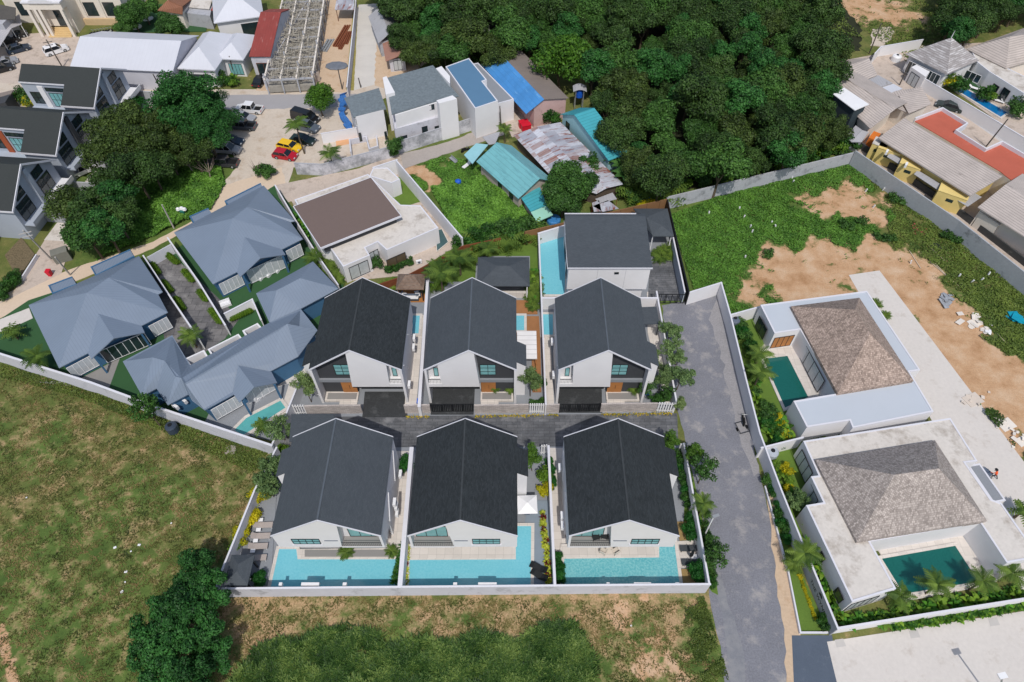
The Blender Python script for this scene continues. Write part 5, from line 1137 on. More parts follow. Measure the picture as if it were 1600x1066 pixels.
bed((1247, 893), (1275, 968), 26, ['yellow_shrub'], 'in the edging below the sign lettering', 'yellow edging below the sign', .3, .2, .05)
bed((1278, 962), (1292, 978), 4, ['strap_plant', 'shrub'], 'at the end of the sign wall', 'end of the sign wall', .9, .4)
bed((1272, 865), (1316, 968), 18, ['banana_plant', 'low_broadleaf'], 'between the sign wall and the lower right villa', 'behind the sign wall', .8, .7, .15)
bed((1260, 800), (1276, 850), 7, ['banana_plant', 'shrub'], 'between the long pale wall and the lower right villa', 'behind the long pale wall', 1.0, .8, .2)
bed((1318, 975), (1590, 930), 44, ['low_broadleaf', 'banana_plant', 'low_broadleaf'], 'in the lush bed below the curved step pool', 'lush bed below the curved step pool', .85, .6, .45)
bed((1330, 966), (1600, 918), 34, ['low_broadleaf', 'strap_plant'], 'in the lush bed below the curved step pool', 'lush bed below the curved step pool', 1.1, .6, .3)
bed((1395, 982), (1600, 948), 44, ['strap_plant', 'low_broadleaf'], 'spilling from the low wall onto the concrete yard', 'spilling onto the concrete yard', 1.0, .3, .15)
for i, (x, y, l) in enumerate([(1408, 930, 'leftmost'), (1468, 912, 'second from left'), (1540, 905, 'third from left'), (1588, 892, 'rightmost')]): plant('palm', x, y, 'bushy palm leaning over the lush bed below the pool, ' + l, 'palm tree', .72, 3.2, 'palms below the curved step pool', name='palm_tree')
for (x, y, l) in [(1370, 474, 'upper'), (1383, 492, 'lower')]: plant('areca', x, y, 'pale palm seedling on the slab edge behind the upper right villa, ' + l, 'plant', .6, .5, 'palm seedlings by the slab')
plant('small_palm', 1597, 800, 'spiky young palm at the right picture edge on the concrete slab', 'palm tree', 1, 1.5, name='palm_tree')
def tank(px, py, lab, r_=.75, h=1.7, mat=None):
    p = W(px, py, h); r = thing('water_tank', lab, 'water tank', (p.x, p.y, 0)); m = MB(); m.lathe((0, 0, 0), [(r_, 0), (r_, h - .25), (r_ * .8, h - .08), (.28, h)], 18); m.build('body', mat or greypl, r)
    m = MB(); m.lathe((0, 0, h - .01), [(.26, 0), (.24, .09)], 12); m.build('lid', darktrim, r); m = MB(); 
tank(1149, 497, 'grey round water tank in the corner by the long pale wall, upper'); tank(1208, 704, 'pale grey round water tank between the two right villas', mat=plain('pale_tank', C(168, 176, 186), .5, .05, 1)); tank(265, 664, 'glossy dark blue grey tank against the cracked white wall', .7, 1.4, plain('dark_tank', C(58, 68, 82), .3, .05, 1))
# ---------------- houses left and centre ----------------
def polyroof(r, polys, mat, name='roof', th=.12):
    """roof facets through photo points of known height (px, py, z)"""
    m = MB()
    for pl in polys:
        P = [W(*q) for q in pl]; n = len(P)
        nn = (P[1] - P[0]).cross(P[2] - P[0])
        if nn.z < 0: P = P[::-1]
        m.faces(P + [p - Vector((0, 0, th)) for p in P], [tuple(range(n)), tuple(range(2 * n - 1, n - 1, -1))] + [(i, n + i, n + (i + 1) % n, (i + 1) % n) for i in range(n)])
    return m.build(name, mat, r, world=True)
def under(r, pts, z, mat, inset=.45, zb=0, name='wall', ztop=None):
    P = [W(x, y, z) for x, y in pts]; n = len(P); A = sum(P[i].x * P[(i + 1) % n].y - P[(i + 1) % n].x * P[i].y for i in range(n)); s = 1 if A > 0 else -1; I = []
    for i in range(n):
        e0 = (P[i] - P[i - 1]).normalized(); e1 = (P[(i + 1) % n] - P[i]).normalized(); n0 = Vector((-e0.y, e0.x, 0)) * s; n1 = Vector((-e1.y, e1.x, 0)) * s
        I.append(P[i] + (n0 + n1) * (inset / max(.4, 1 + n0.dot(n1))))
    m = MB(); m.prism([(p.x, p.y) for p in I], zb, (ztop or z) - .13); return m.build(name, mat, r, world=True)
def at(pts, z, name, lab, cat, grp=None):
    P = [W(x, y, z) for x, y in pts]; c = sum(P, Vector()) / len(P); return thing(name, lab, cat, (c.x, c.y, 0), 0, grp)
ZE, ZP = 3.6, 6.3
def blue_main(Wc, S, E, Nc, peak, r2, na, nb, porch, lab, dz=0):
    r = at([Wc, S, E, Nc], ZE, 'bungalow', lab, 'bungalow', 'blue grey roofed bungalows')
    e = lambda p: (*p, ZE); pk = (*peak, ZP); q2 = (*r2, ZP - .15)
    polyroof(r, [[e(Wc), e(S), pk], [e(S), e(E), pk], [e(E), e(na), q2, pk], [e(nb), e(Nc), q2], [e(na), e(nb), q2], [e(Wc), pk, q2, e(Nc)]], blueroof)
    under(r, [Wc, S, E, Nc], ZE, bluewall, .5)
    (af, ab, lf, lb, rf, rb) = porch
    polyroof(r, [[(*lf, ZE), (*af, 5.1), (*ab, 5.1), (*lb, ZE)], [(*rf, ZE), (*rb, ZE), (*ab, 5.1), (*af, 5.1)]], blueroof, 'porch_roof')
    for p in (lf, rf):
        q = W(*p, ZE); c = W(*af, ZE); q = q.lerp(c, .12); m = MB(); m.tube((q.x, q.y, 0), (q.x, q.y, ZE - .1), .16, .16, 4); m.build('porch_post', bluewall, r, world=True)
    return r
rA = blue_main((44.6, 476.8), (92, 575), (262, 488), (217, 400), (136, 457.7), (169.6, 434), (247, 460), (254, 456), ((177.5, 528.6), (149, 482.5), (142.6, 561), (131, 541), (226, 519.6), (217, 500.5)), 'blue grey roofed bungalow at the far left with porch gable facing the cracked wall')
rB = blue_main((271.8, 363.4), (332.5, 444), (473, 373.3), (412, 290), (363.3, 341.6), (386, 323.5), (454, 347), (461, 345.3), ((406.8, 403.3), (377.8, 364.3), (375, 433), (363.3, 414), (445.8, 397.8), (435, 381.5)), 'blue grey roofed bungalow beside the brown flat roofed house, porch with white sofas')
wwin(rA, (99, 572), (141, 550), ZE, .5, 2.7, 5, 1, curtain, whitepl, off=-.42, px_z=3.6); wwin(rA, (229, 506), (258, 491), ZE, .5, 2.7, 4, 1, curtain, whitepl, off=-.42)
wwin(rB, (340, 440), (374, 423), ZE, .5, 2.7, 5, 1, curtain, whitepl, off=-.42); wwin(rB, (446, 388), (469, 376), ZE, .5, 2.7, 3, 1, curtain, whitepl, off=-.42)
wwin(rA, (150, 546), (222, 516), ZE, .3, 2.8, 6, 1, glass_dark, whitepl, off=-.35); wwin(rB, (383, 420), (440, 394), ZE, .3, 2.8, 6, 1, curtain, whitepl, off=-.35)
def leanbox(r, pts, z, name='parapet_roof'):
    P = [W(x, y, z) for x, y in pts]; m = MB(); m.prism([(p.x, p.y) for p in P], z - .5, z - .12); o = m.build(name, blueroof, r, world=True)
    m = MB(); n = len(P)
    for i in (3, 0, 1): m.seg(P[i], P[(i + 1) % n], .14 + .004 * i, 0, z + .003 * i, .05)
    m.build('parapet', bluewall, o, world=True)
for r, a in ((rA, [(82, 458), (76, 446), (112, 432.5), (119, 444)]), (rA, [(149.5, 430), (142, 417), (203, 390), (209, 400)]), (rB, [(304, 350), (296.5, 338), (325, 325.5), (334, 337)]), (rB, [(361, 325), (351.5, 314), (406.8, 286.5), (415, 297)])): leanbox(r, a, 3.7)
rC = at([(192, 565), (262, 633), (466, 557), (300, 571)], ZE, 'bungalow', 'long blue grey roofed bungalow in front with gabled porch over the blue-green pool', 'bungalow', 'blue grey roofed bungalows')
e = lambda x, y: (x, y, ZE); Z5 = 5.6
polyroof(rC, [[e(191.7, 564.8), e(222, 618.8), (238.6, 558.5, Z5)], [e(222, 618.8), e(244.5, 607), (257.4, 563.7, Z5), (238.6, 558.5, Z5)], [e(244.5, 607), e(262, 632.9), (273.8, 588.3, Z5 - .1), (257.4, 563.7, Z5)],
    [e(262, 632.9), e(293.7, 616.4), (283, 590.6, Z5 - .1), (273.8, 588.3, Z5 - .1)], [e(293.7, 616.4), (300, 626, ZE), (289, 599, Z5), (283, 590.6, Z5 - .1)], [e(319.5, 641), e(365, 616.4), e(422.7, 580), e(466, 557), (449, 506, Z5), (289, 599, Z5), e(300, 626)],
    [e(191.7, 564.8), (238.6, 558.5, Z5), (257.4, 563.7, Z5), (273.8, 588.3, Z5 - .1), (283, 590.6, Z5 - .1), e(297, 570.7), e(269, 523.8)], [(283, 590.6, Z5 - .1), (289, 599, Z5), (449, 506, Z5), e(421.5, 504), e(297, 570.7)], [(449, 506, Z5), e(466, 557), e(496, 516), e(470, 483), e(421.5, 504)]], blueroof)
under(rC, [(191.7, 564.8), (222, 618.8), (244.5, 607), (262, 632.9), (293.7, 616.4), (319.5, 641), (466, 557), (496, 516), (470, 483), (297, 570.7), (269, 523.8)], ZE, bluewall, .5)
polyroof(rC, [[e(374, 629), (397, 605, 5.1), (372, 571, 5.1), e(363.5, 614)], [e(433, 598), e(424, 581), (372, 571, 5.1), (397, 605, 5.1)]], blueroof, 'porch_roof')
for p in ((379, 625), (428, 599)): q = W(*p, ZE); m = MB(); m.tube((q.x, q.y, 0), (q.x, q.y, 3.4), .16, .16, 4); m.build('porch_post', bluewall, rC, world=True)
wwin(rC, (327, 638), (370, 614), ZE, .5, 2.7, 5, 1, curtain, whitepl, off=-.42); wwin(rC, (380, 612), (424, 588), ZE, .3, 2.8, 4, 1, curtain, whitepl, off=-.5)
for k, a in enumerate([[(297, 571), (290, 561), (318, 548), (324, 558)], [(334, 558), (326, 546), (372, 523), (380, 533)], [(388, 528), (380, 517), (402, 506), (409, 514)]]):
    P = [W(x, y, 3.5) for x, y in a]; m = MB(); m.seg(P[0], P[1], .2, 0, 3.5, .1); m.seg(P[1], P[2], .2, 0, 3.503, .1); m.seg(P[2], P[3], .2, 0, 3.498, .1); m.build('entry_parapet', white, rC, world=True)
rD = at([(393, 457.6), (489, 408.7), (528.8, 451), (470, 482.3)], ZE, 'bungalow', 'blue grey hip roofed bungalow wing behind the darkest villa roof', 'bungalow', 'blue grey roofed bungalows')
polyroof(rD, [[e(400, 458.5), e(489, 408.7), (469, 434.8, 5.2), (432, 453.8, 5.2)], [e(489, 408.7), e(528.8, 451), (469, 434.8, 5.2)], [e(528.8, 451), e(470, 482.3), (432, 453.8, 5.2), (469, 434.8, 5.2)], [e(470, 482.3), e(421, 504), e(400, 458.5), (432, 453.8, 5.2)]], blueroof)
under(rD, [(400, 458.5), (489, 408.7), (528.8, 451), (470, 482.3), (421, 504)], ZE, bluewall, .5)
for (x, y, l) in [(276, 633, 'left'), (289, 624, 'right')]: p = W(x, y, 2.2); ac_unit((p.x, p.y - .3, 2.0), -.5, 'large white air conditioner on the blue wall above the cracked wall, ' + l)
pool('blue-green pool slanting under the gabled blue porch', [(366, 672), (380, 680), (446, 637), (438, 626), (385, 653)], plain('bluegreen_water', C(92, 168, 168), .08, .1, .6, spec=.6), zw=.3, cw=.4)
def seat(px, py, a, lab, w=1.0, z=.1, mat=fabricgrey):
    p = W(px, py, .5); r = thing('outdoor_sofa', lab, 'sofa', (p.x, p.y, z), a, 'porch sofas'); box_part('seat', r, mat, -w, w, -.4, .4, 0, .4); box_part('backrest', r, mat, -w, w, .28, .42, .4, .8); box_part('cushion', r, whitepl, -w + .08, w - .08, -.3, .26, .4, .5); return r
for i, (x, y) in enumerate([(200, 545), (211, 541), (221, 533)]): seat(x, y, -.4, 'grey armchair on the shaded porch of the far left bungalow, %s' % ('left', 'middle', 'right')[i], .42)
for i, (x, y) in enumerate([(404, 432), (416, 427), (430, 420)]): seat(x, y, -.4, 'white sofa on the porch beside the brown flat roofed house, %s' % ('left', 'middle', 'right')[i], .6, mat=whitepl)
for i, (x, y) in enumerate([(398, 620), (408, 612)]): seat(x, y, 2.6, 'white lounge seat at the porch over the blue-green pool, %s' % ('left', 'right')[i], .6, mat=whitepl)
seat(352, 474, .5, 'white bench on the turf right of the dark driveway', .7, mat=whitepl)
for (A, B, l, n) in [((262, 398), (278, 412), 'at the right edge of the dark driveway, first', 5), ((288, 423), (302, 440), 'at the right edge of the dark driveway, second', 5), ((312, 455), (324, 470), 'at the right edge of the dark driveway, third', 5), ((330, 484), (346, 505), 'at the right edge of the dark driveway, fourth', 6), ((236, 410), (248, 428), 'at the left edge of the dark driveway, first', 5), ((255, 440), (268, 456), 'at the left edge of the dark driveway, second', 5), ((275, 466), (287, 484), 'at the left edge of the dark driveway, third', 5), ((360, 500), (392, 486), 'behind the short white wall', 9)]:
    a, b = W(*A, .4), W(*B, .4); c = (a + b) / 2; r = thing('hedge', 'yellow green clipped hedge piece ' + l, 'hedge', (c.x, c.y, 0), 0, 'hedge pieces along the dark driveway')
    for i in range(n):
        p = a.lerp(b, (i + .5) / n); o = bpy.data.objects.new('bush', KIND['hedge_bush'][0][0][1]); col.objects.link(o); o.parent = r; o.location = (p.x - c.x, p.y - c.y, 0); o.scale = (.75, .75, 1)
A, B = W(228, 396, 1.6), W(263, 377, 1.6); wall('sliding_gate', 'white ribbed sliding gate at the lane end of the dark driveway', 'gate', [(230, 402), (266, 382)], 1.9, .12, whitemetal)
plant('palm', 294, 520, 'coconut palm by the inner end of the dark driveway', 'palm tree', .75, 3.2, name='palm_tree'); plant('palm', 56, 556, 'dark palm lying against the cracked wall on the turf', 'palm tree', .8, 3.2, name='palm_tree'); plant('small_palm', 18, 518, 'small palm beside the white ramp at the left picture edge', 'palm tree', 1.1, 1.6, name='palm_tree')
plant('palm', 487, 395, 'palm between the blue bungalow and its white boundary wall', 'palm tree', .7, 3.2, name='palm_tree')
bed((458, 332), (486, 368), 12, ['banana_plant', 'strap_plant'], 'squeezed between white wall and brown flat roofed house', 'planting along the brown roofed house', .9, .8, .15); bed((496, 395), (530, 440), 8, ['strap_plant', 'areca'], 'squeezed between white wall and brown flat roofed house', 'planting along the brown roofed house', .9, .6, .2)
# brown flat roofed house
P0 = [(516, 388), (536, 417), (578, 399), (571, 387), (590, 378), (604, 391), (685, 356), (657, 321), (581, 278.5), (462.5, 319.7)]
rE = polyhouse('modern_house', 'white house with large brown flat roof and stained concrete terrace roofs', 'house', P0[:8] + [(626, 320), (575, 272), (460, 312), (500, 385)], 3.3, white, flatconc)
f, L = frame((501, 387), (626, 337), 4.7); D = f.l(462.5, 319.7, 4.7)[1]; D2 = f.l(581, 278.5, 4.7)[1]; D = (D + D2) / 2
rF = thing('upper_storey', 'x', 'x', tuple(f.o), f.a); m = MB(); m.box(0, L, 0, D, 4.45, 4.7); o1 = m.build('upper_roof', brownroof, rF); m = MB(); m.box(-.08, L + .08, -.1, 0, 4.4, 4.72); m.box(-.1, 0, 0, D, 4.4, 4.72); m.box(L, L + .1, 0, D, 4.4, 4.72); m.box(-.08, L + .08, D, D + .1, 4.4, 4.72)
o2 = m.build('roof_edge', coping, rF); m = MB(); m.box(.6, L - .6, .5, D - .5, 3.0, 4.45); o3 = m.build('clerestory', darkwall, rF)
for o in (o1, o2, o3): o.parent = rE; M = FR[rE.name].inverted() @ FR[rF.name]; o.matrix_local = M
bpy.data.objects.remove(rF)
wwin(rE, (543, 414), (573, 401), 3.3, .3, 2.7, 2, 1, curtain); wwin(rE, (602, 401), (632, 388), 3.3, .3, 2.6, 2, 1, plain('bronze_glass', C(92, 80, 62), .1, .1, 1)); wwin(rE, (575, 391), (589, 384), 3.3, .3, 2.7, 2, 1, curtain)
polyhouse('garage_block', 'white block with flat roof and dark doorway by the small lawn', 'outbuilding', [(577, 275), (612, 286), (625, 280), (606, 262), (583, 262)], 3.0, white, flatconc)
pool('small sunken dark pool behind the tall panel wall', [(683, 392), (700, 378), (690, 358), (680, 360)], plain('dim_water', C(70, 96, 98), .1, .08, 1), zw=.3, cw=.1)
plant('shrub', 590, 412, 'brownish potted bush on the notch terrace of the brown roofed house', 'shrub', 1.3, .8); bed((604, 421), (640, 408), 8, ['shrub'], 'in front of the bronze glass door', 'shrubs at the bronze glass door', 1.0, .7, .3)
p = W(654, 406, 1); ac_unit((p.x, p.y, .3), .35, 'white air conditioner at the ground by the brown roofed house', None)
# three dark gabled town houses at the left edge
def townhouse(A, B, lab, zr=9.6, ze=6.0, D=13.6, rust=False):
    f, L = frame(A, B, ze); r = thing('town_house', lab, 'house', tuple(f.o), f.a, 'dark gabled town houses')
    k = .5; sl = (zr - ze) / (L / 2)
    m = MB(); m.gable(-.2, L + .2, -.5, 5.4, ze - .1, zr, 'y', .2); m.gable(3.0, L + .2, 5.4, D, ze + 3.0 * sl, zr, 'y', .2, k=(L / 2 - 3.0) / (L + .2 - 3.0), zc=ze - .1); rf = m.build('roof', darkroof, r)
    m = MB()
    for s in (0, 1):
        a = (-.25, ze - .1) if s == 0 else (L + .25, ze - .1); c = (L / 2, zr + .05)
        m.hexa([(a[0], -.62, a[1] - .2), (c[0], -.62, c[1] - .2), (c[0], -.5, c[1] - .2), (a[0], -.5, a[1] - .2), (a[0], -.62, a[1] + .12), (c[0], -.62, c[1] + .12), (c[0], -.5, c[1] + .12), (a[0], -.5, a[1] + .12)])
    m.box(-.25, -.2, -.5, 5.4, ze - .3, ze); m.box(2.95, 3.0, 5.4, D, ze + 3 * sl - .2, ze + 3 * sl + .06); m.build('roof_trim', coping, rf)
    m = MB(); z_ = lambda x: ze - .25 + min(x, L - x) * sl
    for y0, y1 in ((0, D),):
        pts = [(.3, 0), (L - .3, 0), (L - .3, z_(L - .3)), (L / 2, z_(L / 2)), (3.2, z_(3.2)), (3.2, 3.2), (.3, 3.2)]
        n = len(pts); m.faces([(x, 5.4, z) for x, z in pts] + [(x, D, z) for x, z in pts], [(i, (i + 1) % n, n + (i + 1) % n, n + i) for i in range(n)] + [tuple(range(n)), tuple(range(2 * n - 1, n - 1, -1))])
        pts = [(.3, 0), (L - .3, 0), (L - .3, z_(L - .3)), (L / 2, z_(L / 2)), (.3, z_(.3))]; n = len(pts)
        m.faces([(x, 0, z) for x, z in pts] + [(x, 5.395, z) for x, z in pts], [(i, (i + 1) % n, n + (i + 1) % n, n + i) for i in range(n)] + [tuple(range(n)), tuple(range(2 * n - 1, n - 1, -1))])
    m.build('wall', paleblue, r)
    for x0 in (1.1, L / 2 + 1.0): window(r, 'S', x0, x0 + 3.0, 0, 2.9, 5.6, 2, 2, glass_dark); window(r, 'S', x0 + .9 if x0 < 3 else x0, x0 + 3.0 if x0 < 3 else x0 + 2.3, 0, 5.9, 7.3, 2, 1, glass_dark)
    m = MB(); m.box(L / 2 - .35, L / 2 + .45, -.45, 0, 0, zr - .9); m.build('facade_fin', paleblue if not rust else darkwall, r)
    m = MB(); m.box(.6, L / 2 - .5, -1.6, -.005, 2.5, 2.7); m.box(.6, L / 2 - .5, -1.65, -1.55, 2.7, 3.3); m.build('balcony', paleblue, r)
    m = MB(); m.box(L / 2 + .5, L - .2, -2.0, -.005, 2.5, 2.7); m.box(L / 2 + .5, L - .2, -2.05, -1.95, 2.7, 3.4); m.build('balcony', white, r)
    window(r, 'W', 6.4, 9.4, 3.195, 3.4, 6.0, 4, 2, glass_teal); window(r, 'W', 6.2, 9.6, 3.19, 6.3, 7.0, 4, 1, glass_dark); window(r, 'W', 11, 12.8, 3.195, 3.8, 6, 2, 2, glass_dark)
    m = MB(); m.box(3.0, 3.185, 9.8, 10.8, 3.2, ze + 1.2); m.build('accent_panel', plain('copper_panel', C(160, 84, 54), .7, .08, 1) if rust else white, r)
    m = MB(); m.box(.3, 3.2, 5.4, D, 3.0, 3.19); m.box(.2, .35, 5.4, D, 3.0, 3.5); m.build('side_terrace', greytile, r)
    m = MB(); m.box(.3, 4.2, -5.5, -1.7, 0, .08); m.build('front_slab', flatconc, r)
    m = MB(); m.box(L - .1, L + .1, -6.2, -.1, 0, 1.9); m.build('yard_wall', concwall, r); m = MB(); m.box(4.3, 4.45, -6.2, -.1, 0, 1.9); m.build('yard_wall', concwall, r)
    m = MB(); m.box(4.4, L - .1, -6.25, -6.1, 0, 1.6); m.build('front_wall', white, r)
    return r
townhouse((143, 167), (192, 109), 'dark gabled town house with teal side windows, topmost of three')
townhouse((83, 241), (140, 175), 'dark gabled town house with copper panel on its side terrace, middle of three', rust=True)
townhouse((15, 329), (80, 250), 'dark gabled town house cut by the left picture edge, lowest of three')
f, L = frame((-22, 432), (38, 345), 5); 
r = thing('town_house', 'town house front at the left edge below the three dark gables, mostly out of frame', 'house', tuple(W(-35, 400, 0)), .3); box_part('wall', r, paleblue, -5, 2.0, -4, 6, 0, 5.5); window(r, 'E', -2.5, .5, 2.0, 2.8, 5, 2, 2); window(r, 'E', 1.5, 4.5, 2.0, 2.8, 5, 2, 2)
sheet('planted_bed', [(8, 400), (34, 372), (55, 398), (32, 432), (22, 425)], plain('leaf_litter', C(108, 96, 74), .95, .4, 3, fine=6))
wall('yard_wall', 'thin white curb wall beside the leafy bed at the left edge', 'wall', [(33, 434), (56, 398)], .7, .2, coping)
bed((4, 462), (26, 428), 8, ['shrub'], 'in the dark hedge at the left picture edge', 'dark hedge at the left edge', 1.2, .7, .3)
# ivory mansion
r = thing('mansion', 'ivory classical building with pillared portal and golden stairs at the top left', 'building', (-92.5, 137, 0)); F0 = Vector((-92.5, 137, 0))
def lb(n, mt, x0, x1, y0, y1, z0, z1, par=None): m = MB(); m.box(x0 + 92.5, x1 + 92.5, y0 - 137, y1 - 137, z0, z1); return m.build(n, mt, par or r)
lb('wing', mansionm, -89.4, -80.2, 141.0, 156, 0, 15); lb('wing', mansionm, -104.5, -96.6, 141.2, 156, 0, 15); po = lb('portal_block', mansionm, -96.6, -89.4, 137.2, 155, 0, 15.2)
lb('lintel', mansionm, -96.8, -89.2, 135.4, 137.2, 5.6, 6.9); lb('lintel_trim', coping, -96.9, -89.1, 135.2, 137.3, 6.9, 7.15)
for x in (-96.5, -95.2, -94.3, -90.0): m = MB(); m.box(x + 92.5, x + 92.5 + .55, -1.6, -1.05, 0, 5.6); m.build('pillar', mansionm, r)
for i in range(7): lb('step', plain('golden_step', C(206, 178, 130), .8, .06, 1) if i == 0 else MATS['golden_step'], -94.9 + .02 * i, -90.2, 135.1 + i * .35, 137.2, .2 * i + .001, .2 * i + .2)
m = MB(); n = 10; pts = [(math.cos(math.pi * i / n) * 2.4, 6.95 + math.sin(math.pi * i / n) * .9) for i in range(n + 1)]; nn = len(pts)
m.faces([(x - .5, -1.9, z) for x, z in pts] + [(x - .5, -1.5, z) for x, z in pts], [(i, (i + 1) % nn, nn + (i + 1) % nn, nn + i) for i in range(nn)] + [tuple(range(nn)), tuple(range(2 * nn - 1, nn - 1, -1))]); m.build('pediment', coping, r)
for x0, x1, y in ((-92.6, -90.8, 137.2),): window(r, 'S', x0 + 92.5, x1 + 92.5, y - 137, 1.5, 4.6, 1, 1)
for x0, x1, y in ((-88.2, -85.9, 141.0), (-84.2, -81.9, 141.0), (-102.3, -99.6, 141.2)):
    window(r, 'S', x0 + 92.5, x1 + 92.5, y - 137, 1.6, 4.4, 1, 1, name='window')
    for zz in (8.2,): window(r, 'S', x0 + 92.5, x1 + 92.5, y - 137, zz, zz + 3.2, 4, 5, plain('lilac_glass', C(120, 118, 140), .2, .05, 1) if 'lilac_glass' not in MATS else MATS['lilac_glass'], whitepl)
    m = MB(); pts = [((x0 + x1) / 2 + 92.5 + math.cos(math.pi * i / 8) * 1.25, 5.3 + math.sin(math.pi * i / 8) * 1.0) for i in range(9)]; nn = 9
    m.faces([(x, y - 137 - .14, z) for x, z in pts] + [(x, y - 137 - .003, z) for x, z in pts], [(i, (i + 1) % nn, nn + (i + 1) % nn, nn + i) for i in range(nn)] + [tuple(range(nn)), tuple(range(2 * nn - 1, nn - 1, -1))]); m.build('arch_panel', mansionm, r)
for x in (-96.1, -93.9, -91.7): window(r, 'S', x + 92.5, x + 93.7, .2, 8, 12.4, 2, 6, MATS['lilac_glass'], whitepl)
lb('cornice', coping, -89.35, -80.0, 140.75, 141.0, 7.0, 7.25); lb('cornice', coping, -104.7, -96.7, 140.95, 141.2, 7.0, 7.25)
for x in (-89.0, -85.1, -80.7): lb('pilaster', mansionm, x, x + .55, 140.8, 141.0, 0, 7.0)
lb('plinth', plain('sandstone_plinth', C(200, 174, 138), .9, .1, 1), -89.3, -80.1, 140.2, 140.78, 0, 1.3)
# white metal shed
f, L = frame((109, 105), (270, 112.5), 4.2); D = 13.0
r = thing('shed', 'long white metal shed below the ivory building', 'shed', tuple(f.o), f.a); m = MB(); m.gable(0, L, 0, D, 4.2, 6.6, 'x', .12, k=.5); m.build('roof', whitemetal, r)
m = MB(); m.box(.4, L - .4, .4, D - .4, 0, 4.08); m.faces([(L - .41, .4, 4.05), (L - .41, D - .4, 4.05), (L - .41, D / 2, 6.4), (L - .43, .4, 4.05), (L - .43, D - .4, 4.05), (L - .43, D / 2, 6.4)], [(0, 1, 2), (3, 5, 4)]); m.build('wall', white2, r)
wall('roadside_wall', 'cream wall with dark streaks between the white shed and the road', 'wall', [(176, 124), (278, 130)], 1.6, .2, plain('streaked_wall', C(205, 196, 186), .9, .06, .5, stain=C(110, 104, 98), stain_at=.64))
# white hip roofed house, red roof, building site
def hiphouse(A, B, Dp, z, zr, wallm, roofm, lab, grp=None, name='house', over=.5, wins=()):
    f, L = frame(A, B, z); D = f.l(*Dp, z)[1]; r = thing(name, lab, 'house', tuple(f.o), f.a, grp); m = MB(); m.hip(0, L, 0, D, z, zr, .2); m.build('roof', roofm, r)
    box_part('wall', r, wallm, over, L - over, over, D - over, 0, z - .19)
    for side, a0, a1, z0, z1, nx in wins:
        k = {'S': over, 'N': D - over, 'W': over, 'E': L - over}[side]; T = L if side in 'SN' else D; window(r, side, a0 * T, a1 * T, k, z0, z1, nx, 1)
    return r, f, L, D
rw, f, L, D = hiphouse((277, 107), (336, 110), (318, 52), 3.8, 6.2, white, whitemetal, 'white hip roofed house right of the white metal shed', wins=[('S', .2, .8, .5, 2.5, 3)])
x1, y1 = f.l(380, 94, 3.8); x0, y0 = f.l(345, 92, 3.8); m = MB(); m.hip(L - 1.5, x1, y0 + .0, y0 + 9, 3.81, 5.6, .2); m.build('side_roof', whitemetal, rw); box_part('side_wall', rw, white, L - 1, x1 - .6, y0 + .6, y0 + 8.5, 0, 3.6)
window(rw, 'S', L + .4, x1 - 1, y0 + .6, .4, 2.6, 4, 1, glass_teal)
hiphouse((334, 36), (412, 25), (352, -10), 4.2, 7.4, white, whitemetal, 'white hip roofed house at the top edge above the red roof', wins=[('S', .5, .9, .5, 3, 3)])
f, L = frame((389, 88), (422.5, 88), 4.4); D = f.l(450, 14, 4.4)[1]
r = thing('workshop', 'narrow building with faded red sheet roof and white side wall', 'workshop', tuple(f.o), f.a); m = MB(); m.gable(0, L, 0, D, 4.4, 6.6, 'x', .14, k=.68); m.build('roof', redroof, r)
m = MB(); m.box(.1, L - .15, .3, D - .2, 0, 4.2); m.faces([(L - .15, .3, 4.2), (L - .15, D - .2, 4.2), (L - .15, D * .68, 6.4), (L - .2, .3, 4.2), (L - .2, D - .2, 4.2), (L - .2, D * .68, 6.4)], [(0, 1, 2), (3, 5, 4)]); m.build('wall', white2, r); window(r, 'S', .8, L - .6, .3, .3, 2.9, 2, 1, glass_dark, rustm)
f, L = frame((413, 122), (490, 118), 3.4); D = 36
r = thing('building_skeleton', 'unfinished concrete house skeleton with bare beams and rebar', 'building site', tuple(f.o), f.a)
nx, ny = 4, 10; W_ = 8.6
for j in range(ny):
    y = j * 3.7
    for i in range(nx):
        x = i * W_ / 3; m = MB(); m.box(x - .12, x + .12, y - .12, y + .12, 0, 3.2 + (1.0 if (i + j) % 3 == 0 else 0)); m.build('column', concwall, r)
    m = MB(); m.box(-.1, W_ + .1, y - .1, y + .1, 2.75, 3.05); m.build('cross_beam', concwall, r)
for i in range(nx): x = i * W_ / 3; m = MB(); m.box(x - .14, x + .14, -.2, 33.5, 3.052, 3.4); m.build('long_beam', offwhite, r)
m = MB()
for _ in range(1300):
    x, y = rnd.uniform(.2, W_ - .2), rnd.uniform(0, 33); a = rnd.choice([0, math.pi / 2, rnd.uniform(0, 3)]); m.obox((x, y, rnd.uniform(2.0, 3.9)), rnd.uniform(.3, 2.2), .08, .06, a, 0, rnd.uniform(-.3, .3))
for _ in range(240): x, y = rnd.uniform(.2, W_ - .2), rnd.uniform(0, 33); m.box(x, x + .05, y, y + .05, .5, rnd.uniform(3.3, 4.6))
tag(m.build('formwork_and_rebar', plain('weathered_formwork', C(168, 162, 150), .95, .3, 1.5), r), kind='stuff')
m = MB(); m.box(.2, W_ - .2, .2, 33, .3, 1.5); m.build('floor_slab', plain('site_slab', C(150, 146, 138), .95, .2, 1.2), r)
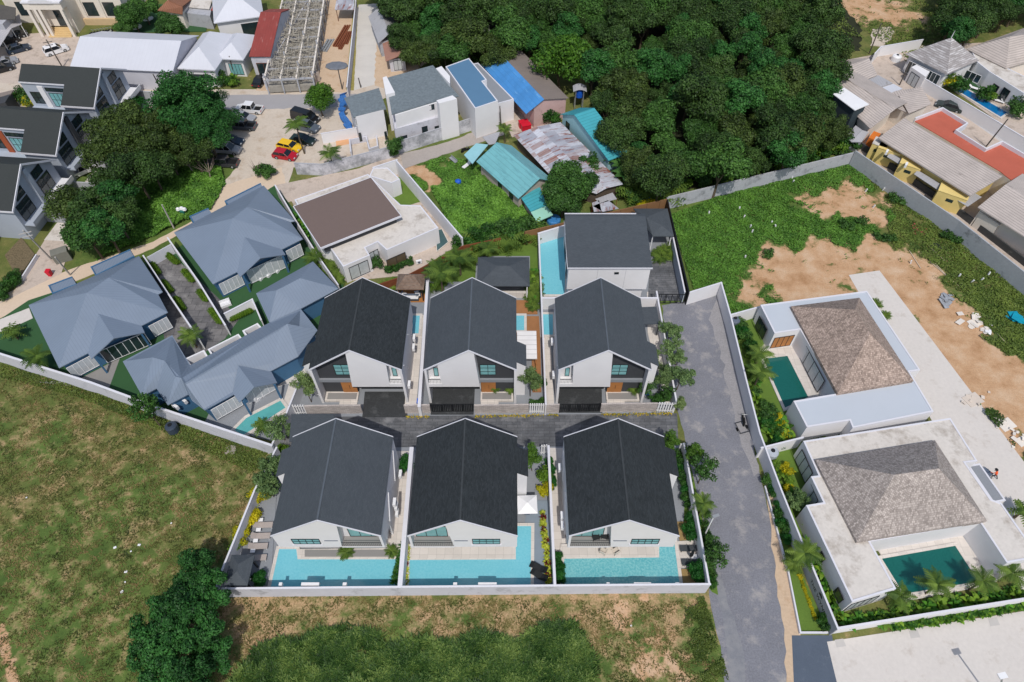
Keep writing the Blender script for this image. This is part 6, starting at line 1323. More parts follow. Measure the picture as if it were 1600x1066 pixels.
wall('site_wall', 'pale panel wall in front of the unfinished skeleton', 'wall', [(411, 122), (433, 119), (474, 121)], 2.0, .15, white2); wall('site_wall', 'dirty angled panel wall at the site entrance', 'wall', [(474, 122), (497, 112)], 2.0, .15, plain('dirty_panel', C(172, 160, 150), .9, .1, 1)); wall('site_wall', 'long pale side wall between the red roofed workshop and the skeleton', 'wall', [(411, 121), (484, -6)], 2.6, .16, white2, coping)
wall('site_wall', 'long grey white wall along the brushed concrete lane', 'wall', [(542, 136), (556, 0)], 2.4, .2, white2, coping)
m = MB(); p = W(530, 8, 2.6); r = thing('site_shelter', 'rusty patchwork sheet shelter at the top of the building site', 'shelter', (p.x, p.y, 0)); polyroof(r, [[(523, 15, 2.8), (553, 15, 2.8), (554, -2, 3.2), (526, -2, 3.2)]], rustroof)
for x, y in ((525, 14), (552, 14)): q = W(x, y, 2.7); m = MB(); m.tube((q.x, q.y, 0), (q.x, q.y, 2.7), .07); m.build('post', rustm, r, world=True)
for i, (A, B, w, mt, l) in enumerate([((525, 72), (545, 38), .5, rustm, 'longest, pointing at the shelter'), ((532, 76), (547, 48), .35, rustm, 'beside the longest'), ((541, 68), (549, 48), .4, rustm, 'rightmost, short'), ((507, 80), (519, 60), .6, metalg, 'grey metal one on the left')]):
    a, b = W(*A, .3), W(*B, .3); d = b - a; r = thing('beam_stack', 'stack of long beams on the sandy building site, ' + l, 'beams', (a.x, a.y, 0), math.atan2(d.y, d.x), 'beam stacks')
    for k in range(3): m = MB(); m.box(0, d.length - .3 * k, (k - 1) * w * .8, (k - 1) * w * .8 + w * .6, .02, .25 + .1 * k); m.build('beam', mt, r)
p = W(526, 103, .2); m = MB(); m.lathe((0, 0, 0), [(1.9, 0), (1.7, .18), (.8, .25)], 9); o = m.build('tarpaulin', plain('grey_tarp', C(110, 116, 126), .7, .2, 1.5), ); o.location = (p.x, p.y, .19); o.scale = (1.2, .8, 1); tag(o, 'grey tarpaulin with pale spots spread on the building site sand', 'tarpaulin')
# sheds right of the concrete lane
f, L = frame((591, 66), (629, 60), 3.4); D = f.l(604, 20, 3.4)[1]; r = thing('shed', 'grey sheet roofed shed at the forest edge beside the concrete lane', 'shed', tuple(f.o), f.a); m = MB(); m.gable(0, L, 0, D, 3.2, 4.8, 'y', .1); m.build('roof', greysheet, r); box_part('wall', r, concwall, .3, L - .3, .5, D - .3, 0, 3.1)
f, L = frame((604, 94), (640, 90), 2.8); D = f.l(601, 64, 2.8)[1]; r = thing('kiosk', 'little white kiosk under a dusty pink roof beside the concrete lane', 'kiosk', tuple(f.o), f.a); m = MB(); m.gable(-.2, L, -.2, D, 2.7, 3.7, 'y', .1, k=.75); m.build('roof', pinkroof, r); box_part('wall', r, white2, .5, L - .9, .4, D - .4, 0, 2.6); window(r, 'S', 1.2, L - 1.6, .4, .3, 2.3, 2, 1, curtain)
# white houses under construction
zz = 6.6
rT = at([(603, 121), (683, 157), (717, 150)], zz, 'house', 'large white unfinished house with speckled grey roof and tower block', 'house')
polyroof(rT, [[(603, 122, zz + .4), (612, 178.6, zz - .5), (683, 157, zz - .5), (717, 150, zz - .5), (676.5, 102, zz + .4)]], speckroof, th=.2)
under(rT, [(603, 122), (612, 178.6), (683, 157), (717, 150), (676.5, 102)], zz, white, .5, ztop=zz - .6); a, b = W(612, 205, 2.2), W(690, 185, 2.2)
P = [W(617, 205, 3.0), W(700, 183, 3.0), W(700, 155, 3.0), W(610, 170, 3.0)]; m = MB(); m.prism([(p.x, p.y) for p in P], 0, 3.4); m.build('ground_floor_wall', white2, rT, world=True)
P = [W(x, y, 7.2) for x, y in ((686, 162), (714, 154.5), (707, 149), (682, 157))]; m = MB(); m.prism([(p.x, p.y) for p in P], 0, 7.2); m.build('tower', white, rT, world=True)
P = [W(x, y, 7.0) for x, y in ((681, 107), (690, 103.5), (703, 119), (703, 131))]; m = MB(); m.prism([(p.x, p.y) for p in P], 3, 7.0); m.build('roof_block', white, rT, world=True)
P = [W(x, y, 7.0) for x, y in ((598, 122), (604, 120), (617, 145), (603, 149))]; m = MB(); m.prism([(p.x, p.y) for p in P], 0, 7.1); m.build('corner_block', white, rT, world=True)
wwin(rT, (667, 161), (679, 158), zz, 4.8, 5.8, 1, 1, off=-.45); wwin(rT, (625, 208), (635, 205), 3.0, .8, 2.3, 2, 1, off=.02); wwin(rT, (658, 194), (667, 191.5), 3.0, .6, 2.4, 2, 1, off=.02); wwin(rT, (678, 189), (687, 187), 3.0, 1.4, 1.9, 1, 1, off=.02)
rS = at([(538, 152), (602, 170)], 5.6, 'house', 'small white house with speckled roof and ribbon window next to the blue tarpaulin', 'house')
polyroof(rS, [[(537.5, 153, 5.8), (552, 183, 5.2), (603.5, 170, 5.2), (592, 137.5, 5.8)]], speckroof, th=.18); under(rS, [(538, 153), (552, 183), (603.5, 170), (592, 137.5)], 5.5, white, .45, ztop=5.3)
wwin(rS, (555, 184), (600, 172), 5.2, 3.4, 4.8, 3, 1, glass_dark, whitepl, off=-.38); wwin(rS, (597, 185), (601, 184), 5.2, .8, 2.4, 1, 1, off=-.3); wwin(rS, (559, 205), (563, 204), 2.6, .5, 2.2, 1, 1, off=0)
wall('yard_wall', 'white wall left of the small speckled roof house', 'wall', [(502, 209), (556, 200)], 2.0, .2, white, coping)
wall('foundation_walls', 'half built low block walls between the two shaggy palms and the leafy column', 'wall', [(548, 236), (546, 218), (572, 213), (577, 232), (590, 228), (588, 212)], 1.2, .25, white2)
sheet('grey_lane', [(500, 230), (600, 210), (612, 232), (505, 255)], dirtm); sheet('clay_strip', [(525, 222), (600, 205), (603, 212), (526, 231)], plain('clay', C(206, 158, 118), .95, .08, 1))
P = [(535, 145), (541, 143), (533, 160), (540, 185), (548, 200), (542, 201), (530, 180)]; p = W(536, 170, 2); m = MB()
for i in range(14):
    t = i / 13; a = W(537 - 6 * math.sin(t * 3.1) + t * 8, 145 + t * 55, 2.4 - 2.0 * t); b = W(537 - 6 * math.sin((t + .077) * 3.1) + (t + .077) * 8, 145 + (t + .077) * 55, 2.4 - 2.0 * (t + .077)); j1, j2 = rnd.uniform(-.3, .2), rnd.uniform(-.3, .5); a.z += j2; b.z += j1; a.x += j1; b.x += j2; m.hexa([(a.x - .5, a.y, a.z - .3), (b.x - .5, b.y, b.z - .3), (b.x + .3, b.y, b.z - .1), (a.x + .3, a.y, a.z - .1), (a.x - .5, a.y, a.z), (b.x - .5, b.y, b.z), (b.x + .5, b.y, b.z + .3), (a.x + .5, a.y, a.z + .3)])
o = m.build('tarpaulin', plain('crumpled_blue', C(52, 104, 168), .6, .35, 2.5, fine=4, bmp=.5), origin=(p.x, p.y, 0)); tag(o, 'crumpled blue tarpaulin hanging along the small white house', 'tarpaulin')
rR = polyhouse('house', 'white house with steel blue flat roof beside the blue sheet warehouse', 'house', [(696, 104), (732.8, 90.8), (760.6, 124.5), (754, 127), (778, 157.5), (742, 169.5)], 6.0, white, steelblue)
polyhouse('house_annex', 'grey flat roofed annex with white parapet right of the steel blue roof', 'annex', [(742, 172), (803, 155), (747, 98), (738, 100), (700, 108)], 4.2, white, greytile)
wwin(rR, (758, 168), (766, 166), 4.2, .3, 2.6, 1, 1, off=.03)
# blue sheet warehouse
f, L = frame((822, 178), (888, 158), 3.6); D = f.l(762, 98, 3.6)[1]
r = thing('warehouse', 'warehouse with bright blue sheet front slope and old brown back slope', 'warehouse', tuple(f.o), f.a); k = f.l(851, 156, 5.4)[0] / L
m = MB(); xr = L * k; m.faces([(0, 0, 3.6), (xr, 0, 5.4), (xr, D, 5.4), (0, D, 3.6), (0, 0, 3.5), (xr, 0, 5.3), (xr, D, 5.3), (0, D, 3.5)], [(0, 1, 2, 3), (7, 6, 5, 4), (0, 4, 5, 1), (1, 5, 6, 2), (2, 6, 7, 3), (3, 7, 4, 0)]); m.build('front_roof', ribm('bright_blue_roof', C(72, 136, 196), .8, 1, .8, .5, var=.15, duty=.05, stain=C(120, 172, 214), stain_at=.6), r)
m = MB(); m.faces([(xr + .01, 0, 5.4), (L, 0, 4.2), (L, D, 4.2), (xr + .01, D, 5.4), (xr + .01, 0, 5.3), (L, 0, 4.1), (L, D, 4.1), (xr + .01, D, 5.3)], [(0, 1, 2, 3), (7, 6, 5, 4), (0, 4, 5, 1), (1, 5, 6, 2), (2, 6, 7, 3), (3, 7, 4, 0)]); m.build('back_roof', brownsheet, r)
m = MB(); m.faces([(xr * .5, .3, 0), (L - .3, .3, 0), (L - .3, .3, 4.1), (xr, .3, 5.2), (xr * .5, .3, 4.2), (xr * .5, D - .3, 0), (L - .3, D - .3, 0), (L - .3, D - .3, 4.1), (xr, D - .3, 5.2), (xr * .5, D - .3, 4.2)], [(0, 1, 2, 3, 4), (9, 8, 7, 6, 5), (0, 5, 6, 1), (1, 6, 7, 2), (4, 9, 5, 0)]); m.build('wall', plain('dusty_pink_wall', C(196, 164, 160), .9, .08, .8, stain=C(150, 120, 120)), r)
# teal roofed houses
f, L = frame((809.8, 310.4), (866, 283), 3.0); D = f.l(738, 255, 3.0)[1]; r = thing('house', 'house with long teal metal gable roof beside the green creeper lot', 'house', tuple(f.o), f.a); m = MB(); m.gable(0, L, 0, D, 3.0, 4.9, 'y', .12, k=.58); m.build('roof', tealroof, r)
m = MB(); m.faces([(.5, .5, 0), (L - .5, .5, 0), (L - .5, .5, 2.95), (L * .58, .5, 4.7), (.5, .5, 2.95), (.5, D - .5, 0), (L - .5, D - .5, 0), (L - .5, D - .5, 2.95), (L * .58, D - .5, 4.7), (.5, D - .5, 2.95)], [(0, 1, 2, 3, 4), (9, 8, 7, 6, 5), (0, 5, 6, 1), (1, 6, 7, 2), (4, 9, 5, 0), (2, 7, 8, 3), (3, 8, 9, 4)]); m.build('wall', plain('tan_old_wall', C(176, 166, 156), .9, .12, 1), r); window(r, 'W', 2, 3, .5, 1, 2.2, 2); window(r, 'W', 5, 6, .5, 1, 2.2, 2)
polyroof(r, [[(814.4, 309.5, 2.7), (842.6, 290.7, 2.7), (854.8, 320.7, 2.4), (829.5, 331, 2.4)]], tealdark, 'lean_to_roof'); polyroof(r, [[(829.5, 331.5, 2.35), (855, 321.2, 2.35), (864, 335.7, 2.1), (838.8, 347, 2.1)]], plain('pale_green_sheet', C(150, 200, 182), .6, .06, 1), 'lean_to_roof')
under(r, [(816, 311), (842, 293), (855, 321), (831, 331)], 2.4, MATS['tan_old_wall'], .3, name='lean_to_wall')
polyroof(r, [[(725, 242, 2.3), (744, 224, 2.5), (762.9, 226, 2.7), (738, 256, 2.6)]], plain('pale_teal_sheet', C(146, 196, 204), .6, .05, 1), 'canopy')
polyroof(r, [[(754, 214, 2.6), (782, 205, 2.6), (774, 224, 2.7), (764, 226, 2.7)]], greysheet, 'canopy')
rr = at([(802, 211), (876, 191), (974, 288)], 2.6, 'shed', 'sprawling patched roof of rusty corrugated sheets between the teal houses', 'shed')
polyroof(rr, [[(802, 211, 2.5), (839, 198, 3.3), (893, 250, 3.3), (869, 284, 2.5)], [(869, 284, 2.5), (893, 250, 3.3), (948, 294, 3.1), (932, 303, 2.5)], [(839, 198, 3.3), (876, 191, 2.7), (974, 288, 2.6), (948, 294, 3.1), (893, 250, 3.3)]], rustroof, th=.05)
under(rr, [(802, 211), (876, 191), (974, 288), (932, 303), (869, 284)], 2.5, plain('dark_interior_boards', C(92, 80, 70), .95, .2, 1), .5)
for i, (q, mt, l) in enumerate([([(930, 311), (957, 301), (964, 311), (938, 318)], greysheet, 'grey, uppermost'), ([(926, 322), (950, 313), (967, 326), (942, 331)], rustroof, 'rusty, middle'), ([(925, 317), (936, 313), (940, 330), (928, 331)], rustroof, 'rusty, leftmost')]):
    r = at(q, 1.8, 'scrap_shelter', 'low scrap sheet shelter behind the plank fence, ' + l, 'shelter', 'scrap shelters'); polyroof(r, [[(x, y, 1.9) for x, y in q]], mt, 'sheet_roof', .04)
    for x, y in (q[0], q[2]): w_ = W(x, y, 1.9); m = MB(); m.tube((w_.x, w_.y, 0), (w_.x, w_.y, 1.86), .05); m.build('post', rustm, r, world=True)
f, L = frame((951, 250), (978, 240), 3.4); D = f.l(875, 178, 3.4)[1]; r = thing('house', 'house with bright teal tile roof at the edge of the forest', 'house', tuple(f.o), f.a); m = MB(); m.gable(0, L + .6, 0, D, 3.3, 5.6, 'x', .12, k=.72); m.build('roof', tealdark, r)
m = MB(); m.faces([(.3, .4, 0), (.3, D - .3, 0), (.3, D - .3, 3.3), (.3, D * .72, 5.4), (.3, .4, 3.3), (L, .4, 0), (L, D - .3, 0), (L, D - .3, 3.3), (L, D * .72, 5.4), (L, .4, 3.3)], [(4, 3, 2, 1, 0), (5, 6, 7, 8, 9), (0, 5, 9, 4), (1, 2, 7, 6)]); m.build('wall', plain('pale_aqua_wall', C(150, 190, 198), .85, .05, 1), r); window(r, 'W', D * .82, D * .9, .3, 1.2, 2.8, 1)
# tank tower
p = W(905, 150, 2.5); r = thing('tank_tower', 'blue water tank on a raised frame under a curved grey roof sheet', 'water tank', (p.x, p.y, 0))
for x in (-.7, .7):
    for y in (-.7, .7): m = MB(); m.tube((x, y, 0), (x, y, 3.9), .07); m.build('leg', metalg, r)
m = MB(); m.lathe((0, 0, 2.4), [(.62, 0), (.62, 1.2), (.3, 1.4)], 14); m.build('tank', bluePl, r); m = MB()
for i in range(5): a0, a1 = -1.2 + i * .48, -1.2 + (i + 1) * .48; m.hexa([(a0, -1, 4.3 - a0 * a0 * .3), (a1, -1, 4.3 - a1 * a1 * .3), (a1, 1, 4.3 - a1 * a1 * .3), (a0, 1, 4.3 - a0 * a0 * .3), (a0, -1, 4.34 - a0 * a0 * .3), (a1, -1, 4.34 - a1 * a1 * .3), (a1, 1, 4.34 - a1 * a1 * .3), (a0, 1, 4.34 - a0 * a0 * .3)])
m.build('roof_sheet', greysheet, r)
# ---------------- top right cluster ----------------
def slabhouse(eaves, z, ridgepolys, lab, roofm=None, wallm=None, name='house', grp=None, inset=.4):
    r = at(eaves, z, name, lab, 'house' if name == 'house' else name.replace('_', ' '), grp); polyroof(r, ridgepolys, roofm or tileroof, th=.15)
    if wallm is not False: under(r, eaves, z, wallm or offwhite, inset)
    return r
slabhouse([(1277, 96), (1400, 170), (1360, 201), (1262, 110)], 3.4, [[(1277.5, 96, 5.4), (1400, 169.5, 5.4), (1360, 201, 3.6), (1264, 110, 3.6)], [(1277.5, 96, 5.4), (1400, 169.5, 5.4), (1418, 160, 4.0), (1300, 90, 4.0)]], 'long grey tiled house running down the right edge of the forest')
slabhouse([(1303, 104), (1358, 91), (1371, 116), (1330, 124)], 3.4, [[(1358, 91, 4.6), (1371, 117, 3.5), (1352, 125, 3.5), (1326, 103, 4.7)], [(1358, 91, 4.6), (1326, 103, 4.7), (1301, 104, 3.5), (1330, 92, 3.6)], [(1352, 125, 3.5), (1343, 119, 3.6), (1329, 124.5, 3.4), (1312, 115.5, 3.5), (1326, 103, 4.7)]], 'small grey tiled house with hipped roof between the forest and the lane')
slabhouse([(1382, 155), (1440, 136), (1455, 162), (1420, 177)], 3.4, [[(1405, 150, 4.0), (1440, 136, 4.4), (1455, 162.5, 3.5), (1420, 177.5, 3.5)], [(1378, 152, 3.4), (1400, 142, 4.0), (1440, 136, 4.4), (1405, 150, 4.0)], [(1380, 156, 3.5), (1402, 151, 3.9), (1416, 175, 3.5), (1398, 168, 3.4)]], 'square grey tiled house with a dark valley in its roof near the parked dark car')
r = at([(1352, 126), (1372, 117), (1395, 130), (1372, 137)], 3, 'sheet_roof', 'grey corrugated canopy between the tiled houses by the lane', 'canopy'); polyroof(r, [[(1352.5, 126, 3.2), (1372.5, 117.5, 3.2), (1395, 130, 3.2), (1372.5, 137.5, 3.2)]], greysheet)
for q_ in ((1354, 126), (1393, 130)): w_ = W(*q_, 3.2); m = MB(); m.tube((w_.x, w_.y, 0), (w_.x, w_.y, 3.1), .06); m.build('post', metalg, r, world=True)
r = at([(1372, 137), (1396, 130), (1410, 138), (1387, 149)], 3, 'sheet_roof', 'white striped canopy touching the grey corrugated one', 'canopy'); polyroof(r, [[(1372.5, 138.5, 3.3), (1396, 131, 3.3), (1410, 138.5, 3.3), (1387.5, 149.5, 3.3)]], whitemetal)
for q_ in ((1375, 139), (1407, 138)): w_ = W(*q_, 3.2); m = MB(); m.tube((w_.x, w_.y, 0), (w_.x, w_.y, 3.2), .06); m.build('post', metalg, r, world=True)
r = at([(1245, 115), (1266, 108), (1318, 135), (1300, 150)], 4, 'shed', 'shed with flat blue grey sheet roof half under the forest crowns', 'shed'); polyroof(r, [[(1245, 116, 3.2), (1266, 109, 3.4), (1316, 136, 3.4), (1300, 152, 3.2), (1262, 134, 3.2)]], plain('slate_sheet', C(108, 124, 136), .8, .05, .6)); under(r, [(1245, 116), (1266, 109), (1316, 136), (1300, 152), (1262, 134)], 3.2, plain('dark_slate_wall', C(52, 64, 70), .9, .1, 1), .1)
r = at([(1302, 145), (1319, 137), (1358, 163), (1336, 172.5)], 6, 'annex', 'tall dark annex with flat white roof and torn green netting below', 'annex'); polyroof(r, [[(1302, 147, 5.6), (1319, 137, 5.6), (1358, 163, 5.6), (1336, 172.5, 5.6)]], whitepl); under(r, [(1302, 147), (1319, 137), (1358, 163), (1336, 172.5)], 5.6, MATS['dark_slate_wall'], .3)
wwin(r, (1318, 172), (1332, 180), 3.5, 3.6, 4.8, 2, 1, curtain, whitepl, off=.0)
m = MB(); 
for i in range(6):
    a, b = W(1330 + i * 4, 186 + (i % 2) * 4, 2.6), W(1334 + i * 4, 182 + (i % 2) * 3, 2.2); m.hexa([(a.x - .8, a.y - .5, 0), (b.x + .8, b.y - .5, 0), (b.x + .6, b.y + 1, 0), (a.x - .6, a.y + 1, 0), (a.x - .2, a.y, 2.2 + (i % 3) * .5), (b.x + .2, b.y, 1.8), (b.x, b.y + 1, 2.6), (a.x, a.y + 1, 3.0)])
m.build('netting', plain('green_netting', C(44, 70, 66), .9, .3, 3, fine=8), r, world=True)
r = at([(1322, 215), (1336, 195), (1358, 205), (1340, 222)], 2.4, 'lean_to', 'grey sheet lean-to with skylight strip at the back of the long tiled house', 'lean-to'); polyroof(r, [[(1322, 214, 2.4), (1337, 196, 2.6), (1347, 203, 2.7), (1330, 221, 2.4)], [(1330, 221.5, 2.4), (1347, 203.5, 2.7), (1358, 206, 2.5), (1346, 222, 2.2)]], greysheet); under(r, [(1322, 214), (1337, 196), (1358, 206), (1346, 222)], 2.3, concwall, .2)
# yellow row house with terracotta terrace
r = at([(1372, 216), (1516, 306), (1567, 276), (1413, 184)], 4.2, 'row_house', 'yellow row house with long grey tile roof and red painted roof terrace', 'house')
polyroof(r, [[(1372.5, 216, 3.9), (1516, 306, 3.9), (1566.8, 275.5, 5.4), (1412.8, 184.5, 5.4)]], tileroof, th=.2)
under(r, [(1372, 216), (1516, 306), (1567, 276), (1413, 184)], 3.6, yellowwall, .5)
tp = [(1428.5, 189), (1470.5, 173), (1509, 197), (1491.5, 208), (1538, 237), (1563, 225.6), (1640, 270), (1600, 296), (1572, 275.5), (1563, 268)]
P = [W(x, y, 3.9) for x, y in tp]; m = MB(); m.prism([(p.x, p.y) for p in P], 0, 3.8); m.build('terrace_block', offwhite, r, world=True); m = MB(); m.prism([(p.x, p.y) for p in P], 3.802, 3.9); tr = m.build('roof_terrace', terracotta, r, world=True)
for i in range(6): m = MB(); m.seg(P[i], P[i + 1], .22, 3.3, 4.5 + .002 * i, .1); m.build('terrace_parapet', coping, r, world=True)
for i, (x, y, w, d, mt) in enumerate([(1392, 232, 3.6, 3.2, yellowwall), (1424, 256, 3.2, 3, yellowwall), (1490, 300, 4.2, 3.2, yellowwall), (1375, 226, 2.2, 2.2, yellowwall)]):
    p = W(x, y, 2.6); m = MB(); m.obox((p.x, p.y, 1.5), w, d, 3.0, -.58); k_ = m.build('kitchen_block', mt, r, world=True)
    m = MB(); m.obox((p.x, p.y, 3.05), w + .1, d + .1, .1, -.58); m.build('block_roof', yellowwall if i < 3 else flatconc, k_, world=True)
    m = MB(); m.obox((p.x - math.sin(.58) * d * .5 - .0, p.y - math.cos(.58) * d * .5, 2.0), 1.0, .1, .5, -.58); m.build('window', glass_dark, k_, world=True)
for A, B, C_, D_ in (((1386, 245), (1391, 237), (1414, 252), (1409, 259)), ((1428, 272), (1434, 266), (1476, 291), (1470, 300)), ((1496, 313), (1520, 300), (1534, 308), (1512, 323))): polyroof(r, [[(*A, 2.5), (*B, 2.7), (*C_, 2.7), (*D_, 2.5)]], greysheet, 'awning', .05)
for i, (x, y, l) in enumerate([(1385, 239, 'uppermost'), (1429, 246, 'second'), (1415, 259, 'third, lower'), (1493, 289, 'lowest, on a ledge')]): p = W(x, y, 3.2); ac_unit((p.x, p.y, 3.05), 1.0, 'air conditioner behind the yellow row house, ' + l, 'units behind the yellow house')
p = W(1367, 212, 2); box = MB(); box.obox((p.x, p.y, 1.0), 2.4, 1.2, 2.0, .9); o = box.build('shed', orange, origin=(p.x, p.y, 0)); tag(o, 'small orange shed at the back corner of the yellow row house', 'shed')
r = slabhouse([(1528, 324), (1571, 289), (1690, 350), (1660, 395)], 3.6, [[(1528, 323.6, 3.7), (1571, 288.6, 5.2), (1700, 370, 5.2), (1660, 408, 3.7)], [(1571, 288.6, 5.2), (1600, 270, 3.8), (1730, 345, 3.8), (1700, 370, 5.2)]], 'grey tiled house cut by the right picture edge below the red terrace')
r = at([(1536, 330), (1568, 352)], 3.4, 'balcony_roof', 'pale concrete ledge roof at the foot of the right edge tiled house', 'ledge'); polyroof(r, [[(1531, 331, 3.0), (1538, 325, 3.0), (1570, 346, 3.0), (1562, 352, 3.0)]], flatconc); under(r, [(1531, 331), (1538, 325), (1570, 346), (1562, 352)], 3.0, offwhite, .15)
# white pyramid roofed villa and neighbours
r = slabhouse([(1417, 84), (1480, 115), (1528, 94), (1471, 64)], 3.6, [[(1415, 84, 3.6), (1480, 116, 3.6), (1487, 59, 8.0)], [(1480, 116, 3.6), (1530, 94, 3.6), (1487, 59, 8.0)], [(1530, 94, 3.6), (1471, 64, 3.6), (1487, 59, 8.0)], [(1471, 64, 3.6), (1415, 84, 3.6), (1487, 59, 8.0)]], 'white villa under a steep weathered pyramid tile roof at the upper right', ribm('lichen_tile_roof', C(150, 145, 145), .36, 1, .8, .85, var=.14, duty=.09, stain=C(200, 198, 200), stain_at=.5), white)
wwin(r, (1422, 90), (1472, 114), 3.6, .6, 2.9, 8, 1, glass_dark, whitepl, off=-.35)
q_ = W(1487, 58, 8.0); m = MB(); m.tube((q_.x, q_.y, 7.9), (q_.x, q_.y, 9.2), .08, .03); m.build('finial', coping, r, world=True)
slabhouse([(1510, 76), (1572, 106), (1650, 82), (1596, 46)], 3.6, [[(1510, 76, 3.6), (1572, 106.5, 3.6), (1578, 57, 7.0)], [(1572, 106.5, 3.6), (1660, 80, 3.6), (1640, 50, 7.0), (1578, 57, 7.0)], [(1510, 76, 3.6), (1578, 57, 7.0), (1640, 50, 7.0), (1600, 44, 3.6)]], 'large grey brown hip roofed house at the top right edge', tileroof, offwhite)
polyhouse('flat_wing', 'long white flat roofed wing behind the deep blue pool', 'wing', [(1518, 80), (1620, 128), (1640, 160), (1600, 146), (1546, 112), (1527, 97)], 3.4, white, flatconc)
r = at([(1546, 113), (1600, 147)], 3.4, 'wing_front', 'white facade with dark sliding doors facing the deep blue pool', 'facade'); a, b = W(1527, 99, 3.2), W(1604, 149, 3.2); m = MB(); m.seg(a, b, .2, 0, 3.2); m.build('wall', white, r, world=True)
wwin(r, (1514, 104), (1538, 114), 3.2, 1.0, 2.6, 3, 1, glass_dark, whitepl, off=.1); wwin(r, (1557, 125), (1566, 131), 3.2, .1, 2.6, 2, 1, glass_dark, off=.13); wwin(r, (1573, 131), (1583, 138), 3.2, .1, 2.6, 2, 1, glass_dark, off=.12)
pool('deep blue lap pool at the upper right', [(1496.8, 142), (1563.5, 182.6), (1574, 175.8), (1506, 137)], pool_b, zw=.3)
wall('boundary_wall', 'tall white wall between the lane and the deep blue pool', 'wall', [(1443, 122), (1518, 166), (1600, 215), (1690, 270)], 2.3, .2, white, coping)
r = thing('gate_house', 'white entrance block with grey double door on the lane', 'gate', (0, 0, 0)); 
P = [W(x, y, 3.0) for x, y in ((1424, 105), (1446, 120), (1453, 112), (1432, 101))]; m = MB(); m.prism([(p.x, p.y) for p in P], 0, 3.0); m.build('block', white, r, world=True); wwin(r, (1427, 107), (1440, 116), 3.0, .1, 2.4, 2, 1, curtain)
P = [W(x, y, 2.0) for x, y in ((1366, 82), (1374, 72), (1420, 68), (1440, 60), (1420, 84))]; 
wall('boundary_wall', 'white angled walls at the turning place left of the pyramid roofed villa', 'wall', [(1367, 84), (1377, 73), (1442, 62)], 2.2, .2, white, coping)
tank(1403, 86, 'white squat tank left of the pyramid roofed villa', .9, 1.3, whitepl)
for (x, y, l, m_) in [(1498, 135, 'left end', 'shrub'), (1490, 130, 'left end', 'light_shrub'), (1483, 127, 'left end', 'yellow_shrub'), (1540, 148, 'middle', 'shrub'), (1548, 153, 'middle', 'light_shrub'), (1585, 170, 'right end', 'shrub'), (1592, 160, 'right end', 'shrub')]: plant(m_, x, y, 'leafy garden bush near the %s of the deep blue pool' % l, 'shrub', 2.2, 1.2, 'bushes around the deep blue pool')
plant('small_palm', 1490, 100, 'single yellow palm in front of the pyramid tile roof', 'palm tree', 1.2, 4.5, name='palm_tree')
p = W(1565, 144, 1); r = thing('folded_parasol', 'folded yellow parasol before the dark sliding doors', 'parasol', (p.x, p.y, 0)); m = MB(); m.lathe((0, 0, 0), [(.12, .3), (.3, .6), (.12, 2.4)], 10); m.build('canopy', plain('yellow_fabric', C(222, 184, 80), .8, .05, 1), r); m = MB(); m.tube((0, 0, 0), (0, 0, .3), .05); m.build('pole', metalg, r)
for i, (x, y) in enumerate([(1522, 138), (1560, 158), (1572, 160)]): lounger(x, y, 2.5, whitepl, 'pale lounger on the far side of the deep blue pool, %s' % ('left', 'middle', 'right')[i], 'pale loungers by the deep blue pool')
for i, (x, y) in enumerate([(205, 28), (213, 42), (231, 29)]): table(x, y, 1.1, .75, whitepl, 'round white garden table on the turf right of the ivory building, %s' % ('upper left', 'lower left', 'right')[i], 0, 'garden tables on the turf')
slabhouse([(246, 16), (285, 22), (300, 5), (262, -6)], 3.4, [[(246, 16, 3.4), (262, 0, 4.8), (285, 10, 4.8), (285, 22, 3.4)], [(262, 0, 4.8), (285, 10, 4.8), (300, -2, 3.5), (275, -14, 3.5)]], 'small house with ribbed brown tile roof at the top edge above the turf', redbrownroof, offwhite)
slabhouse([(285, 20), (330, 26), (336, 4), (294, -2)], 3.0, [[(285, 10, 3.2), (327, 14, 3.2), (334, -8, 3.6), (296, -10, 3.6)]], 'old pale flat roofed house at the top edge next to the brown tile roof', flatconc, concwall)
slabhouse([(329, 15), (350, 16), (362, -8), (342, -10)], 3.4, [[(329, 16, 3.4), (349, 17, 3.4), (372, -14, 4.2), (345, -14, 4.2)]], 'narrow faded red roof at the top edge', redroof, concwall)
r = at([(0, 75), (28, 42), (50, 30), (0, 40)], 2.8, 'carport', 'white lattice roofed carport over dark parked cars at the left edge', 'carport'); polyroof(r, [[(-10, 88, 2.7), (18, 44, 2.7), (4, 40, 2.7), (-40, 60, 2.7)]], ribm('white_lattice', C(190, 188, 192), .3, 0, .45, .8, duty=.1), th=.06)
polyroof(r, [[(18, 44, 2.7), (34, 38, 2.7), (30, 22, 2.7), (4, 40, 2.7)]], ribm('white_lattice_2', C(176, 174, 178), .3, 1, .45, .8, duty=.1), 'roof_extension', th=.06)
for q_ in ((-8, 86), (4, 64), (17, 44), (32, 38)): w_ = W(*q_, 2.7); m = MB(); m.tube((w_.x, w_.y, 0), (w_.x, w_.y, 2.62), .07); m.build('post', whitepl, r, world=True)
slabhouse([(-30, 40), (-10, 10), (22, 20), (5, 38)], 4, [[(-30, 30, 4), (-10, 5, 5), (24, 12, 5), (24, 30, 4)]], 'dark roofed building behind the carport at the top left corner', plain('dark_grey_roof', C(80, 78, 76), .9, .1, .5), concwall)
slabhouse([(-20, 150), (22, 141), (10, 160), (-30, 172)], 3, [[(-20, 150, 3), (21, 140.5, 3), (8, 160, 2.6), (-30, 172, 2.6)]], 'brown lean-to roof peeking in at the left edge above the middle town house', MATS['old_brown_sheet'], darkwall)
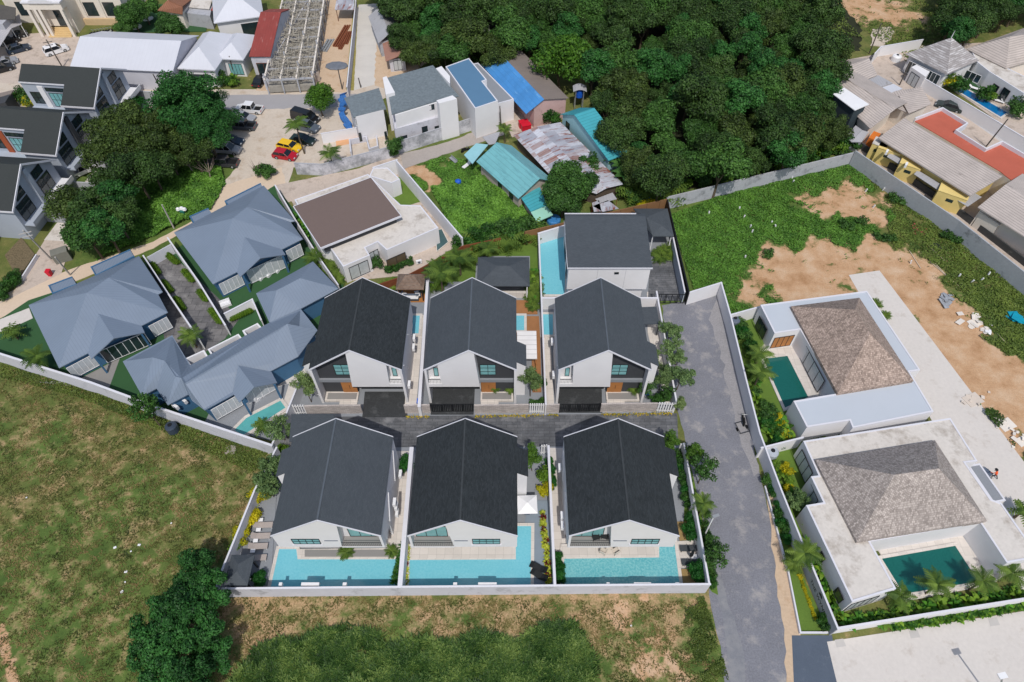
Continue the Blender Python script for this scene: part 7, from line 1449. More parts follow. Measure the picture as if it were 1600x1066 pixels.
# ---------------- vehicles ----------------
def car(px, py, rot, colr, kind, lab, L=4.3, Wd=1.75, Hh=1.45, grp=None, z=0):
    p = W(px, py, .7); nm = {'pickup': 'pickup_truck', 'van': 'van', 'suv': 'car', 'sedan': 'car', 'hatch': 'car'}[kind]
    r = thing(nm, lab, nm.replace('_', ' '), (p.x, p.y, z), rot, grp)
    cm = MATS.get('paint_' + colr[0]) or plain('paint_' + colr[0], C(*colr[1]), .28, .02, 1, spec=.6)
    hw, h = Wd / 2, L / 2
    hood = {'pickup': .95, 'van': 1.05, 'suv': .95, 'sedan': .85, 'hatch': .88}[kind]
    prof = [(-h, .35), (-h, hood * .95), (-h + .1, hood), (h - 1.1, hood), (h - .25, hood * .82), (h, hood * .6), (h, .35), (h - .4, .22), (-h + .3, .22)]
    m = MB(); n = len(prof)
    P = [(x, -hw * (1 if z_ < hood * .9 else .95), z_) for x, z_ in prof] + [(x, hw * (1 if z_ < hood * .9 else .95), z_) for x, z_ in prof]
    if kind == 'pickup':
        bed = -h + 1.55; m.box(-h, h - 1.0, -hw, hw, .3, .62)
        m.box(-h, bed, -hw, -hw + .1, .62, hood); m.box(-h, bed, hw - .1, hw, .62, hood); m.box(-h, -h + .1, -hw + .1, hw - .1, .62, hood); m.box(bed, h - 1.0, -hw, hw, .62, hood)
        m.hexa([(h - 1.0, -hw, .3), (h, -hw * .92, .35), (h, hw * .92, .35), (h - 1.0, hw, .3), (h - 1.0, -hw * .97, hood), (h - .05, -hw * .86, hood * .8), (h - .05, hw * .86, hood * .8), (h - 1.0, hw * .97, hood)])
        c0, c1, t0, t1 = bed, h - 1.15, bed + .12, h - 1.85
    else:
        m.faces(P, [tuple(range(n - 1, -1, -1)), tuple(range(n, 2 * n))] + [(i, (i + 1) % n, n + (i + 1) % n, n + i) for i in range(n)])
        c0, c1, t0, t1 = {'van': (-h + .05, h - .75, -h + .15, h - 1.45), 'suv': (-h + .1, h - 1.15, -h + .4, h - 1.85), 'sedan': (-h + .6, h - 1.2, -h + 1.25, h - 1.95), 'hatch': (-h + .1, h - 1.1, -h + .55, h - 1.8)}[kind]
    body = m.build('body', cm, r)
    if kind == 'pickup': box_part('bed_liner', r, rubber, -h + .11, bed - .01, -hw + .11, hw - .11, .621, .65)
    def fr(x0, x1, X0, X1, w0, w1, z0, z1, mm): mm.hexa([(x0, -w0, z0), (x1, -w0, z0), (x1, w0, z0), (x0, w0, z0), (X0, -w1, z1), (X1, -w1, z1), (X1, w1, z1), (X0, w1, z1)])
    m = MB(); fr(c0, c1, t0, t1, hw * .93, hw * .78, hood - .001, Hh - .06, m); m.build('windows', MATS.get('car_glass') or plain('car_glass', C(24, 28, 32), .08, .05, 1, spec=.8), r)
    m = MB(); fr(t0 - .03, t1 + .03, t0 + .05, t1 - .08, hw * .80, hw * .72, Hh - .06, Hh, m); rf = m.build('roof', cm, r)
    for xx in (t0, (t0 + t1) / 2, t1):
        for s in (-1, 1):
            xb = c0 + (xx - t0) / (t1 - t0) * (c1 - c0); m = MB(); m.tube((xb, s * hw * .935, hood), (xx, s * hw * .785, Hh - .05), .035, .035, 4); m.build('pillar', cm, r)
    for x in (-h + .82, h - .85):
        for s in (-1, 1):
            m = MB(); m.tube((x, s * (hw - .2), .32), (x, s * (hw + .015), .32), .33, .33, 14); wl = m.build('wheel', rubber, r); m = MB(); m.tube((x, s * (hw + .012), .32), (x, s * (hw + .03), .32), .2, .18, 10); m.build('rim', metalg, wl)
    for s in (-1, 1):
        m = MB(); m.box(h - .12, h + .012, s * hw * .62 - .16, s * hw * .62 + .16, hood * .62, hood * .78); m.build('headlight', curtain, r)
        m = MB(); m.box(-h - .012, -h + .06, s * hw * .75 - .12, s * hw * .75 + .12, hood * .68, hood * .88); m.build('tail_light', redplastic, r)
        m = MB(); m.box(c1 - .45, c1 - .25, s * (hw + .0), s * (hw + .16), hood, hood + .14); m.build('side_mirror', cm, r)
    return r
blk, gry, sil, wht = ('black', (28, 29, 32)), ('graphite', (84, 92, 102)), ('silver', (150, 152, 158)), ('white', (225, 225, 228))
car(477, 183, -.42, blk, 'van', 'tall black van parked against the round tree', 5.1, 1.9, 1.95)
car(479, 197, -.36, gry, 'suv', 'graphite SUV parked just below the black van', 4.6, 1.85, 1.7)
car(473, 217, -.3, ('dark_green', (34, 50, 44)), 'sedan', 'dark green car with white trim behind the shaggy palm', 4.3)
car(452, 227, -.35, ('yellow', (232, 186, 30)), 'hatch', 'bright yellow sporty car with sunroof', 4.3, 1.8, 1.35)
car(445, 241, -.25, ('red', (170, 20, 38)), 'hatch', 'bright red hatchback in front of the yellow car', 4.1, 1.75, 1.45)
car(389, 169, math.pi - .15, wht, 'pickup', 'white pickup truck with open bed at the top of the parking row', 5.0, 1.8, 1.75)
car(379, 182, -.22, sil, 'sedan', 'silver green sedan between two pickup trucks', 4.4)
car(377, 195, math.pi - .1, ('slate', (66, 72, 80)), 'pickup', 'slate grey pickup truck with loaded bed under the emerald tree', 5.1, 1.85, 1.75)
car(361, 219, -.2, ('navy', (36, 50, 68)), 'hatch', 'dark navy small car above the silver pickup', 4.2)
car(352, 232, -.12, sil, 'pickup', 'silver double cab pickup truck near the bare branches', 5.2, 1.8, 1.75)
car(348, 253, math.pi - .05, ('dark_grey', (60, 60, 64)), 'pickup', 'dark grey pickup truck, lowest of the parking row', 5.1, 1.8, 1.7)
car(87, 77, .65, wht, 'suv', 'white SUV with dark glass on the ivory building forecourt', 4.5, 1.85, 1.65)
car(407, 124, 1.35, blk, 'sedan', 'black car parked in front of the red roofed workshop', 4.4)
car(1484, 165, -.55 + math.pi, ('dark_teal', (40, 54, 54)), 'sedan', 'dark teal sedan on the lane above the red roof terrace', 4.6)
car(130, 264, .75, wht, 'pickup', 'white truck inside the yard of the middle town house', 4.8, 1.8, 1.7)
for i, (x, y, c_, l) in enumerate([(28, 75, ('navy', (36, 50, 68)), 'navy car half under the white lattice carport'), (8, 96, sil, 'silver blue car at the lower end of the carport'), (2, 106, blk, 'black car at the left edge below the carport'), (12, 62, blk, 'black car deep under the white lattice carport'), (24, 54, blk, 'black car at the upper end under the carport')]): car(x, y, .6, c_, 'suv' if i else 'sedan', l)
car(311, 116, 1.4, ('yellow2', (214, 180, 40)), 'hatch', 'yellow car mostly hidden under the white hip roof', 3.8)
def motorbike(px, py, rot, lab, grp, mt=blackwk):
    p = W(px, py, .5); r = thing('motorcycle', lab, 'motorcycle', (p.x, p.y, 0), rot, grp)
    for x in (-.6, .6): m = MB(); m.tube((x, -.05, .29), (x, .05, .29), .29, .29, 12); m.build('wheel', rubber, r)
    m = MB(); m.hexa([(-.65, -.12, .35), (.35, -.14, .3), (.35, .14, .3), (-.65, .12, .35), (-.7, -.1, .62), (.2, -.12, .6), (.2, .12, .6), (-.7, .1, .62)]); m.build('body', mt, r)
    m = MB(); m.hexa([(-.7, -.13, .66), (.1, -.12, .64), (.1, .12, .64), (-.7, .13, .66), (-.72, -.11, .78), (.05, -.1, .74), (.05, .1, .74), (-.72, .11, .78)]); m.build('seat', rubber, r)
    m = MB(); m.tube((.6, 0, .3), (.35, 0, 1.0), .06); m.tube((.35, -.35, 1.0), (.35, .35, 1.0), .03); m.build('handlebar', metalg, r); return r
for i in range(7): motorbike(144 + i * 4.6, 52 - i * .7, 1.3, 'motorcycle parked in front of the ivory building wing, %s from left' % ('first', 'second', 'third', 'fourth', 'fifth', 'sixth', 'seventh')[i], 'motorcycle row', (whitepl, blackwk, greypl)[i % 3])
motorbike(1162, 655, 1.45, 'black and white sidecar motorcycle on the gravel by the long pale wall', None)
p = W(1160, 668, .4); r = thing('hand_cart', 'low black tube cart on the gravel behind the sidecar motorcycle', 'cart', (p.x, p.y, 0), .3); m = MB(); m.tube((-.6, -.7, .35), (.6, -.7, .35), .04); m.tube((.6, -.7, .35), (.5, .8, .35), .04); m.tube((.5, .8, .35), (-.5, .8, .35), .04); m.tube((-.5, .8, .35), (-.6, -.7, .35), .04); m.build('frame', blackwk, r)
for s in (-.65, .65): m = MB(); m.tube((s - .03, 0, .25), (s + .03, 0, .25), .25, .25, 12); m.build('wheel', rubber, r)
motorbike(727, 233, .6, 'motorcycle on the grey lane by the pale teal canopy', None)
# ---------------- poles, lamps, bins, debris ----------------
def pole(bx, by, tx, ty, lab, h=7.0, arm=False, mat=None):
    p = W(bx, by, 0); q = W(tx, ty, h); r = thing('utility_pole', lab, 'pole', (p.x, p.y, 0)); m = MB(); m.tube((0, 0, 0), (q.x - p.x, q.y - p.y, h), .13, .09, 8); m.build('shaft', mat or plain_pole, r)
    if arm: m = MB(); m.obox((q.x - p.x, q.y - p.y, h - .5), 1.6, .1, .1, .4); m.obox((q.x - p.x, q.y - p.y, h - 1.1), 1.3, .1, .1, .4); m.build('crossarm', mat or plain_pole, r)
    return r
plain_pole = plain('weathered_pole', C(96, 90, 86), .9, .1, 2); pale_pole = plain('pale_pole', C(176, 172, 168), .9, .05, 1)
pole(98, 106, 72, 62, 'dark pole leaning in front of the white SUV', 6.0, True); pole(141, 106, 133, 92, 'short dark pole top above the town house roof', 4.5); pole(252, 140, 239, 116, 'dark pole in front of the white metal shed', 4.5)
pole(272, 357, 253, 320, 'pale pole beside the cream lane at the undergrowth', 5.2, mat=pale_pole); pole(80, 405, 36, 360, 'pale concrete lamp pole by the forecourt', 8.0, True, pale_pole); pole(110, 430, 86, 402, 'thin pale pole next to the blue parapet roof', 5.0, mat=pale_pole)
pole(1358, 84, 1377, 37, 'dark leaning pole at the concrete patch beside the forest', 7.0); pole(1405, 134, 1422, 97, 'dark pole on the lane in front of the white entrance block', 5.0); pole(1540, 230, 1575, 186, 'tall street light pole with turquoise foot by the terrace notch', 6.5)
pole(697, 108, 694, 82, 'grey pole behind the unfinished white house', 4.2); pole(765, 70, 764, 40, 'pale thin pole at the forest edge', 4.5, mat=pale_pole); pole(535, 140, 528, 108, 'thin pole at the building site gate', 4.4); pole(564, 137, 560, 122, 'small dark post at the end of the brushed concrete lane', 2.5); pole(783, 200, 781, 166, 'dark pole in front of the grey annex', 4.6); pole(366, 118, 358, 88, 'dark pole before the green doors of the white hip roofed house', 4.2)
p = W(1100, 838, 0); q = W(1115, 808, 4.6); r = thing('street_lamp', 'white street lamp leaning over the gravel road outside the near right wall', 'street lamp', (p.x, p.y, 0)); m = MB(); m.tube((0, 0, 0), (q.x - p.x, q.y - p.y, 4.6), .09, .06, 8); m.build('pole', whitepl, r); m = MB(); m.obox((q.x - p.x + .25, q.y - p.y + .1, 4.65), .7, .3, .12, .3); m.build('lamp_head', metalg, r)
bin_(287, 333, plain('green_plastic', C(40, 110, 100), .6, .1, 1), 'green wheelie bin with white bags by the cream lane', z=0)
p = W(283, 327, 1.2); m = MB(); 
for k in range(3): m.lathe((k * .5 - .5, .2 * (k % 2), 0), [(.2, 0), (.34, .2), (.26, .5), (.08, .62)], 8)
o = m.build('rubbish_bags', whitepl, origin=(0, 0, 0)); o.location = (p.x, p.y, .9); tag(o, 'white rubbish bags piled on the green wheelie bin', 'bags')
bin_(77, 427, redplastic, 'red wheelie bin where the forecourt meets the undergrowth', z=0)
p = W(95, 398, 1.0); o = MB().obox((0, 0, .9), 2.2, 1.4, 1.8, .5).build('concrete_box', plain('mossy_concrete', C(120, 120, 112), .95, .12, 1), origin=(0, 0, 0)); o.location = (p.x, p.y, 0); tag(o, 'mossy grey concrete box between the forecourt and the big bushes', 'box')
p = W(716, 288, .5); m = MB(); m.lathe((0, 0, 0), [(.35, 0), (.5, .3), (.5, .7), (.2, .9)], 12); o = m.build('barrel', bluePl); o.location = (p.x, p.y, .5); tag(o, 'blue barrel in the creeper lot', 'barrel')
for (A, l) in [((708, 250, 1.9, .5, metalg), 'pale metal bench on the grass by the grey lane'),]:
    x, y, a, b_, mt = A; p = W(x, y, .4); r = thing('bench', l, 'bench', (p.x, p.y, 0), -.9); box_part('seat', r, metalg, -.9, .9, -.25, .25, .4, .45); box_part('backrest', r, metalg, -.9, .9, .22, .28, .45, .8)
    for s in (-.7, .7): box_part('leg', r, metalg, s - .04, s + .04, -.2, .2, 0, .4)
p = W(729, 257, .5); r = thing('patio_lounger', 'old white lounger under the pale teal canopy corner', 'sun lounger', (p.x, p.y, 0), .9); box_part('seat', r, whitepl, -.9, .9, -.3, .3, .3, .4); box_part('backrest', r, whitepl, .7, .9, -.3, .3, .4, .9)
for s in (-.6, .6): box_part('leg', r, whitepl, s - .04, s + .04, -.25, .25, 0, .3)
for (x, y, l) in [(822, 198, 'lower'), (818, 193, 'upper')]: p = W(x, y, .8); o = MB().obox((0, 0, .6), 1.6, .9, 1.2, .3).obox((0, 0, 1.25), 1.7, 1.0, .12, .3).build('red_box', redplastic); o.location = (p.x, p.y, 0); tag(o, 'red plastic box between the blue warehouse and rusty roof, ' + l, 'box', 'red boxes')
p = W(865, 342, .5); m = MB(); m.lathe((0, 0, 0), [(1.1, 0), (1.1, .5), (1.0, .6)], 16); o = m.build('paddling_pool', tarpblue); o.location = (p.x, p.y, 0); tag(o, 'round bright blue tub below the pale green lean-to roof', 'tub')
p = W(1012, 310, .8); m = MB(); m.lathe((0, 0, 0), [(.4, 0), (.45, .9), (.3, 1.1)], 10); o = m.build('barrel', bluePl); o.location = (p.x, p.y, 0); tag(o, 'blue barrel behind the brown plank fence', 'barrel')
p = W(1560, 1110, 0); q = W(1566, 1056, 5.0); r = thing('street_lamp', 'street lamp head over the concrete yard at the bottom right edge', 'street lamp', (p.x, p.y, 0)); m = MB(); m.tube((0, 0, 0), (q.x - p.x, q.y - p.y, 5), .08); m.build('pole', metalg, r); m = MB(); m.obox((q.x - p.x, q.y - p.y, 5.05), .8, .5, .1, .2); m.build('lamp_head', whitepl, r)
# debris on the sandy lot
def pile(px, py, n, s, mt, lab, spread=1.5, h=.25):
    p = W(px, py); m = MB(); m.obox((0, 0, .05), spread * 1.1, spread * .8, .1, .4)
    for i in range(n): m.obox((rnd.gauss(0, spread * .5), rnd.gauss(0, spread * .5), .06 + h * rnd.random()), s * rnd.uniform(.5, 1.4), s * rnd.uniform(.4, .9), .05, rnd.uniform(0, 3), rnd.uniform(-.25, .25), rnd.uniform(-.2, .2))
    o = m.build('debris_pile', mt); o.location = (p.x, p.y, 0); return tag(o, lab, 'debris', kind=None)
pile(1523, 505, 12, 1.0, offwhite, 'heap of white broken boards on the sandy lot', 1.6); pile(1477, 470, 14, .8, plain('grey_scrap', C(150, 154, 160), .8, .2, 2), 'heap of grey scrap sheets beside the sandy track', 1.3); pile(1543, 516, 5, .6, whitepl, 'small white scraps right of the white board heap', .7)
pile(1434, 360, 30, .35, plain('old_bricks', C(140, 84, 66), .95, .2, 2), 'heap of red brown bricks in the weeds', 1.3); pile(1462, 388, 5, 1.2, darktrim, 'dark slab lying in the weeds below the bricks', .4, .1)
pile(1583, 500, 6, 1.4, tealpl, 'turquoise plastic sheet crumpled in the weeds at the right edge', .9, .7); pile(1597, 690, 6, .7, offwhite, 'white scraps at the right picture edge above the slab', 1.4); pile(1572, 664, 9, .45, offwhite, 'cream stones in the weeds beside the concrete slab', 1.8)
pile(1520, 625, 8, .6, plain('sand_heap', C(204, 192, 180), .95, .05, 1), 'flat heap of pale gravel on the sand', 2.0, .15)
for i, (A, B, l) in enumerate([((1453, 410), (1502, 452), 'longest'), ((1460, 412), (1488, 442), 'middle'), ((1420, 392), (1438, 420), 'upper, brown'), ((1443, 378), (1475, 408), 'topmost, brown'), ((1558, 522), (1572, 538), 'short, by the white boards')]):
    a, b = W(*A), W(*B); d = b - a; o = MB().box(0, d.length, -.05, .05, .05, .13).build('plank', MATS.get('pale_plank') or plain('pale_plank', C(196, 180, 158), .9, .1, 2))
    o.location = (a.x, a.y, 0); o.rotation_euler = (0, 0, math.atan2(d.y, d.x)); tag(o, 'long thin plank lying in the weeds of the sandy lot, ' + l, 'plank', 'planks in the weeds')
for i, (x, y) in enumerate([(1156, 325), (1108, 332), (1163, 338), (1173, 353), (1176, 361), (1165, 401), (1206, 347), (1212, 353), (1240, 283), (1354, 297), (1381, 295), (1366, 322), (1238, 278), (1500, 430), (1535, 436), (1546, 427), (1520, 439), (1424, 409)]):
    p = W(x, y, .4); m = MB(); m.obox((0, 0, .3), .16, .16, .65, rnd.random(), rnd.uniform(-.25, .25), rnd.uniform(-.2, .2)); o = m.build('marker_post', whitepl); o.location = (p.x, p.y, 0); tag(o, 'short white concrete post stub standing in the green lot', 'post', 'white post stubs in the green lot')
for i, (x, y) in enumerate([(180, 856), (218, 852), (197, 894), (191, 925), (268, 818), (196, 910), (205, 862), (42, 778), (986, 978)]):
    p = W(x, y); m = MB(); m.obox((0, 0, .06), .3 if i < 4 else .16, .22 if i < 4 else .14, .08, rnd.random()); o = m.build('litter_scrap', whitepl); o.location = (p.x, p.y, 0); tag(o, 'tiny white scrap lying on the dry field', 'litter', 'white scraps on the dry field')
p = W(360, 704); m = MB(); m.lathe((0, 0, 0), [(.8, 0), (.7, .12), (.3, .16)], 8); o = m.build('stone_slab', plain('pale_stone', C(150, 142, 134), .95, .1, 3)); o.location = (p.x, p.y, 0); tag(o, 'flat pale stone in the dry field below the cracked wall', 'stone')
# ---------------- trees and wild growth ----------------
LM = [(W(*a), t) for a, t in (((905, 165), 'by the blue tank tower'), ((975, 225), 'beside the bright teal roof'), ((1000, 285), 'behind the banana trees'), ((1090, 270), 'above the left end of the concrete wall'), ((1190, 240), 'above the middle of the concrete wall'), ((1300, 215), 'at the right end of the concrete wall'), ((1290, 160), 'over the slate grey shed'), ((1340, 70), 'near the leaning pole'), ((640, 30), 'over the grey shed by the lane'), ((720, 75), 'behind the white unfinished houses'), ((800, 50), 'behind the blue warehouse'), ((1000, 110), 'in the left middle'), ((1130, 100), 'in the very middle'), ((1230, 90), 'in the right middle'), ((760, -10), 'at the top edge, left'), ((950, 10), 'at the top edge, middle'), ((1120, 5), 'at the top edge, right of middle'), ((1270, 5), 'at the top edge, right'), ((1480, 40), 'above the pyramid roof'), ((1560, 20), 'above the large hip roof'), ((1500, -20), 'on its upper side'))]
def near(x, y): return ', ' + min(LM, key=lambda l: (l[0].x - x) ** 2 + (l[0].y - y) ** 2)[1]
def scat_trees(poly, spacing, kinds, z, labs, grp, s=(.85, 1.15), nmax=400):
    q = sample(poly, 900, z); kept = []
    ex = W(876, 96, 5)
    for x, y in q:
        if (x - ex.x) ** 2 + (y - ex.y) ** 2 < 42: continue
        if all((x - a) ** 2 + (y - b) ** 2 > spacing ** 2 for a, b in kept): kept.append((x, y))
        if len(kept) >= nmax: break
    for i, (x, y) in enumerate(kept):
        k = kinds[rnd.randrange(len(kinds))]; plant(k, 0, 0, labs[k] + near(x, y), 'tree', rnd.uniform(*s), z, grp, world=(x, y, 0))
    return len(kept)
fl = {'wood_tree': 'dark green tree of the wood', 'wood_tree_light': 'lighter green tree of the wood', 'olive_tree': 'olive toned tree of the wood', 'emerald_tree': 'emerald tree of the wood'}
fz = 6.5
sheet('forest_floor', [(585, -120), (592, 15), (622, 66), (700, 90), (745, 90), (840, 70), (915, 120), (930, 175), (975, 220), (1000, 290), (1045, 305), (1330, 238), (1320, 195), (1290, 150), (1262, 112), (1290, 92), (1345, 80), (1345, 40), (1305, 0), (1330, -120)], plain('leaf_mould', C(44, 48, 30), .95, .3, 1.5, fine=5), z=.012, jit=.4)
n1 = scat_trees([(585, -70), (590, 5), (620, 60), (700, 82), (745, 84), (850, 62), (930, 110), (950, 175), (985, 215), (1010, 265), (1040, 285), (1120, 262), (1230, 232), (1318, 195), (1292, 130), (1322, 85), (1312, 40), (1270, 0), (1290, -70)], 3.6, ['wood_tree'] * 5 + ['wood_tree_light', 'wood_tree_light', 'olive_tree'], fz, fl, 'trees of the dense wood', (.68, 1.22))
print('forest', n1)
scat_trees([(1492, 34), (1500, 54), (1522, 58), (1550, 20), (1600, 0), (1660, 0), (1660, -60), (1480, -60), (1488, -20)], 3.8, ['wood_tree'], 6, {'wood_tree': 'dark tree of the upper right clump'}, 'trees at the top right', (.75, 1.0))
plant('round_tree', 876, 96, 'large round leafy tree overhanging the brown warehouse roof', 'tree', 1.9, 5.6, name='tree'); plant('mango_tree', 893, 290, 'dense round fruit tree in front of the rusty roofs, upper crown', 'tree', 1.05, 4.2, name='tree', sz=1); plant('mango_tree', 880, 315, 'dense round fruit tree in front of the rusty roofs, lower crown', 'tree', .95, 3.2, name='tree', sz=1)
plant('round_tree', 498, 155, 'bright green ball shaped tree beside the black van', 'tree', 1.0, 3.4, name='tree')
for i, (k, x, y, s, l) in enumerate([('emerald_tree', 300, 178, 1.5, 'huge emerald green tree beside the parking row'), ('emerald_tree', 335, 190, 1.0, 'emerald tree leaning over the parked pickups'), ('emerald_tree', 268, 182, .95, 'emerald tree left of the huge emerald one'), ('olive_tree', 190, 205, 1.2, 'olive green tree touching the middle town house'), ('olive_tree', 225, 235, 1.15, 'olive green tree in the middle of the thicket'), ('olive_tree', 178, 245, 1.1, 'olive green tree below the touching one'), ('olive_tree', 245, 205, 1.0, 'olive tree below the emerald crowns'), ('wood_tree', 215, 275, 1.0, 'dark tree above the undergrowth'),
    ('wood_tree_light', 110, 325, 1.0, 'grey green tree beside the lowest town house'), ('wood_tree', 150, 330, 1.1, 'dark bushy tree by the forecourt'), ('wood_tree', 180, 310, .95, 'dark bushy tree left of the undergrowth'), ('wood_tree_light', 135, 365, 1.0, 'leafy tree overhanging the forecourt'), ('wood_tree', 165, 360, .9, 'dark leafy tree above the cream lane'), ('wood_tree', 185, 345, .8, 'dark tree at the shaded end of the undergrowth'), ('olive_tree', 265, 245, .8, 'thin olive tree near the silver pickup'), ('emerald_tree', 285, 150, .9, 'upper emerald tree at the asphalt road'), ('emerald_tree', 325, 212, 1.0, 'emerald tree right above the navy small car'), ('olive_tree', 300, 232, .9, 'olive tree left of the navy small car'), ('emerald_tree', 325, 160, .9, 'emerald tree beside the white pickup'), ('olive_tree', 255, 225, .9, 'olive tree in the dark gap of the thicket'), ('olive_tree', 195, 180, .9, 'olive tree nearest the asphalt road'), ('wood_tree', 235, 262, .9, 'dark tree below the middle of the thicket'), ('wood_tree', 170, 285, .85, 'dark tree between the two lower town houses')]):
    plant(k, x, y, l, 'tree', s, 5 if s > .85 else 4, 'trees left of the parking row')
for (x, y, l, s) in [(398, 262, 'bare twiggy shrub at the lower end of the dirt lot', 1.1), (300, 262, 'pale leafless branches above the undergrowth, left', 1.8), (325, 272, 'pale leafless branches above the undergrowth, right', 1.6)]: plant('bare_tree', x, y, l, 'tree', s, 1.5, name='tree')
bed((405, 272), (428, 268), 4, ['shrub'], 'under the bare twiggy shrub', 'shrubs under the bare twigs', 1.3, .5, .4)
for (x, y, s, l) in [(466, 205, 1.0, 'shaggy palm above the yellow car'), (513, 232, .85, 'coconut palm standing in the walled sandy corner'), (788, 188, .6, 'small palm before the grey annex')]: plant('tall_palm' if s == 1.0 else 'palm', x, y, l, 'palm tree', s, 4.5, name='palm_tree')
for (x, y, s, l) in [(205, 22, .8, 'left'), (222, 10, .8, 'upper'), (263, 38, .75, 'right, round'), (190, 30, .6, 'leftmost')]: plant('mango_tree', x, y, 'dark garden tree on the turf by the white garden tables, ' + l, 'tree', s, 4, 'garden trees on the turf', name='tree')
bed((300, 120), (372, 128), 14, ['shrub', 'light_shrub', 'weed', 'banana_plant'], 'in the front garden of the white hip roofed house', 'front garden of the white hip roofed house', 1.6, .7, 1.0)
bed((28, 150), (50, 160), 6, ['shrub', 'yellow_shrub'], 'between the lean-to roof and the middle town house', 'bushes by the brown lean-to', 1.8, .8, .6); bed((48, 103), (70, 105), 4, ['yellow_shrub'], 'behind the topmost town house ridge', 'yellow bushes behind the ridge', 1.4, 2.5, .3)
bed((204, 172), (212, 155), 5, ['round_shrub'], 'right of the topmost town house', 'bushes right of the topmost town house', 2.0, 1.2, .4)
for (x, y, l, s) in [(858, 167, 'yellow green bush at the pink warehouse wall', 2.2), (852, 182, 'dark bush between pink wall and rusty roof', 1.8), (866, 186, 'dark bush right of the red boxes', 1.8)]: plant('light_shrub' if 'yellow' in l else 'shrub', x, y, l, 'shrub', s, 1.2)
for (x, y, l, s) in [(922, 234, 'bush growing through the rusty roof, upper', 1.9), (932, 245, 'bush growing through the rusty roof, lower', 1.3)]: plant('shrub', x, y, l, 'shrub', s, 3.4, base=1.6)
for (x, y) in [(970, 262), (985, 258), (975, 280), (992, 275), (960, 250), (1005, 268)]: plant('banana_tree', x, y, 'banana tree with split leaves at the rusty roof end', 'banana tree', rnd.uniform(.85, 1.2), 2.4, 'banana trees at the rusty roof end')
bed((985, 300), (1040, 296), 12, ['shrub', 'light_shrub', 'areca'], 'between banana trees and concrete wall', 'thicket by the concrete wall', 2.0, 1.2, 1.0); bed((1000, 285), (1060, 288), 8, ['areca'], 'between banana trees and concrete wall', 'thicket by the concrete wall', 1.5, 1.4, 1.0)
bed((1060, 292), (1330, 230), 34, ['shrub', 'weed', 'light_shrub'], 'at the forest foot behind the concrete wall', 'forest foot behind the concrete wall', 1.9, .9, 1.2); bed((1080, 280), (1320, 222), 26, ['shrub', 'weed'], 'at the forest foot behind the concrete wall', 'forest foot behind the concrete wall', 2.0, .9, 1.2)
bed((700, 100), (860, 66), 8, ['shrub'], 'at the forest edge behind the white building site houses', 'forest edge bushes', 1.8, .8, 1.5)
p = [W(617, 214, 2.4), W(617, 240, 1.2)]
for (x, y, s, z) in [(610, 213, 1.3, 2.6), (620, 211, 1.3, 2.6), (616, 221, 1.1, 2.0), (615, 231, 1.0, 1.3), (616, 241, 1.0, .7)]: plant('hedge_bush' if 0 else 'shrub', x, y, 'leafy creeper column overgrowing the wall between lane and white house', 'creeper', s, z, 'creeper column on the wall', base=z - .6)
plant('young_tree', 243, 656, 'dark round bush against the cracked white wall beside the tank', 'shrub', 1.6, 1.6, var=1, name='shrub')
plant('young_tree', 437, 672, 'olive grey tree at the corner of the pool under the blue porch', 'tree', 1.15, 2.4, var=0, name='tree'); plant('small_palm', 410, 668, 'small palm on the deck of the blue-green pool', 'palm tree', .9, 1.4, name='palm_tree')
# clump in the front left
for i, (x, y, s, l) in enumerate([(305, 885, .85, 'uppermost'), (280, 915, .7, 'yellowish, upper left'), (330, 925, .95, 'beside the corner pavilion'), (290, 955, 1.0, 'in the middle'), (245, 975, 1.0, 'left middle'), (315, 985, 1.0, 'right middle'), (230, 1012, .9, 'left, lower'), (275, 1015, 1.05, 'centre, lower'), (330, 1020, .85, 'right, lower'), (250, 1060, 1.0, 'bottom left'), (300, 1062, .95, 'bottom right')]):
    plant('lone_tree', x, y, 'dark tree of the clump on the dry field, ' + l, 'tree', s * .76, 3.6, 'tree clump on the dry field')
# ground creeper slab: the thick green lot
def carpet(name, poly, n, h, size, mat, lump=.35, gap=9.0):
    q = sample(poly, n, h * .6); w_ = np.sin(q[:, 0] * .9 + np.sin(q[:, 1] * .6) * 2) * np.cos(q[:, 1] * 1.1 + np.sin(q[:, 0] * .5)) + .6 * np.sin(q[:, 0] * 2.3) * np.sin(q[:, 1] * 2.9); q = q[(dirt_at(q) * 1.1 - .25 * w_ + rng.normal(0, .09, n) < .42) & (w_ + rng.normal(0, .3, n) > -gap)]; n = len(q); z = h * (.75 + lump * np.sin(q[:, 0] * 1.3 + q[:, 1] * .7) * np.cos(q[:, 1] * 1.1) + rng.normal(0, .09, n))
    P = np.concatenate([q, np.maximum(z, .08)[:, None]], 1); Nn = rng.normal(size=(n, 3)) * .6; Nn[:, 2] = 1; Nn /= np.linalg.norm(Nn, axis=1, keepdims=True)
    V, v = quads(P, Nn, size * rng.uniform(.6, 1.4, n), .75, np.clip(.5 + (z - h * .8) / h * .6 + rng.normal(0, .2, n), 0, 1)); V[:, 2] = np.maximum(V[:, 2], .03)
    o = bpy.data.objects.new(name, qmesh(name, V, v, mat)); col.objects.link(o); return tag(o, kind='stuff')
P = [(672, 292), (698, 288), (762, 274), (800, 292), (833, 352), (800, 368), (728, 382), (700, 346)]
carpet('creeper_cover', P, 42000, 1.1, .3, cover_m); m = MB(); Q = [W(x, y, .5) for x, y in P]; c = sum(Q, Vector()) / len(Q); m.prism([tuple(c.lerp(p_, .96)[:2]) for p_ in Q], .01, .55); tag(m.build('creeper_soil', plain('dark_green_soil', C(34, 60, 26), .95, .2, 1)), kind='structure')  # base block in one dark green tone under the creeper leaves
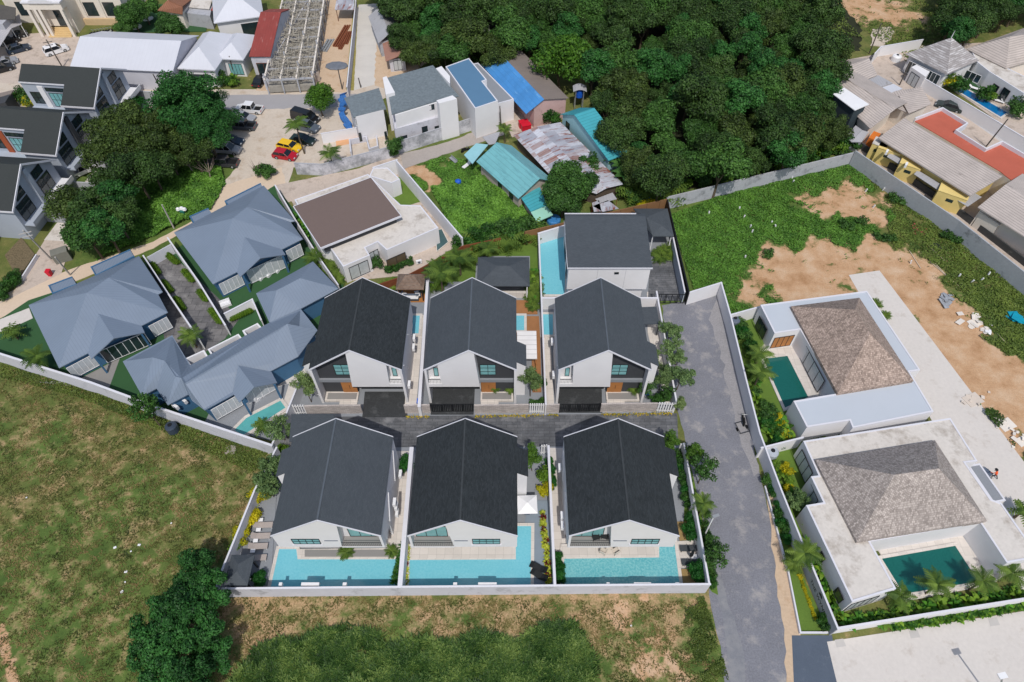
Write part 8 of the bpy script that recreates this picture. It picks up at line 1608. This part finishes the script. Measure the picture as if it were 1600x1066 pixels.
carpet('undergrowth', [(205, 300), (275, 250), (345, 262), (352, 285), (330, 325), (200, 385), (150, 405), (190, 340)], 26000, .7, .3, cover_m, .5)
carpet('creeper_cover', [(640, 262), (690, 245), (742, 252), (765, 272), (700, 290), (650, 300)], 9000, .3, .22, cover_m)
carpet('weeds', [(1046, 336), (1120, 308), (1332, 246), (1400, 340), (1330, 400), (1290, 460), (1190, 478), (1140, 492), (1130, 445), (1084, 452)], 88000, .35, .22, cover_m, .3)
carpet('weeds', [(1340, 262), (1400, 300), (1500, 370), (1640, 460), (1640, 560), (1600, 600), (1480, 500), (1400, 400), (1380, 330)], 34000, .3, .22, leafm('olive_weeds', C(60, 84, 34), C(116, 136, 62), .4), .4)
carpet('weeds', [(1420, 420), (1640, 640), (1640, 700), (1590, 640), (1440, 470)], 9000, .25, .2, MATS['olive_weeds'], .5, .1)
carpet('weeds', [(1525, 630), (1640, 650), (1640, 760), (1600, 712)], 6000, .5, .25, leafm('dark_weeds', C(40, 66, 28), C(88, 116, 48), .6), .5)
carpet('weeds', [(1150, 30), (1350, 60), (1310, 20), (1430, 100), (1480, 60), (1500, 30), (1440, 0), (1340, 0)], 9000, .4, .3, MATS['olive_weeds'], .4)
for (x, y, rr, n) in [(80, 572, 0, 0)]: pass
carpet('weeds', [(0, 562), (60, 572), (140, 606), (250, 648), (420, 706), (395, 740), (240, 668), (120, 620), (0, 590)], 9000, .25, .2, leafm('field_weeds', C(62, 84, 34), C(118, 132, 62), .5), .5)
carpet('weeds', [(1068, 940), (1100, 932), (1125, 1010), (1140, 1066), (1100, 1066), (1076, 1000)], 6000, .3, .18, MATS['field_weeds'], .5, .1)
for (x, y, s) in [(1348, 345, 1.6), (1400, 312, 2.0), (1480, 368, 1.6), (1495, 372, 1.8), (1322, 352, 1.8), (1375, 370, 1.4), (1390, 372, 1.5), (1200, 395, 1.5)]: plant('weed', x, y, 'bushy green weed mound in the sandy lot', 'weed', s, .5, 'weed mounds in the sandy lot')
# grass
fld = [(-60, 560), (140, 608), (420, 712), (396, 760), (330, 930), (1100, 940), (1130, 1100), (-100, 1150), (-140, 800)]
blades('grass', [(fld, 90000)], grass_m, .14, .03, lean=1.1, clump=1)
blades('tall_grass', [([(400, 1015), (430, 1000), (470, 1004), (500, 985), (560, 992), (600, 1010), (660, 998), (700, 1006), (750, 990), (790, 1000), (850, 985), (900, 994), (930, 1030), (920, 1100), (340, 1100)], 52000), ([(520, 985), (560, 975), (600, 1000), (500, 1010)], 1500), ([(840, 980), (900, 975), (925, 1030), (850, 1030)], 5000)], tall_m, .36, .06, lean=1.6, clump=1)
